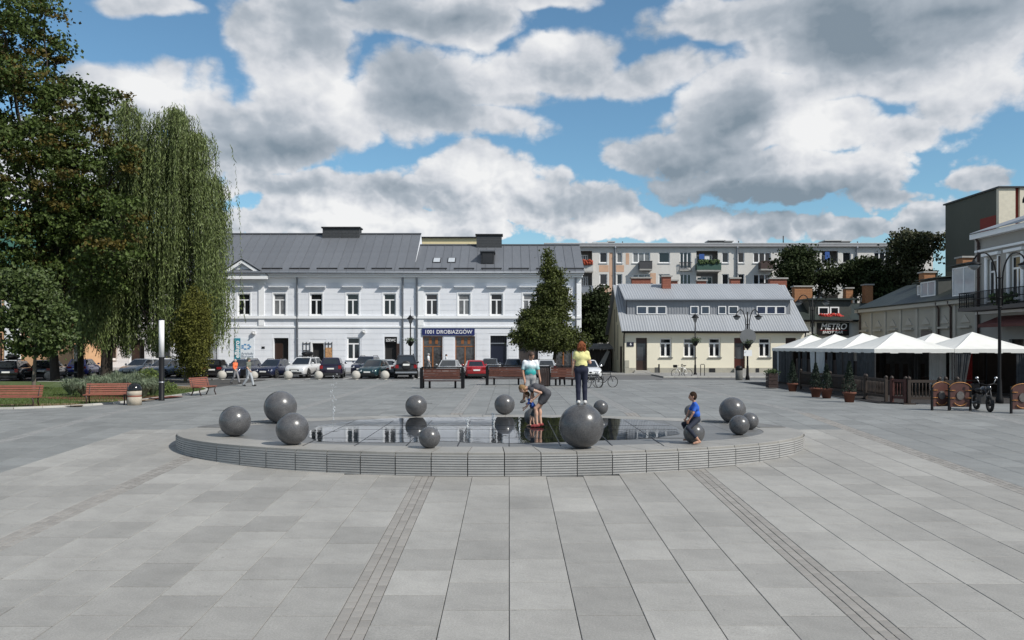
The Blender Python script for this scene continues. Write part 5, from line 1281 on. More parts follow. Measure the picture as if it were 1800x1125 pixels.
bb = MB(); bb.lathe([(.24,0),(.26,.1),(.26,.75)], (0,0,0), 16); bb.build('drum', M('bin_grey', (.09,.09,.085), .8, var=.2), t); bb = MB(); bb.lathe([(.28,.755),(.27,.92),(.17,1.06),(0,1.1)], (0,0,0), 16); bb.build('dome_lid', black, t)
# ------------------------------------------------------------------ lamps
def light_column(px, py, h, r, label):
    p = G(px, py); t = thing('light_column', label, 'lamp', p, 0, 'cylindrical light columns')
    bb = MB(); bb.lathe([(r*1.1,0),(r*1.1,.05),(r,.06),(r,h*.54)], (0,0,0), 16); bb.build('post', black, t)
    bb = MB(); bb.lathe([(r*.95,h*.54),(r*.95,h)], (0,0,0), 16); bb.build('lamp_tube', M('opal_tube', (.72,.71,.72), .45, var=.05), t)
    bb = MB(); bb.lathe([(r*1.0,h),(r*1.0,h+.05),(0,h+.07)], (0,0,0), 16); bb.build('cap', black, t)
    bb = MB(); bb.lathe([(r*1.02,h*.22),(r*1.02,h*.235)], (0,0,0), 16); bb.build('ring', rim_a, t)
light_column(284, 704, 3.75, .125, 'tall black and white light column on the lawn edge')
light_column(133, 668, 2.6, .12, 'light column half hidden under the willow')
basket_g = M('basket_leaves', (.05,.075,.03), .8, var=.3, isl=.4)
def basket(t, z, x=.0, n=260, r=.38):
    bb = MB(); bb.lathe([(.04,z-.42),(.16,z-.34),(.30,z-.05),(.32,z)], (x,0,0), 12); bb.build('flower_bowl', black, t)
    c = NR.normal(size=(n,3))*[r*.5,r*.5,.12] + [x,0,z+.08]; leafset('flowers', c, .14, basket_g, t, .2)['kind'] = 'stuff'
def lamp_single(px, py, ptop, label, bz):
    p = G(px, py); s_ = F/p.y; h = (py-ptop)/s_
    t = thing('street_lamp', label, 'street lamp', p, 0, 'black street lamps')
    bb = MB(); bb.lathe([(.16,0),(.16,.15),(.10,.3),(.08,.9),(.06,1.),(.05,h-.9)], (0,0,0), 10); bb.build('post', black, t)
    bb = MB(); bb.tube([(0,0,h-.9),(0,0,h)], [.03,.01], 6)
    for a in (0, 2.09, 4.19): bb.tube([(0,0,h-1.0),(.2*math.cos(a),.2*math.sin(a),h-.7),(.28*math.cos(a),.28*math.sin(a),h-.85)], .025, 5)
    bb.build('scrolls', black, t)
    bb = MB(); bb.lathe([(.10,h-1.35),(.22,h-1.0),(.24,h-.98)], (0,0,0), 8); bb.build('lantern', M('lantern_glass', (.25,.26,.27), .1), t); bb = MB(); bb.lathe([(.34,h-1.0),(.30,h-.93),(.12,h-.78),(.03,h-.65)], (0,0,0), 10); bb.build('lantern_hood', black, t)
    basket(t, (py-bz)/s_)
lamp_single(721.5, 662, 540, 'black street lamp with flower bowl before the white building', 600); lamp_single(1222, 661, 538, 'black street lamp with flower bowl at the white bicycle', 600)
def lamp_double(x, y, h, arm, label, bask=None, sign=False, z0=0.):
    t = thing('street_lamp', label, 'street lamp', (x, y, z0), 0, 'double-armed street lamps')
    bb = MB(); bb.lathe([(.16,0),(.16,.2),(.11,.35),(.09,1.),(.07,1.1),(.06,h-1.6),(.05,h-.3)], (0,0,0), 10)
    for dz in (h-2.6, h-2.2, h-1.3): bb.lathe([(.09,dz),(.09,dz+.07)], (0,0,0), 10)
    bb.build('post', black, t)
    for s_ in (-1,1):
        pts = [(s_*.12,0,h-2.5),(s_*.13,0,h-1.4)] + [(s_*(.13+(arm-.13)*(.5-.5*math.cos(a))),0,h-1.4+1.4*math.sin(a)*.9) for a in np.linspace(.3,2.3,9)]
        bb = MB(); bb.tube(pts, .035, 7); ao = bb.build('arm', black, t); e = Vector(pts[-1])
        bb = MB(); bb.lathe([(.03,.25),(.08,.16),(.30,.06),(.31,.02)], e - Vector((0,0,.25)), 12); lo = bb.build('lamp_hood', black, ao)
        bb = MB(); bb.lathe([(.0,-.22),(.14,-.17),(.23,-.06),(.25,.01)], e - Vector((0,0,.25)), 12); bb.build('lamp_glass', M('lamp_glass', (.22,.23,.24), .1, var=.1), ao)
    if bask: basket(t, bask, n=320)
    if sign:
        bb = MB(); bb.lathe([(.60,-.01),(.60,.01)], (0,0,0), 24); o = bb.build('round_sign', M('sign_back', (.17,.175,.18), .5, metal=.3), t); o.rotation_euler = (rad(90),0,0); o.location = (0,-.12,sign)
        bb = MB(); bb.box(-.30,-.13,sign-1.45,.30,-.11,sign-1.0); bb.build('small_sign', wht2, t)
p = G(1314, 667.5); lamp_double(p.x, p.y, Z(541,p.y), .95, 'double-armed lamp with round sign before the yellow house', Z(604,p.y), Z(592,p.y))
d = 61.; lamp_double(X(1428,d), d, Z(515,d), 1.2, 'double-armed lamp behind the white tents near the bar sign', Z(594,d))
d = 36.5; lamp_double(X(1757,d), d, Z(438,d), 1.34, 'tall double-armed lamp at the right edge by the tenement')
# ------------------------------------------------------------------ bicycles
def bicycle(p, rz, label, fm, R_=.34, basket_=False, lean=0.):
    t = thing('bicycle', label, 'bicycle', p, rz, 'parked bicycles'); t.rotation_euler = (rad(lean), 0, rz)
    for x in (-.52,.52):
        bb = MB(); bb.tube([(x+R_*math.cos(a),0,R_+R_*math.sin(a)) for a in np.linspace(0,2*math.pi,25)], .022, 6, False); wo = bb.build('wheel', tyre_m, t)
        bb = MB()
        for q in range(12): a = q*.5236; bb.tube([(x,0,R_),(x+(R_-.02)*math.cos(a),0,R_+(R_-.02)*math.sin(a))], .003, 4)
        bb.lathe([(.03,-.0),(.03,.01)], (x,0,R_), 8); bb.build('spokes', rim_a, wo)
    bt, st, hd, ra, fa = (-.05,0,.30),(-.20,0,.80),(.36,0,.82),(-.52,0,R_),(.52,0,R_)
    bb = MB()
    for a, c in ((bt,st),(st,hd),(bt,(.39,0,.72)),(st,ra),(bt,ra),(hd,(.39,0,.72)),((.39,0,.72),fa),(st,(-.22,0,.92)),(hd,(.33,0,.98))): bb.tube([a,c], .02, 6)
    bb.build('frame', fm, t)
    bb = MB(); bb.tube([(.30,-.28,1.0),(.36,-.2,1.0),(.34,0,.98),(.36,.2,1.0),(.30,.28,1.0)], .016, 6); bb.build('handlebar', black, t)
    bb = MB(); bb.ball((-.24,0,.95), .13, 10, 6, (1,.55,.35)); bb.build('saddle', black, t)
    bb = MB(); bb.tube([(bt[0]+.09*math.cos(a),.05,bt[2]+.09*math.sin(a)) for a in np.linspace(0,6.28,13)], .012, 5); bb.tube([(bt[0],.06,bt[2]),(bt[0]+.12,.06,bt[2]-.12)], .012, 5); bb.tube([(bt[0],-.06,bt[2]),(bt[0]-.12,-.06,bt[2]+.12)], .012, 5); bb.build('crankset', rim_a, t)
    if basket_: bb = MB(); bb.box(.42,-.15,.8,.68,.15,1.02); bb.build('basket', black, t)
    return t
p = G(1064, 681); bicycle(p, rad(22), 'black mountain bicycle parked right of the bench', paint('bike_black', (.02,.02,.022)))
p = G(1043, 682); bicycle(p, rad(40), 'dark bicycle parked behind the woman on the ball', paint('bike_grey', (.05,.05,.055)))
p = G(1198.5, 663.5); bicycle(p, rad(184), 'white city bicycle with basket before the yellow house', paint('bike_white', (.7,.7,.68)), basket_=True)
def hoop(px, py, w_, label):
    p = G(px, py); bb = MB(); bb.tube([(-w_/2,0,0),(-w_/2,0,1.),(-w_/2+.06,0,1.05),(w_/2-.06,0,1.05),(w_/2,0,1.),(w_/2,0,0)], .03, 6); o = bb.build('bicycle_stand', black, None, p); tag(o, label, 'bicycle stand', 'bicycle stands')
hoop(1235, 663, .32, 'empty black bicycle stand right of the lamp'); hoop(1199, 662.2, .12, 'narrow black bicycle stand behind the white bicycle')
p = G(1156, 657.5); t = thing('bollard_bin', 'small grey bollard at the wall of the yellow house', 'bollard', p + Vector((0,0,.1))); bb = MB(); bb.box(-.25,-.12,0,.05,.12,.5); bb.build('box', M('bin_grey', (.09,.09,.085), .8, var=.2), t); bb = MB(); bb.box(.06,-.06,0,.18,.06,.8); bb.build('post', black, t)
p = G(1101.5, 658); t = thing('utility_cabinet', 'beige utility cabinet at the corner of the yellow house', 'cabinet', p); bb = MB(); bb.box(-.2,-.15,0,.2,.15,1.25); bb.build('casing', M('cabinet', (.33,.31,.25), .7, var=.15), t); bb = MB(); bb.box(-.17,-.17,.65,.17,-.152,1.2); bb.build('door', M('cabinet_d', (.38,.36,.30), .7), t); bb = MB(); bb.box(-.17,-.17,.08,.17,-.152,.6); bb.build('door', M('cabinet_d', (.38,.36,.30), .7), t)
# ------------------------------------------------------------------ motorcycle by the terrace
def motorcycle(p, rz, label):
    t = thing('motorcycle', label, 'motorcycle', p, rz); R_ = .32
    for x in (-.68,.68):
        bb = MB(); bb.tube([(x+(R_-.06)*math.cos(a),0,R_+(R_-.06)*math.sin(a)) for a in np.linspace(0,2*math.pi,25)], .065, 8, False); wo = bb.build('wheel', tyre_m, t)
        bb = MB(); bb.lathe([(.1,-.04),(.1,.04)], (0,0,0), 10); o = bb.build('hub', dkmetal, wo); o.location = (x,0,R_); o.rotation_euler = (rad(90),0,0)
    bb = MB(); bb.ball((.12,0,.82), .3, 14, 8, (1.,.5,.5)); bb.build('tank', M('bike_gloss', (.012,.012,.014), .12), t)
    bb = MB(); bb.ball((-.38,0,.80), .34, 14, 8, (1.1,.42,.24)); bb.build('saddle', black, t)
    bb = MB(); bb.box(-.22,-.16,.28,.26,.16,.62); bb.tube([(0,-.18,.35),(-.4,-.22,.28),(-.9,-.22,.36)], .05, 8); bb.build('engine', M('engine_grey', (.12,.12,.12), .4, metal=.6, var=.3), t)
    bb = MB(); bb.tube([(.68,-.08,R_),(.42,-.08,.98)], .03, 6); bb.tube([(.68,.08,R_),(.42,.08,.98)], .03, 6); bb.tube([(-.68,0,R_),(-.1,0,.45),(.3,0,.9)], .035, 6); bb.build('frame', dkmetal, t)
    bb = MB(); bb.tube([(.25,-.40,1.06),(.40,-.22,1.08),(.42,0,1.02),(.40,.22,1.08),(.25,.40,1.06)], .02, 6); bb.build('handlebar', black, t)
    bb = MB(); bb.ball((.60,0,.92), .09, 12, 8); bb.build('headlamp', glass_d, t)
    for s_ in (-1,1): bb = MB(); bb.tube([(.36,s_*.25,1.08),(.34,s_*.33,1.26)], .01, 5); bb.ball((.34,s_*.34,1.3), .07, 8, 6, (.4,1,.7)); bb.build('mirror', rim_a, t)
    bb = MB(); bb.box(-.95,-.14,.7,-.72,.14,1.02); bb.build('top_case', black, t)
p = G(1728, 722); motorcycle(p, rad(-100), 'black motorcycle parked at the right end of the terrace')
# ------------------------------------------------------------------ lawn
lawn_m = M('lawn_grass', (.06,.088,.018), .95, var=.35, scale=1.2, fine=.3, bump=.3, bscale=60)
edge = [(-60,30.5),(-30,32.0),(-22,32.9),(-20,33.3),(-18.3,34.4),(-17.45,36.2),(-17.05,38.5),(-16.9,41.5),(-16.95,45.),(-17.3,47.4),(-18.3,49.3),(-20.5,51.5),(-24,54),(-30,57.5),(-60,60)]
b = MB(); b.add([(x,y,.055) for x,y in edge], [tuple(range(len(edge)))]); lw = b.build('lawn', lawn_m, None, fix=False); tag(lw, kind='structure', label='green lawn under the trees on the left')
pl = edge
for i in range(len(pl)-1):
    a, c = Vector((*pl[i],0)), Vector((*pl[i+1],0)); L_ = (c-a).length; k = max(1, round(L_/1.0))
    for q in range(k):
        m0, m1 = a.lerp(c, q/k), a.lerp(c, (q+1)/k); 
        if m0.x < -32: continue
        u = (m1-m0).normalized(); bb = MB(); bb.obox((0,0,.03), (m1-m0).length-.012, .12, .10, Matrix.Rotation(math.atan2(u.y,u.x),3,'Z')); bb.build('kerb_stone', kerb_m, lw, ((m0.x+m1.x)/2,(m0.y+m1.y)/2,0))
soil = M('bare_soil', (.19,.125,.07), .95, var=.3, scale=3, fine=.3)
def patch(px, py, rx, ry, lbl, mt, z=.06):
    p = G(px, py); n = 26; bb = MB(); bb.add([(rx*math.cos(a)*(1+.2*math.sin(3*a+px)), ry*math.sin(a)*(1+.2*math.cos(2*a+px)), 0) for a in np.linspace(0,2*math.pi,n,endpoint=False)], [tuple(range(n))]); o = bb.build('soil_patch', mt, None, (p.x,p.y,z), fix=False); tag(o, lbl, None, kind='structure')
patch(80, 714, 2.0, .9, 'bare worn earth right of the left bench', soil); patch(335, 682, 1.1, 2.2, 'bare earth under the small conifer', soil, .064); patch(200, 706, 1.8, .8, 'bare earth under the red bench', soil, .062)
mulch = M('red_mulch', (.13,.035,.02), .95, var=.5, scale=9, fine=.4); patch(200, 701, 3.2, 1.5, 'red bark mulch bed under the ornamental grass', mulch, .068)
# grass blades
n = 26000; u = NR.random(n); x = -17.2 - NR.random(n)*14; y = 33.2 + NR.random(n)*16
k = (y > 33.4 + np.clip((-17.3-x)*-.0, 0, 3)) & ~((x > -20.2) & (y < 36.6)) 
def inside(x, y):
    r = np.zeros(len(x), bool); j = len(edge)-1
    for i in range(len(edge)):
        xi, yi = edge[i]; xj, yj = edge[j]
        r ^= ((yi > y) != (yj > y)) & (x < (xj-xi)*(y-yi)/(yj-yi+1e-12)+xi); j = i
    return r
k = inside(x+.15, y-.15); x, y = x[k], y[k]; n = len(x)
a = NR.random(n)*6.28; h = .05+.06*NR.random(n); dx_, dy_ = np.cos(a)*.012, np.sin(a)*.012; ox, oy = NR.normal(size=n)*.03, NR.normal(size=n)*.03
v = np.stack([np.stack([x-dx_,y-dy_,np.full(n,.05)],1), np.stack([x+dx_,y+dy_,np.full(n,.05)],1), np.stack([x+ox,y+oy,.05+h],1)],1).reshape(-1,3)
o = link('grass', npmesh('grass', v, np.arange(n*3).reshape(-1,3), M('grass_blade', (.075,.11,.022), .8, var=.2, isl=.4, trans=.3))); tag(o, 'short grass blades of the lawn', 'grass', kind='stuff')
# ornamental grasses and flowering shrub
og = M('blue_oat_grass', (.20,.24,.155), .7, var=.2, isl=.45, trans=.25); og2 = M('green_shrub', (.11,.15,.035), .75, var=.25, isl=.4, trans=.25)
def tuft(px, py, r, h, label, mt, nb=420):
    p = G(px, py) + Vector((0,0,.06)); t = thing('ornamental_grass', label, 'grass clump', p, 0, 'ornamental grass clumps')
    a = NR.random(nb)*6.28; sp = NR.random(nb)**.7; vs = []; fs = []
    for i in range(nb):
        d = Vector((math.cos(a[i]), math.sin(a[i]), 0)); L_ = h*(.6+.5*NR.random()); s_ = d.cross(Vector((0,0,1)))*.012; q = d*.08*NR.random()
        m_ = q + d*r*sp[i]*.5 + Vector((0,0,L_*.75)); e = q + d*r*sp[i]*1.1 + Vector((0,0,L_*(1-.45*sp[i]))); o_ = len(vs)
        vs += [q-s_, q+s_, m_+s_, m_-s_, e]; fs += [(o_,o_+1,o_+2,o_+3),(o_+3,o_+2,o_+4)]
    bb = MB(); bb.add(vs, fs); bb.build('blades', mt, t, fix=False)
for i, (px, py, r, h, w_) in enumerate(((125,697,.9,.9,'at the left end of the bed'),(148,700,.8,.8,'behind the left half of the red bench'),(165,692,.9,.95,'at the back left of the bed'),(188,698,.9,1.0,'directly behind the red bench'),(205,690,.9,1.1,'at the back of the bed before the willow trunk'),(222,699,.9,1.0,'behind the concrete litter bin'),(240,691,.9,1.1,'at the back right of the bed'),(252,700,.8,.85,'right of the concrete litter bin'),(268,697,.7,.9,'beside the light column'))):
    tuft(px, py, r*1.15, h*1.15, 'silvery green ornamental grass clump ' + w_, og)
def shrub(px, py, r, h, label, mt, n=1500, size=.12, nm='shrub', cat='shrub', grp=None):
    p = G(px, py) + Vector((0,0,.05)); t = thing(nm, label, cat, p, 0, grp)
    for q in range(5): bb = MB(); a = q*1.25; bb.tube([(0,0,0),(r*.4*math.cos(a),r*.4*math.sin(a),h*.6)], [.03,.01], 5); bb.build('stem', wood_dk, t)
    d = NR.normal(size=(n,3)); d /= np.linalg.norm(d,axis=1)[:,None]; rr = NR.random(n)**.4; c = d*rr[:,None]*[r,r,h*.55] + [0,0,h*.5]; c[:,2] = np.abs(c[:,2]); leafset('foliage', c, size, mt, t, .3)
shrub(262, 690, .8, 1.25, 'bright green shrub left of the light column', og2); shrub(296, 693, .5, .6, 'low green shrub right of the light column', og2, 500)
# ------------------------------------------------------------------ trees
bark = M('dark_bark', (.035,.027,.021), .95, var=.3, scale=6, bump=.5, bscale=18); bark2 = M('grey_bark', (.12,.10,.08), .9, var=.3, scale=5, bump=.3, bscale=20)
maple_l = M('maple_leaf', (.060,.088,.019), .6, var=.15, scale=.5, isl=.5, trans=.2, spec=.3)
maple_r = M('rusty_maple_leaf', (.100,.078,.016), .6, var=.15, isl=.5, trans=.25, spec=.3)
willow_l = M('willow_leaf', (.108,.138,.044), .55, var=.2, scale=.4, isl=.6, trans=.16, spec=.35)
linden_l = M('linden_leaf', (.066,.080,.018), .6, var=.15, scale=.6, isl=.5, trans=.2, spec=.3)
dark_l = M('dark_leaf', (.028,.040,.013), .7, var=.2, scale=.5, isl=.5, trans=.15, spec=.2)
thuja_l = M('thuja_leaf', (.095,.098,.020), .75, var=.3, scale=.8, isl=.45, trans=.15, spec=.2)
def limb(bb, a, c, r0, r1, n=7, wob=.12):
    a, c = Vector(a), Vector(c); L_ = (c-a).length; pts = []; k = 6
    for i in range(k+1): pts.append(a.lerp(c, i/k) + Vector((RN.uniform(-1,1),RN.uniform(-1,1),RN.uniform(-.5,.5)))*wob*L_*.12*(0<i<k) + Vector((0,0,L_*.06*math.sin(math.pi*i/k))))
    bb.tube(pts, [r0+(r1-r0)*i/k for i in range(k+1)], n)
def tree(name, base, trunk_h, r0, blobs_, label, leafm, nclump, nleaf, lsize, spread, barkm=bark, group=None, cat='tree', extra=None, up=.2, flat=.5):
    """blobs_: (x,y,z,rx,ry,rz) crown masses relative to the base"""
    t = thing(name, label, cat, base, 0, group)
    top = Vector((blobs_[0][0]*.3, blobs_[0][1]*.3, trunk_h)); bb = MB(); bb.tube([(0,0,-.1),(0,0,.1),(top.x*.3,top.y*.3,trunk_h*.4),top], [r0*1.5,r0*1.1,r0*.9,r0*.7], 12); bb.build('trunk', barkm, t)
    vol = np.array([b_[3]*b_[4]*b_[5] for b_ in blobs_])**.75; vol /= vol.sum(); cents = []; bb = MB()
    for b_, f in zip(blobs_, vol):
        k = max(3, int(nclump*f)); limb(bb, top*RN.uniform(.75,1.), b_[:3], r0*.45, r0*.12)
        d = NR.normal(size=(k,3)); d /= np.linalg.norm(d,axis=1)[:,None]; rr = .35+.65*NR.random(k)**.5
        c = d*rr[:,None]*np.array(b_[3:]) + np.array(b_[:3]); cents.append(c)
        for i in range(0, k, max(1, k//7)): limb(bb, b_[:3], c[i], r0*.13, .015, 5)
    bb.build('branches', barkm, t)
    cents = np.concatenate(cents); m_ = len(cents); sp = spread*(.6+.7*NR.random(m_))
    L = (cents[:,None,:] + NR.normal(size=(m_,nleaf,3))*sp[:,None,None]*np.array([1,1,flat])).reshape(-1,3)
    if extra is None: leafset('crown', L, lsize, leafm, t, up, .75)
    else:
        m2, frac = extra; sel = np.repeat(NR.random(m_) < frac, nleaf); leafset('crown', L[~sel], lsize, leafm, t, up, .75); leafset('rusty_foliage', L[sel], lsize, m2, t, up, .75)
    return t
# big maple at the left edge
B0 = G(97, 669); S_ = F/B0.y
def rel(px, py, dy=0., base=B0): d = base.y + dy; return (X(px,d)-base.x, dy, Z(py,d)-base.z)
def bl(px, py, rx, rz_, dy=0., ry=None, base=B0): s_ = F/base.y; c = rel(px,py,dy,base); return (*c, rx/s_, (ry or (rx+rz_)/2)/s_, rz_/s_)
mb = [bl(60,330,90,80,-2),bl(10,60,55,70,-3),bl(75,40,40,55,-1),bl(95,120,35,45,0),bl(20,190,70,60,-2),bl(110,190,70,50,-1),bl(185,185,45,35,0),bl(60,260,80,50,-3),bl(160,270,70,45,-1),bl(30,420,70,60,-3),bl(110,400,80,60,-2),bl(190,370,50,60,0),bl(-60,250,80,120,-2),bl(-70,420,70,80,-3),bl(225,330,30,40,1),bl(60,480,70,45,-2),bl(20,130,40,40,-4),bl(-50,80,60,100,-1),bl(150,330,60,50,-3),bl(215,385,42,40,-5),bl(190,440,50,36,-5),bl(165,490,48,36,-4),bl(225,270,26,30,-3)]
tree('maple_tree', B0, 6.5, .30, mb, 'big dark maple with rusty leaves filling the left edge', maple_l, 900, 80, .26, .46, extra=(maple_r, .22), up=-.1, flat=.45)
B1 = G(59, 687)
tree('maple_tree', B1, 3.2, .10, [bl(75,555,45,40,0,None,B1),bl(35,505,60,30,.5,None,B1),bl(98,590,24,22,-.5,None,B1),bl(28,605,22,16,.3,None,B1),bl(72,612,40,14,0,None,B1),bl(15,560,30,20,.4,None,B1)], 'young maple with thin trunk behind the left bench', M('young_maple_leaf', (.065,.095,.024), .6, var=.15, isl=.45, trans=.25), 170, 60, .22, .36, bark2, up=-.2)
# weeping willow
def willow(base, cpx, cpy, rxp, top_py, label, nst, trunk_r, seed=3, lowpy=628, lobes=()):
    t = thing('willow_tree', label, 'tree', base); s_ = F/base.y; rg = np.random.default_rng(seed)
    top = Z(top_py, base.y); cx = X(cpx, base.y)-base.x; rx = rxp/s_; zc = Z(cpy, base.y)
    bb = MB(); bb.tube([(0,0,-.1),(0,0,.2),(.05,0,2.2),(cx*.12,0,4.5),(cx*.35,.2,7.)], [trunk_r*1.5,trunk_r*1.15,trunk_r,trunk_r*.85,trunk_r*.6], 12); bb.build('trunk', bark, t)
    bb = MB(); heads = []
    for (lx, ly) in lobes:
        for q in range(3):
            dy_ = rg.uniform(-3.2, 2.6); e = Vector((X(lx+rg.normal()*9, base.y)-base.x, dy_, Z(ly+abs(rg.normal())*10+abs(dy_)*5, base.y))); heads.append((e, 1.))
            limb(bb, (cx*.3,.1,5.+rg.random()*3), e, trunk_r*.3, .05, 6, .25)
    bb.build('branches', bark, t)
    P = []; lo = Z(lowpy, base.y)
    for i in range(nst):
        hd, f = heads[rg.integers(len(heads))]; a = rg.random()*6.28; r = abs(rg.normal())*.62
        p = np.array([hd.x + r*math.cos(a), hd.y + r*math.sin(a), hd.z - r*.3 + rg.normal()*.2])
        outw = np.array([p[0]-cx, p[1], 0]); outw /= np.linalg.norm(outw)+1e-6
        L_ = 1.4+4.6*rg.random() if rg.random() < .82 else 9
        L_ = min(L_, p[2]-lo-(2.6*rg.random()**2) - 1.1*math.sin(p[0]*1.7+p[1])**2)
        if L_ < .8: continue
        m_ = int(L_*8); arch = .15+.4*rg.random(); w1, w2 = rg.normal()*.10, rg.normal()*.10
        u = (np.arange(m_)+rg.random(m_)*.6)/m_
        x_ = arch*(1-np.exp(-u*5)); rise = .45*np.sin(np.minimum(u*6,math.pi))*arch
        P.append(p + outw*x_[:,None] + np.stack([w1*np.sin(u*4+i),w2*np.sin(u*3+i*2),rise-u*L_],1))
    P = np.concatenate(P); n = len(P); d = NR.normal(size=(n,3))*.35; d[:,2] -= 1; d /= np.linalg.norm(d,axis=1)[:,None]
    s2 = np.cross(d, NR.normal(size=(n,3))); s2 /= np.linalg.norm(s2,axis=1)[:,None]; Ln = (.20+.14*NR.random(n))[:,None]; wv = .030
    v = np.stack([P, P+d*Ln*.5+s2*wv, P+d*Ln, P+d*Ln*.5-s2*wv],1).reshape(-1,3)
    link('crown', npmesh('crown', v, np.arange(n*4).reshape(-1,4), willow_l), t); return t
B2 = G(187, 668); willow(B2, 272, 330, 128, 172, 'large weeping willow with hanging branches left of the white building', 7800, .38, lobes=((275,182),(322,188),(300,205),(245,225),(350,232),(368,290),(332,250),(290,250),(228,280),(208,330),(366,350),(318,330),(262,300),(180,380),(150,410),(235,390),(300,400),(348,410),(210,440),(275,470),(325,480),(170,480),(240,500),(352,470),(130,500),(305,540),(190,545),(255,560),(335,560)))
B2b = G(140, 667); willow(B2b, 150, 420, 80, 300, 'second weeping willow behind the maple', 1500, .25, 8, 635, lobes=((150,330),(120,380),(190,350),(100,440),(160,440),(130,510),(180,500)))
# small conifer on the lawn corner
B3 = G(326, 672)
tree('thuja_tree', B3, 1.6, .12, [bl(340,590,22,60,0,None,B3),bl(335,640,24,22,0,None,B3),bl(345,550,20,45,0,None,B3),bl(330,600,24,40,.5,None,B3),bl(352,600,12,60,-.3,None,B3)], 'bushy yellow-green conifer at the corner of the lawn', thuja_l, 330, 50, .14, .24, bark2, flat=1.1, up=.5)
# pyramidal linden before the white building
B4 = G(972, 661)
lb4 = []
for i in range(9):
    f = i/8; py = 592-f*132; hw = 54*(1-f)**.85+4; 
    for q in range(max(1, int(4-3*f))): lb4.append(bl(965+RN.uniform(-.6,.6)*hw, py+RN.uniform(-8,8), hw*.62+6, 20, RN.uniform(-1,1)*hw/22, None, B4))
tree('linden_tree', B4, 3.6, .17, lb4, 'pyramid-shaped street tree in front of the white building', linden_l, 1100, 60, .17, .24, bark, flat=.8)
for px, py, w_, h_, dd, lb_ in ((1048,560,34,62,92,'dark tree in the gap between white and yellow houses'),(1424,485,62,55,93,'dark tree before the apartment block left of its twin'),(1512,490,48,45,94,'low dark tree right of the middle of the apartment block'),(1610,470,62,70,90,'tall dark tree left of the green block'),(1560,500,60,45,91,'broad dark tree behind the beige house roof')):
    bs = Vector((X(px,dd), dd, 0)); bls = [bl(px+RN.uniform(-.55,.55)*w_, py+RN.uniform(-.6,.5)*h_, w_*.45, h_*.40, RN.uniform(-2,2), None, bs) for _ in range(10)]
    tree('leafy_tree', bs, 4., .25, bls, lb_, dark_l if px != 1610 else M('olive_leaf', (.040,.046,.014), .7, var=.2, isl=.5, trans=.15), 300, 46, .30, .42, bark, 'trees behind the houses')
# ------------------------------------------------------------------ people: one implicit surface each, clothes as shells over it
def sdf_grid(prims, vox):
    pad = .06
    P0 = np.array([np.minimum(p['a'], p['b']) - max(p['ra'], p['rb']) for p in prims]).min(0) - pad
    P1 = np.array([np.maximum(p['a'], p['b']) + max(p['ra'], p['rb']) for p in prims]).max(0) + pad
    n = np.ceil((P1-P0)/vox).astype(int) + 1
    fld = np.full(n, .3, np.float32); best = np.full(n, .3, np.float32); lab = np.zeros(n, np.int16)
    ax = [P0[i] + np.arange(n[i])*vox for i in range(3)]
    for p in prims:
        m_ = max(p['ra'], p['rb']) + .07; lo = np.minimum(p['a'], p['b']) - m_; hi = np.maximum(p['a'], p['b']) + m_
        i0 = np.maximum(((lo-P0)/vox).astype(int), 0); i1 = np.minimum(((hi-P0)/vox).astype(int)+2, n)
        sl_ = tuple(slice(a, b_) for a, b_ in zip(i0, i1))
        x, y, z = np.meshgrid(ax[0][sl_[0]], ax[1][sl_[1]], ax[2][sl_[2]], indexing='ij')
        if p.get('el') is not None:
            fr = p['fr']; q = np.stack([x-p['c'][0], y-p['c'][1], z-p['c'][2]], -1) @ fr.T; r = p['el']
            k = np.sqrt((q/r)**2 @ np.ones(3)); d = (k-1)*r.min()
        else:
            a, b_ = p['a'], p['b']; ba = b_-a; L2 = ba @ ba + 1e-12
            t = np.clip(((x-a[0])*ba[0]+(y-a[1])*ba[1]+(z-a[2])*ba[2])/L2, 0, 1)
            d = np.sqrt((x-a[0]-t*ba[0])**2+(y-a[1]-t*ba[1])**2+(z-a[2]-t*ba[2])**2) - (p['ra']+t*(p['rb']-p['ra']))
        f = fld[sl_]; kk = p.get('k', .03); h = np.clip(.5+.5*(f-d)/kk, 0, 1); fld[sl_] = f*(1-h)+d*h - kk*h*(1-h)
        bs = best[sl_]; w_ = d < bs; bs[w_] = d[w_]; lb_ = lab[sl_]; lb_[w_] = p['tag']
    return fld, lab, P0
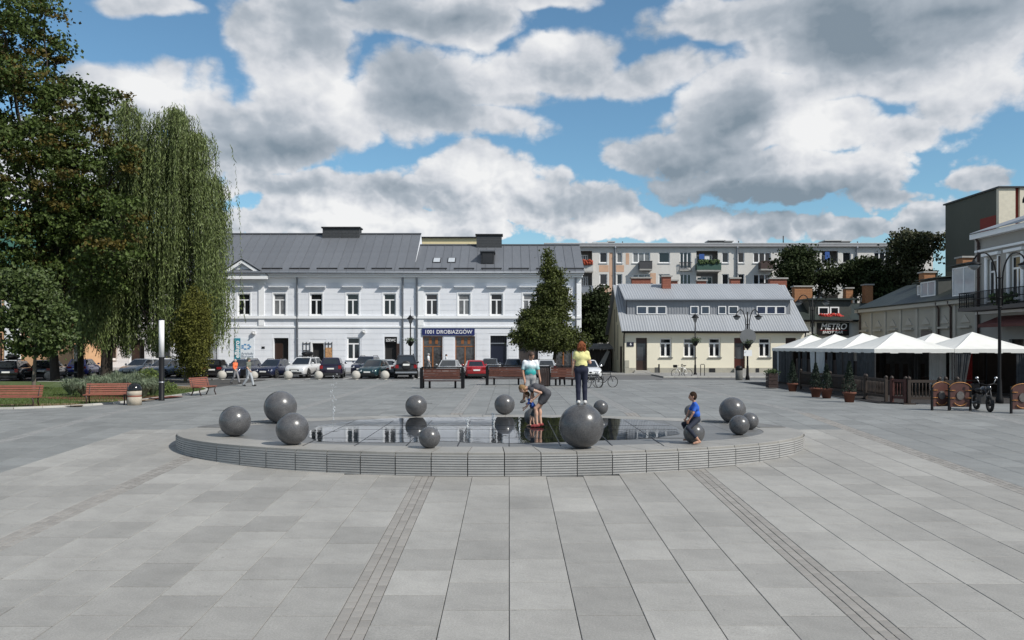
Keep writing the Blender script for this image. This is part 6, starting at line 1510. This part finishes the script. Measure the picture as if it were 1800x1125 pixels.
def surface_nets(fld, lab, org, vox):
    n = np.array(fld.shape) - 1; s_ = fld < 0; cnt = np.zeros(n, np.int8); offs = [(i,j,k) for i in (0,1) for j in (0,1) for k in (0,1)]
    for o in offs: cnt += s_[o[0]:o[0]+n[0], o[1]:o[1]+n[1], o[2]:o[2]+n[2]]
    cells = np.argwhere((cnt > 0) & (cnt < 8)); idx = np.full(n, -1, np.int32); idx[tuple(cells.T)] = np.arange(len(cells))
    val = {o: fld[tuple((cells+o).T)] for o in offs}; acc = np.zeros((len(cells),3)); c = np.zeros(len(cells))
    for o in offs:
        for d in range(3):
            if o[d]: continue
            o2 = list(o); o2[d] = 1; va, vb = val[o], val[tuple(o2)]; cr = (va < 0) != (vb < 0); t = np.where(cr, va/(va-vb+1e-12), 0)
            pt = np.array(o, float)[None] + np.eye(3)[d][None]*t[:,None]; acc += pt*cr[:,None]; c += cr
    v = org + (cells + acc/c[:,None])*vox; L = lab[tuple(cells.T)]; F_ = []
    for d in range(3):
        e1, e2 = (d+1) % 3, (d+2) % 3; sl0 = [slice(1,None)]*3; sl0[d] = slice(0,-1); sl1 = list(sl0); sl1[d] = slice(1,None)
        a, b_ = s_[tuple(sl0)], s_[tuple(sl1)]; ch = np.argwhere(a != b_); base = ch.copy(); base[:,e1] += 1; base[:,e2] += 1
        keep = (base[:,e1] < n[e1]) & (base[:,e2] < n[e2]) & (base[:,d] < n[d]); ch, base = ch[keep], base[keep]
        def gi(o1, o2): q = base.copy(); q[:,e1] += o1; q[:,e2] += o2; return idx[tuple(q.T)]
        q = np.stack([gi(-1,-1), gi(0,-1), gi(0,0), gi(-1,0)], 1); fl = ~a[tuple(ch.T)]; q[fl] = q[fl][:, ::-1]; F_.append(q)
    return v, np.concatenate(F_), L
def A_(p): return np.array(p, float)
SKIN, TOP, BOT, SHOE, HAIR = 0, 1, 2, 3, 4
skin_m = M('skin', (.50,.30,.215), .55, var=.06, scale=9, spec=.35); skin_t = M('tanned_skin', (.40,.22,.15), .55, var=.06, scale=9, spec=.35)
def person(label, org, J, s=1., vox=.013, skin=None, mats=None, sleeve=.5, leg=1., headk=1., hair='short', hairm=None, group=None, female=False, dress=0., face=True, tuck=0.):
    """J: joints in metres about org. mats: {TOP:..,BOT:..,SHOE:..}; sleeve / leg: clothed fraction of upper arm (0..2) / leg (0..2)"""
    skin = skin or skin_m; t = thing('person', label, 'person', org, 0, group); Q = {k: A_(v) for k, v in J.items()}; pr = []
    def cone(a, b_, ra, rb, tag_, k=.03): pr.append(dict(a=A_(a), b=A_(b_), ra=ra*s, rb=rb*s, tag=tag_, k=k*s))
    def ell(c, r, fr, tag_, k=.02): c = A_(c); r = A_(r); pr.append(dict(a=c, b=c, ra=r.max(), rb=r.max(), c=c, el=r, fr=fr, tag=tag_, k=k*s))
    lat = Q['shL']-Q['shR']; lat /= np.linalg.norm(lat); lp = Q['hipL']-Q['hipR']; lp /= np.linalg.norm(lp)
    pel, ch, nk, hd = Q['pelvis'], Q['chest'], Q['neck'], Q['head']; wst = pel*.55+ch*.45 + Q.get('wofs', np.zeros(3))
    cone(pel-lp*.075*s, pel+lp*.075*s, .108 if female else .10, .108 if female else .10, BOT, .05)
    cone(wst-lat*.065*s, wst+lat*.065*s, .092 if female else .105, .092 if female else .105, TOP, .06)
    cone(ch-lat*.085*s, ch+lat*.085*s, .105, .105, TOP, .06); cone(pel, wst, .10, .10, TOP if dress else BOT, .05); cone(wst, ch, .105, .11, TOP, .05)
    cone(Q['shL'], Q['shR'], .055, .055, TOP, .05); cone(ch, nk, .10, .055, TOP, .04)
    cone(nk, nk*.35+hd*.65, .052, .05, SKIN, .02)
    f = Q.get('face', A_((0,-1,0))); f = f/np.linalg.norm(f); u = Q.get('hup', A_((0,0,1))); u = u - f*(u@f); u /= np.linalg.norm(u); r_ = np.cross(f, u); fr = np.stack([r_, f, u]); hk = headk*s
    ell(hd, A_((.074,.094,.112))*hk, fr, SKIN, .02); ell(hd+f*.028*hk-u*.055*hk, A_((.055,.062,.062))*hk, fr, SKIN, .02)
    cone(hd+f*.088*hk+u*.005*hk, hd+f*.105*hk-u*.025*hk, .010*headk, .015*headk, SKIN, .01)
    for sg_ in (-1,1): ell(hd+r_*sg_*.074*hk-u*.01*hk, A_((.012,.022,.034))*hk, fr, SKIN, .006)
    for S_ in 'LR':
        sh, el_, wr = Q['sh'+S_], Q['el'+S_], Q['wr'+S_]; m_ = sh+(el_-sh)*min(sleeve,1.)
        cone(sh, m_, .058, .052, TOP, .04)
        if sleeve < 1: cone(m_, el_, .047, .039, SKIN, .02)
        if sleeve > 1: m2 = el_+(wr-el_)*(sleeve-1); cone(el_, m2, .048, .04, TOP, .03); cone(m2, wr, .034, .028, SKIN, .015)
        else: cone(el_, wr, .039, .027, SKIN, .02)
        hv = Q.get('hand'+S_); hv = (wr-el_) if hv is None else hv; hv = hv/np.linalg.norm(hv); sd = np.cross(hv, lat if abs(hv@lat) < .8 else A_((0,0,1))); sd /= np.linalg.norm(sd); pn = np.cross(hv, sd); pc = wr+hv*.075*s
        cone(wr+hv*.01*s, pc, .027, .022, SKIN, .02); cone(pc-sd*.022*s, pc+sd*.022*s, .018, .018, SKIN, .012)
        for i, (o_, L_) in enumerate(((-.031,.062),(-.010,.074),(.011,.070),(.031,.055))):
            b0 = pc+sd*o_*s; m1 = b0+hv*L_*.55*s+pn*.008*s; cone(b0, m1, .0095, .009, SKIN, .005); cone(m1, m1+hv*L_*.42*s+pn*.022*s, .009, .0075, SKIN, .004)
        b0 = wr+hv*.03*s-sd*.02*s; cone(b0, b0+hv*.045*s-sd*.032*s, .012, .010, SKIN, .006); cone(b0+hv*.045*s-sd*.032*s, b0+hv*.075*s-sd*.035*s, .010, .008, SKIN, .004)
        hp, kn, an, toe = Q['hip'+S_], Q['kn'+S_], Q['an'+S_], Q['toe'+S_]; k1 = min(leg,1.); m_ = hp+(kn-hp)*k1
        cone(hp, m_, .092, .092+(.060-.092)*k1, BOT, .04)
        if leg < 1: cone(m_, kn, .066, .055, SKIN, .02)
        if leg > 1: m2 = kn+(an-kn)*(leg-1); cone(kn, m2, .062, .052, BOT, .03); 
        if leg < 1.95: b0 = kn if leg <= 1 else kn+(an-kn)*(leg-1); cone(b0, an, .053, .036, SKIN, .02); 
        cl = kn*.68+an*.32 - (toe-an)/np.linalg.norm(toe-an)*.02*s; ell(cl, A_((.05,.05,.085))*s, np.eye(3), BOT if leg > 1.4 else SKIN, .03)
        ft = SHOE if mats.get(SHOE) else SKIN; dv = toe-an; hz = A_((dv[0],dv[1],0)); hz /= np.linalg.norm(hz)+1e-9
        cone(an-hz*.035*s-A_((0,0,.03*s)), an+dv*.5-A_((0,0,.015*s)), .040, .042, ft, .02); cone(an+dv*.5-A_((0,0,.01*s)), toe, .042, .030, ft, .02)
    if female: 
        bf_ = np.cross(lat, nk-pel); bf_ /= np.linalg.norm(bf_)
        for sg_ in (-1,1): ell(ch + bf_*Q.get('bs', A_((1,0,0)))[0]*.085*s + lat*sg_*.065*s, A_((.06,.06,.065))*s, np.eye(3), TOP, .03)
    if dress: cone(pel, pel+(Q['knL']+Q['knR']-2*pel)*.5*dress, .13, .135, BOT, .04)
    fld, lab, o_ = sdf_grid(pr, vox); v, fc, L = surface_nets(fld, lab, o_, vox)
    link('body', npmesh('body', v, fc, skin, True), t)
    e1, e2 = v[fc[:,2]]-v[fc[:,0]], v[fc[:,3]]-v[fc[:,1]]; fn = np.cross(e1, e2); vn = np.zeros_like(v)
    for k in range(4): np.add.at(vn, fc[:,k], fn)
    vn /= np.linalg.norm(vn,axis=1)[:,None]+1e-9
    if ((v-v.mean(0))*vn).sum(1).mean() < 0: vn = -vn
    for tg, nm in ((TOP,'top'),(BOT,'trousers' if leg > 1.4 else ('skirt' if dress else 'shorts')),(SHOE,'shoes')):
        if not mats.get(tg): continue
        fl = (L[fc] == tg).sum(1) >= 2; sub = fc[fl]
        if not len(sub): continue
        us, inv = np.unique(sub, return_inverse=True); off = .006 if tg == TOP else .006
        link(nm, npmesh(nm, v[us]+vn[us]*off*(1 if vox < .02 else 1.5), inv.reshape(-1,4), mats[tg], True), t)
    # hair
    hp = []
    def hc(a, b_, ra, rb, k=.02): hp.append(dict(a=A_(a), b=A_(b_), ra=ra*hk, rb=rb*hk, tag=0, k=k))
    def he(c, r, k=.02): c = A_(c); r = A_(r)*hk; hp.append(dict(a=c, b=c, ra=r.max(), rb=r.max(), c=c, el=r, fr=fr, tag=0, k=k))
    if hair:
        he(hd+u*.022*hk-f*.014*hk, (.083,.098,.104)); he(hd-f*.035*hk-u*.01*hk, (.080,.075,.10))
        if hair == 'long':
            he(hd-f*.03*hk-u*.03*hk, (.092,.08,.11))
            for i in range(16):
                an_ = i*2.4; b1 = hd + r_*.07*math.cos(an_)*hk - f*(.05+.04*math.sin(i*1.7))*hk + u*.075*math.sin(an_)*hk; hc(b1, b1 + r_*.04*math.cos(an_)*hk - u*(.05+.03*math.sin(i*3.1))*hk - f*.02*hk, .030, .012, .012)
            for i in range(9):
                a = (i-4)/4; b0 = hd + r_*a*.085*hk - f*(.05-.035*abs(a))*hk; hc(b0+u*.03*hk, b0-u*(.18+.04*math.sin(i*2.1))*hk+r_*a*.035*hk, .030, .012, .012)
        if hair == 'pony':
            b0 = hd-f*.09*hk+u*.02*hk; g_ = A_((0,0,-1)); hc(b0, b0-f*.05*hk+g_*.05, .030, .034); hc(b0-f*.05*hk+g_*.05, b0-f*.05*hk+g_*.22, .034, .014)
        if hair == 'cap': he(hd+u*.035*hk, (.088,.104,.095)); hc(hd+f*.07*hk+u*.055*hk, hd+f*.15*hk+u*.045*hk, .03, .02)
        fl2, lb2, o2 = sdf_grid(hp, vox*.9); hv_, hf_, _ = surface_nets(fl2, lb2, o2, vox*.9); link('hair' if hair != 'cap' else 'cap', npmesh('hair', hv_, hf_, hairm or M('brown_hair', (.05,.028,.016), .9, spec=.15, var=.3, scale=20), True), t)
    if face:
        for sg_ in (-1,1): bb = MB(); bb.ball(hd+f*.083*hk+r_*sg_*.033*hk+u*.012*hk, .0115*hk, 8, 6); bb.build('eye', M('eye_dark', (.03,.02,.018), .2), t, fix=False)
        bb = MB(); bb.ball(hd+f*.088*hk-u*.06*hk, .024*hk, 8, 5, (1,.45,.28)); bb.build('mouth', M('lips', (.32,.12,.10), .5), t, fix=False)
    return t
def stand(h=1.7, w=1.):
    """neutral standing pose facing -y, scaled to height h"""
    k = h/1.7
    J = dict(pelvis=(0,0,.93), chest=(0,0,1.27), neck=(0,0,1.43), head=(0,-.01,1.585), shL=(.17,0,1.39), shR=(-.17,0,1.39), elL=(.22,.02,1.12), elR=(-.22,.02,1.12), wrL=(.24,-.05,.87), wrR=(-.24,-.05,.87),
             hipL=(.085,0,.90), hipR=(-.085,0,.90), knL=(.09,-.01,.48), knR=(-.09,-.01,.48), anL=(.095,.02,.085), anR=(-.095,.02,.085), toeL=(.11,-.13,.04), toeR=(-.11,-.13,.04))
    return {a: tuple(x*k for x in c) for a, c in J.items()}, k
def spin(J, a):
    c, s_ = math.cos(a), math.sin(a); return {k: (v[0]*c-v[1]*s_, v[0]*s_+v[1]*c, v[2]) for k, v in J.items()}
cloth = lambda n, c, **k: M('cloth_'+n, c, .85, var=.12, scale=14, bump=.25, bscale=24, **k)
# woman standing on the biggest ball, seen from behind
bo, bd, brd = BALLS[1022]; k = 1.56/1.7
J, k = stand(1.55)
J.update(face=(.05,1,.0), bs=(0,0,0), elR=(.235*k,.03,1.12*k), shL=(.17*k,0,1.385*k), wrR=(.22*k,.17,1.20*k), elL=(-.215*k,.0,1.13*k), wrL=(-.235*k,.04,.87*k))
J['shL'], J['shR'] = (-.145*k,0,1.375*k), (.145*k,0,1.375*k); J['hipL'], J['hipR'] = (-.09*k,0,.9*k), (.09*k,0,.9*k)
J['knL'], J['knR'] = (-.085*k,.02,.48*k), (.09*k,.02,.48*k); J['anL'], J['anR'] = (-.085*k,-.01,.09*k), (.095*k,-.01,.09*k); J['toeL'], J['toeR'] = (-.11*k,.14,.035*k), (.12*k,.14,.035*k)
person('red-haired woman in yellow top and navy jeans standing on the biggest ball', (bo.location.x, bd, bo.location.z+2*brd-.012), J, k, mats={TOP: cloth('yellow',(.66,.62,.27)), BOT: cloth('navy_jeans',(.008,.011,.03)), SHOE: cloth('white_shoe',(.62,.6,.58))}, sleeve=.55, leg=2., hair='long', hairm=M('auburn_hair', (.17,.055,.024), .85, spec=.2, var=.4, scale=30), female=True)
# woman bending to the left
d = D_on(751); sp = F/d
def pp(px, py, dy=0., yb=751): return ((px-943)/sp, dy, (yb-py)/sp)
J = dict(pelvis=pp(961,692), chest=pp(941,681), neck=pp(929,682), head=pp(917.5,683.5), shL=pp(934,684,.16), shR=pp(934,685,-.16), elR=pp(950,690,-.2), elL=pp(938,700,.2), wrR=pp(938,701,-.18), wrL=pp(930,708,.12),
         hipL=pp(959,697,.085), hipR=pp(959,697,-.085), knL=pp(948,717,.09), knR=pp(941,718,-.09), anL=pp(951,745,.09), anR=pp(944,746,-.09), toeL=pp(942,748,.09), toeR=pp(934,749,-.10), face=(-.75,0,-.66), hup=(-.66,0,.75), wofs=(0,0,.05), bs=(0,0,0))
person('woman in a grey dress bending over a toddler in the water', ((943-VX)/F*d, d, DT+.005), J, 1.04, mats={TOP: cloth('charcoal',(.052,.052,.060)), BOT: cloth('charcoal',(.052,.052,.060)), SHOE: cloth('red_trainer',(.22,.035,.035))}, sleeve=.12, leg=.5, dress=.42, hair='pony', hairm=M('blond_hair', (.22,.135,.065), .85, spec=.2, var=.35, scale=30), female=True)
# toddler between her hands
d2 = d + .12; sp2 = F/d2
def pt(px, py, dy=0.): return ((px-934)/sp2, dy, (749.5-py)/sp2)
J = dict(pelvis=pt(940,718), chest=pt(933,705), neck=pt(929.5,701), head=pt(926.5,693), shL=pt(932,704,.09), shR=pt(931,704,-.09), elL=pt(928,712,.13), elR=pt(927,713,-.13), wrL=pt(922,716,.12), wrR=pt(922,718,-.13), hipL=pt(939,721,.05), hipR=pt(939,721,-.05), knL=pt(933,732,.06), knR=pt(936,733,-.06), anL=pt(932,745.5,.06), anR=pt(939,746,-.06), toeL=pt(926.5,748,.06), toeR=pt(933.5,748.5,-.06), face=(-.9,0,-.4), hup=(-.4,0,.9))
person('barefoot toddler in blue standing in the water by the woman', ((934-VX)/F*d2, d2, DT+.005), J, .55, vox=.010, mats={TOP: cloth('blue',(.03,.09,.36)), BOT: cloth('dark_shorts',(.03,.04,.05))}, sleeve=.6, leg=.8, headk=1.4, hair='short', hairm=M('light_brown_hair', (.08,.045,.025), .9, spec=.15, var=.3, scale=20))
# man in a white and teal shirt
tm = bpy.data.materials.new('dip_dye_shirt'); tm.use_nodes = True; N = NT(tm.node_tree); p_ = tm.node_tree.nodes['Principled BSDF']; p_.inputs['Roughness'].default_value = .85
co = N.n('ShaderNodeTexCoord').outputs['Object']; sx_ = N.n('ShaderNodeSeparateXYZ'); N.put(sx_.inputs[0], co)
zz = N.m('ADD', sx_.outputs[2], N.m('MULTIPLY', N.m('SUBTRACT', N.noise(co, 9, 4, .6), .5), .22)); N.put(p_.inputs['Base Color'], N.mix(N.ss(zz, 1.16, 1.46), (.03,.33,.33,1), (.76,.78,.80,1)))
dm_ = 26.4; kk = 1.80/1.7
hb = D_on(1); rb_ = .27
bb = MB(); bb.ball((0,0,rb_), rb_, 28, 16); o = bb.build('granite_ball', ball_m, None, (X(936,dm_), dm_, DT-.012), fix=False); tag(o, 'small granite ball under the man in the white shirt', 'stone ball', 'granite balls on the fountain')
J, kk = stand(1.80)
J.update(head=(.03,-.05,1.585*kk), face=(.55,-.6,-.55), hup=(.3,-.4,.85), elL=(.25,-.03,1.13*kk), wrL=(.30,-.12,.90*kk), elR=(-.25,-.02,1.13*kk), wrR=(-.20,-.10,.87*kk), knR=(-.17,-.10,.50*kk), anR=(-.22,.05,.26), toeR=(-.30,-.05,.20), anL=(.02,.02,.09), toeL=(.03,-.13,.05), knL=(.06,-.03,.49*kk))
person('man in white and teal shirt looking down behind the bending woman', (X(932.5,dm_), dm_+.02, DT+2*rb_-.015), J, kk, skin=skin_t, mats={TOP: tm, BOT: cloth('grey_shorts',(.30,.30,.30)), SHOE: cloth('black_shoe',(.03,.03,.03))}, sleeve=.75, leg=.85, hair='short', hairm=M('cropped_hair', (.07,.04,.028), .7, var=.2))
# boy astride a ball
bo, bd, brd = BALLS[1220]; d3 = bd; sp3 = F/d3; x0 = bo.location.x
def pb(px, py, dy=0.): return ((px-1220)/sp3, dy, (779.-py)/sp3)
J = dict(pelvis=pb(1225,736.5), chest=pb(1222.5,717), neck=pb(1220.5,708), head=pb(1217.5,696.5), shL=pb(1222,711,.13), shR=pb(1221,711.5,-.13), elL=pb(1214,724,.2), elR=pb(1215.5,725,-.19), wrL=pb(1208,736,.15), wrR=pb(1209,737,-.16), hipL=pb(1224,737.5,.08), hipR=pb(1224,738,-.08), knL=pb(1205,747,.26), knR=pb(1205.5,751,-.27), anL=pb(1217,773,.34), anR=pb(1223.5,772.5,-.34), toeL=pb(1207,776,.36), toeR=pb(1213.5,776.5,-.37), face=(-1,-.05,-.05), hup=(0,0,1))
person('boy in blue shirt sitting astride a granite ball', (x0, d3, DT), J, .76, vox=.010, skin=skin_t, mats={TOP: cloth('royal_blue',(.02,.10,.46)), BOT: cloth('dark_navy',(.012,.016,.032))}, sleeve=.7, leg=1.75, headk=1.3, hair='short', hairm=M('boy_hair', (.03,.019,.013), .95, spec=.1, var=.3, scale=20))
# walkers in front of the cars
def walker(px, py, h, rz, label, top, bot, shoe, hair='short', hm=None, sleeve=.6, step=.26, group=None, vox=.02, leg=2., female=False, d=None):
    J, k = stand(h); p = G(px, py) if d is None else Vector((X(px,d), d, .12))
    J.update(knL=(.085*k,-.16*k,.50*k), anL=(.085*k,-step*k,.09*k), toeL=(.09*k,-(step+.16)*k,.06*k), knR=(-.085*k,.02*k,.49*k), anR=(-.085*k,(step+.02)*k,.12*k), toeR=(-.085*k,(step-.10)*k,.04*k), wrL=(.24*k,.12*k,.90*k), wrR=(-.24*k,-.22*k,.93*k), elL=(.22*k,.09*k,1.13*k), elR=(-.22*k,-.02*k,1.12*k), face=(0,-1,0))
    J = spin(J, rz); person(label, p, J, k, vox, mats={TOP: top, BOT: bot, SHOE: shoe}, sleeve=sleeve, leg=leg, hair=hair, hairm=hm, group=group, female=female)
walker(413.5, 674.5, 1.66, rad(72), 'walker in orange top and grey trousers near the parked cars', cloth('orange',(.75,.16,.06)), cloth('grey_trouser',(.20,.20,.21)), cloth('black_shoe',(.03,.03,.03)), hm=M('grey_hair', (.35,.33,.31), .6), sleeve=1.6, female=True)
walker(437, 679, 1.80, rad(80), 'walker in olive top and pale jeans carrying a dark bag', cloth('olive',(.14,.15,.12)), cloth('pale_jeans',(.36,.38,.40)), cloth('black_shoe',(.03,.03,.03)), 'cap', cloth('olive_cap',(.10,.11,.09)), sleeve=.7)
p = G(424.5, 677); bb = MB(); bb.box(-.16,-.07,.62,.16,.07,1.02); bb.tube([(-.1,0,1.02),(-.06,0,1.2),(.06,0,1.2),(.1,0,1.02)], .014, 6); o = bb.build('shoulder_bag', black, None, p + Vector((.1,0,0))); tag(o, 'dark bag carried by the walker in olive', 'bag')
walker(753, 655, 1.72, rad(80), 'pedestrian in white shirt and cap by the display window', cloth('white',(.66,.68,.70)), cloth('grey_trouser',(.20,.20,.21)), cloth('black_shoe',(.03,.03,.03)), 'cap', cloth('grey_cap',(.35,.35,.36)), d=77.6, vox=.025)
walker(784.5, 655, 1.66, rad(100), 'dark-haired pedestrian in white between the display windows', cloth('white',(.66,.68,.70)), cloth('navy_jeans',(.008,.011,.03)), cloth('black_shoe',(.03,.03,.03)), 'short', M('black_hair', (.012,.01,.01), .5), d=77.4, vox=.025)
# somebody sitting on the right bench with their back to the square
p = G(989, 678.5); J = dict(pelvis=(0,.35,.56), chest=(0,.26,.92), neck=(0,.24,1.09), head=(0,.27,1.25), shL=(-.18,.25,1.05), shR=(.18,.25,1.05), elL=(-.24,.36,.80), elR=(.24,.36,.80), wrL=(-.14,.55,.66), wrR=(.14,.55,.66), hipL=(-.09,.38,.54), hipR=(.09,.38,.54), knL=(-.13,.82,.52), knR=(.15,.82,.52), anL=(-.12,.85,.10), anR=(.18,.80,.10), toeL=(-.14,1.0,.05), toeR=(.2,.95,.05), face=(0,1,-.1), bs=(0,0,0))
person('seated figure in dark clothes on the bench by the bicycles', p, J, 1., .02, mats={TOP: cloth('dark_coat',(.015,.015,.018)), BOT: cloth('dark_navy',(.012,.016,.032)), SHOE: cloth('black_shoe',(.03,.03,.03))}, sleeve=1.8, leg=2., hair='short', hairm=M('black_hair', (.012,.01,.01), .5))
# ------------------------------------------------------------------ water jets
wj = bpy.data.materials.new('jet_water'); wj.use_nodes = True; q = wj.node_tree.nodes['Principled BSDF']; q.inputs['Base Color'].default_value = (.85,.88,.9,1); q.inputs['Roughness'].default_value = .05; q.inputs['Transmission Weight'].default_value = .6; q.inputs['IOR'].default_value = 1.33
def jet(px, yb, h, n, sprd, label):
    d = D_on(yb); o = Vector(((px-VX)/F*d, d, DT+.005)); bb = MB()
    for i in range(n):
        f = RN.random()**.8; a = RN.uniform(0,6.28); r = sprd*RN.random()*(.2+f)
        bb.ball((r*math.cos(a), r*math.sin(a), f*h), RN.uniform(.006,.016)*(1.3-f*.5), 6, 4, (1,1,RN.uniform(1,2.2)))
    if h < .8: bb.tube([(0,0,0),(0,0,h*.35),(.01,0,h*.7)], [.022,.018,.008], 6)
    ob = bb.build('water_jet', wj, None, o, fix=False); tag(ob, label, 'water jet', 'fountain jets', 'stuff')
jet(586, 764, 1.75, 60, .13, 'tall thin jet of falling drops at the left of the water')
jet(822, 752, .32, 40, .06, 'low bubbling jet left of the reflected ball'); jet(868, 750, .36, 40, .06, 'low bubbling jet near the middle of the water'); jet(913, 757, .42, 44, .06, 'low bubbling jet left of the bending woman'); jet(866, 742, .3, 30, .05, 'far low bubbling jet behind the middle one')
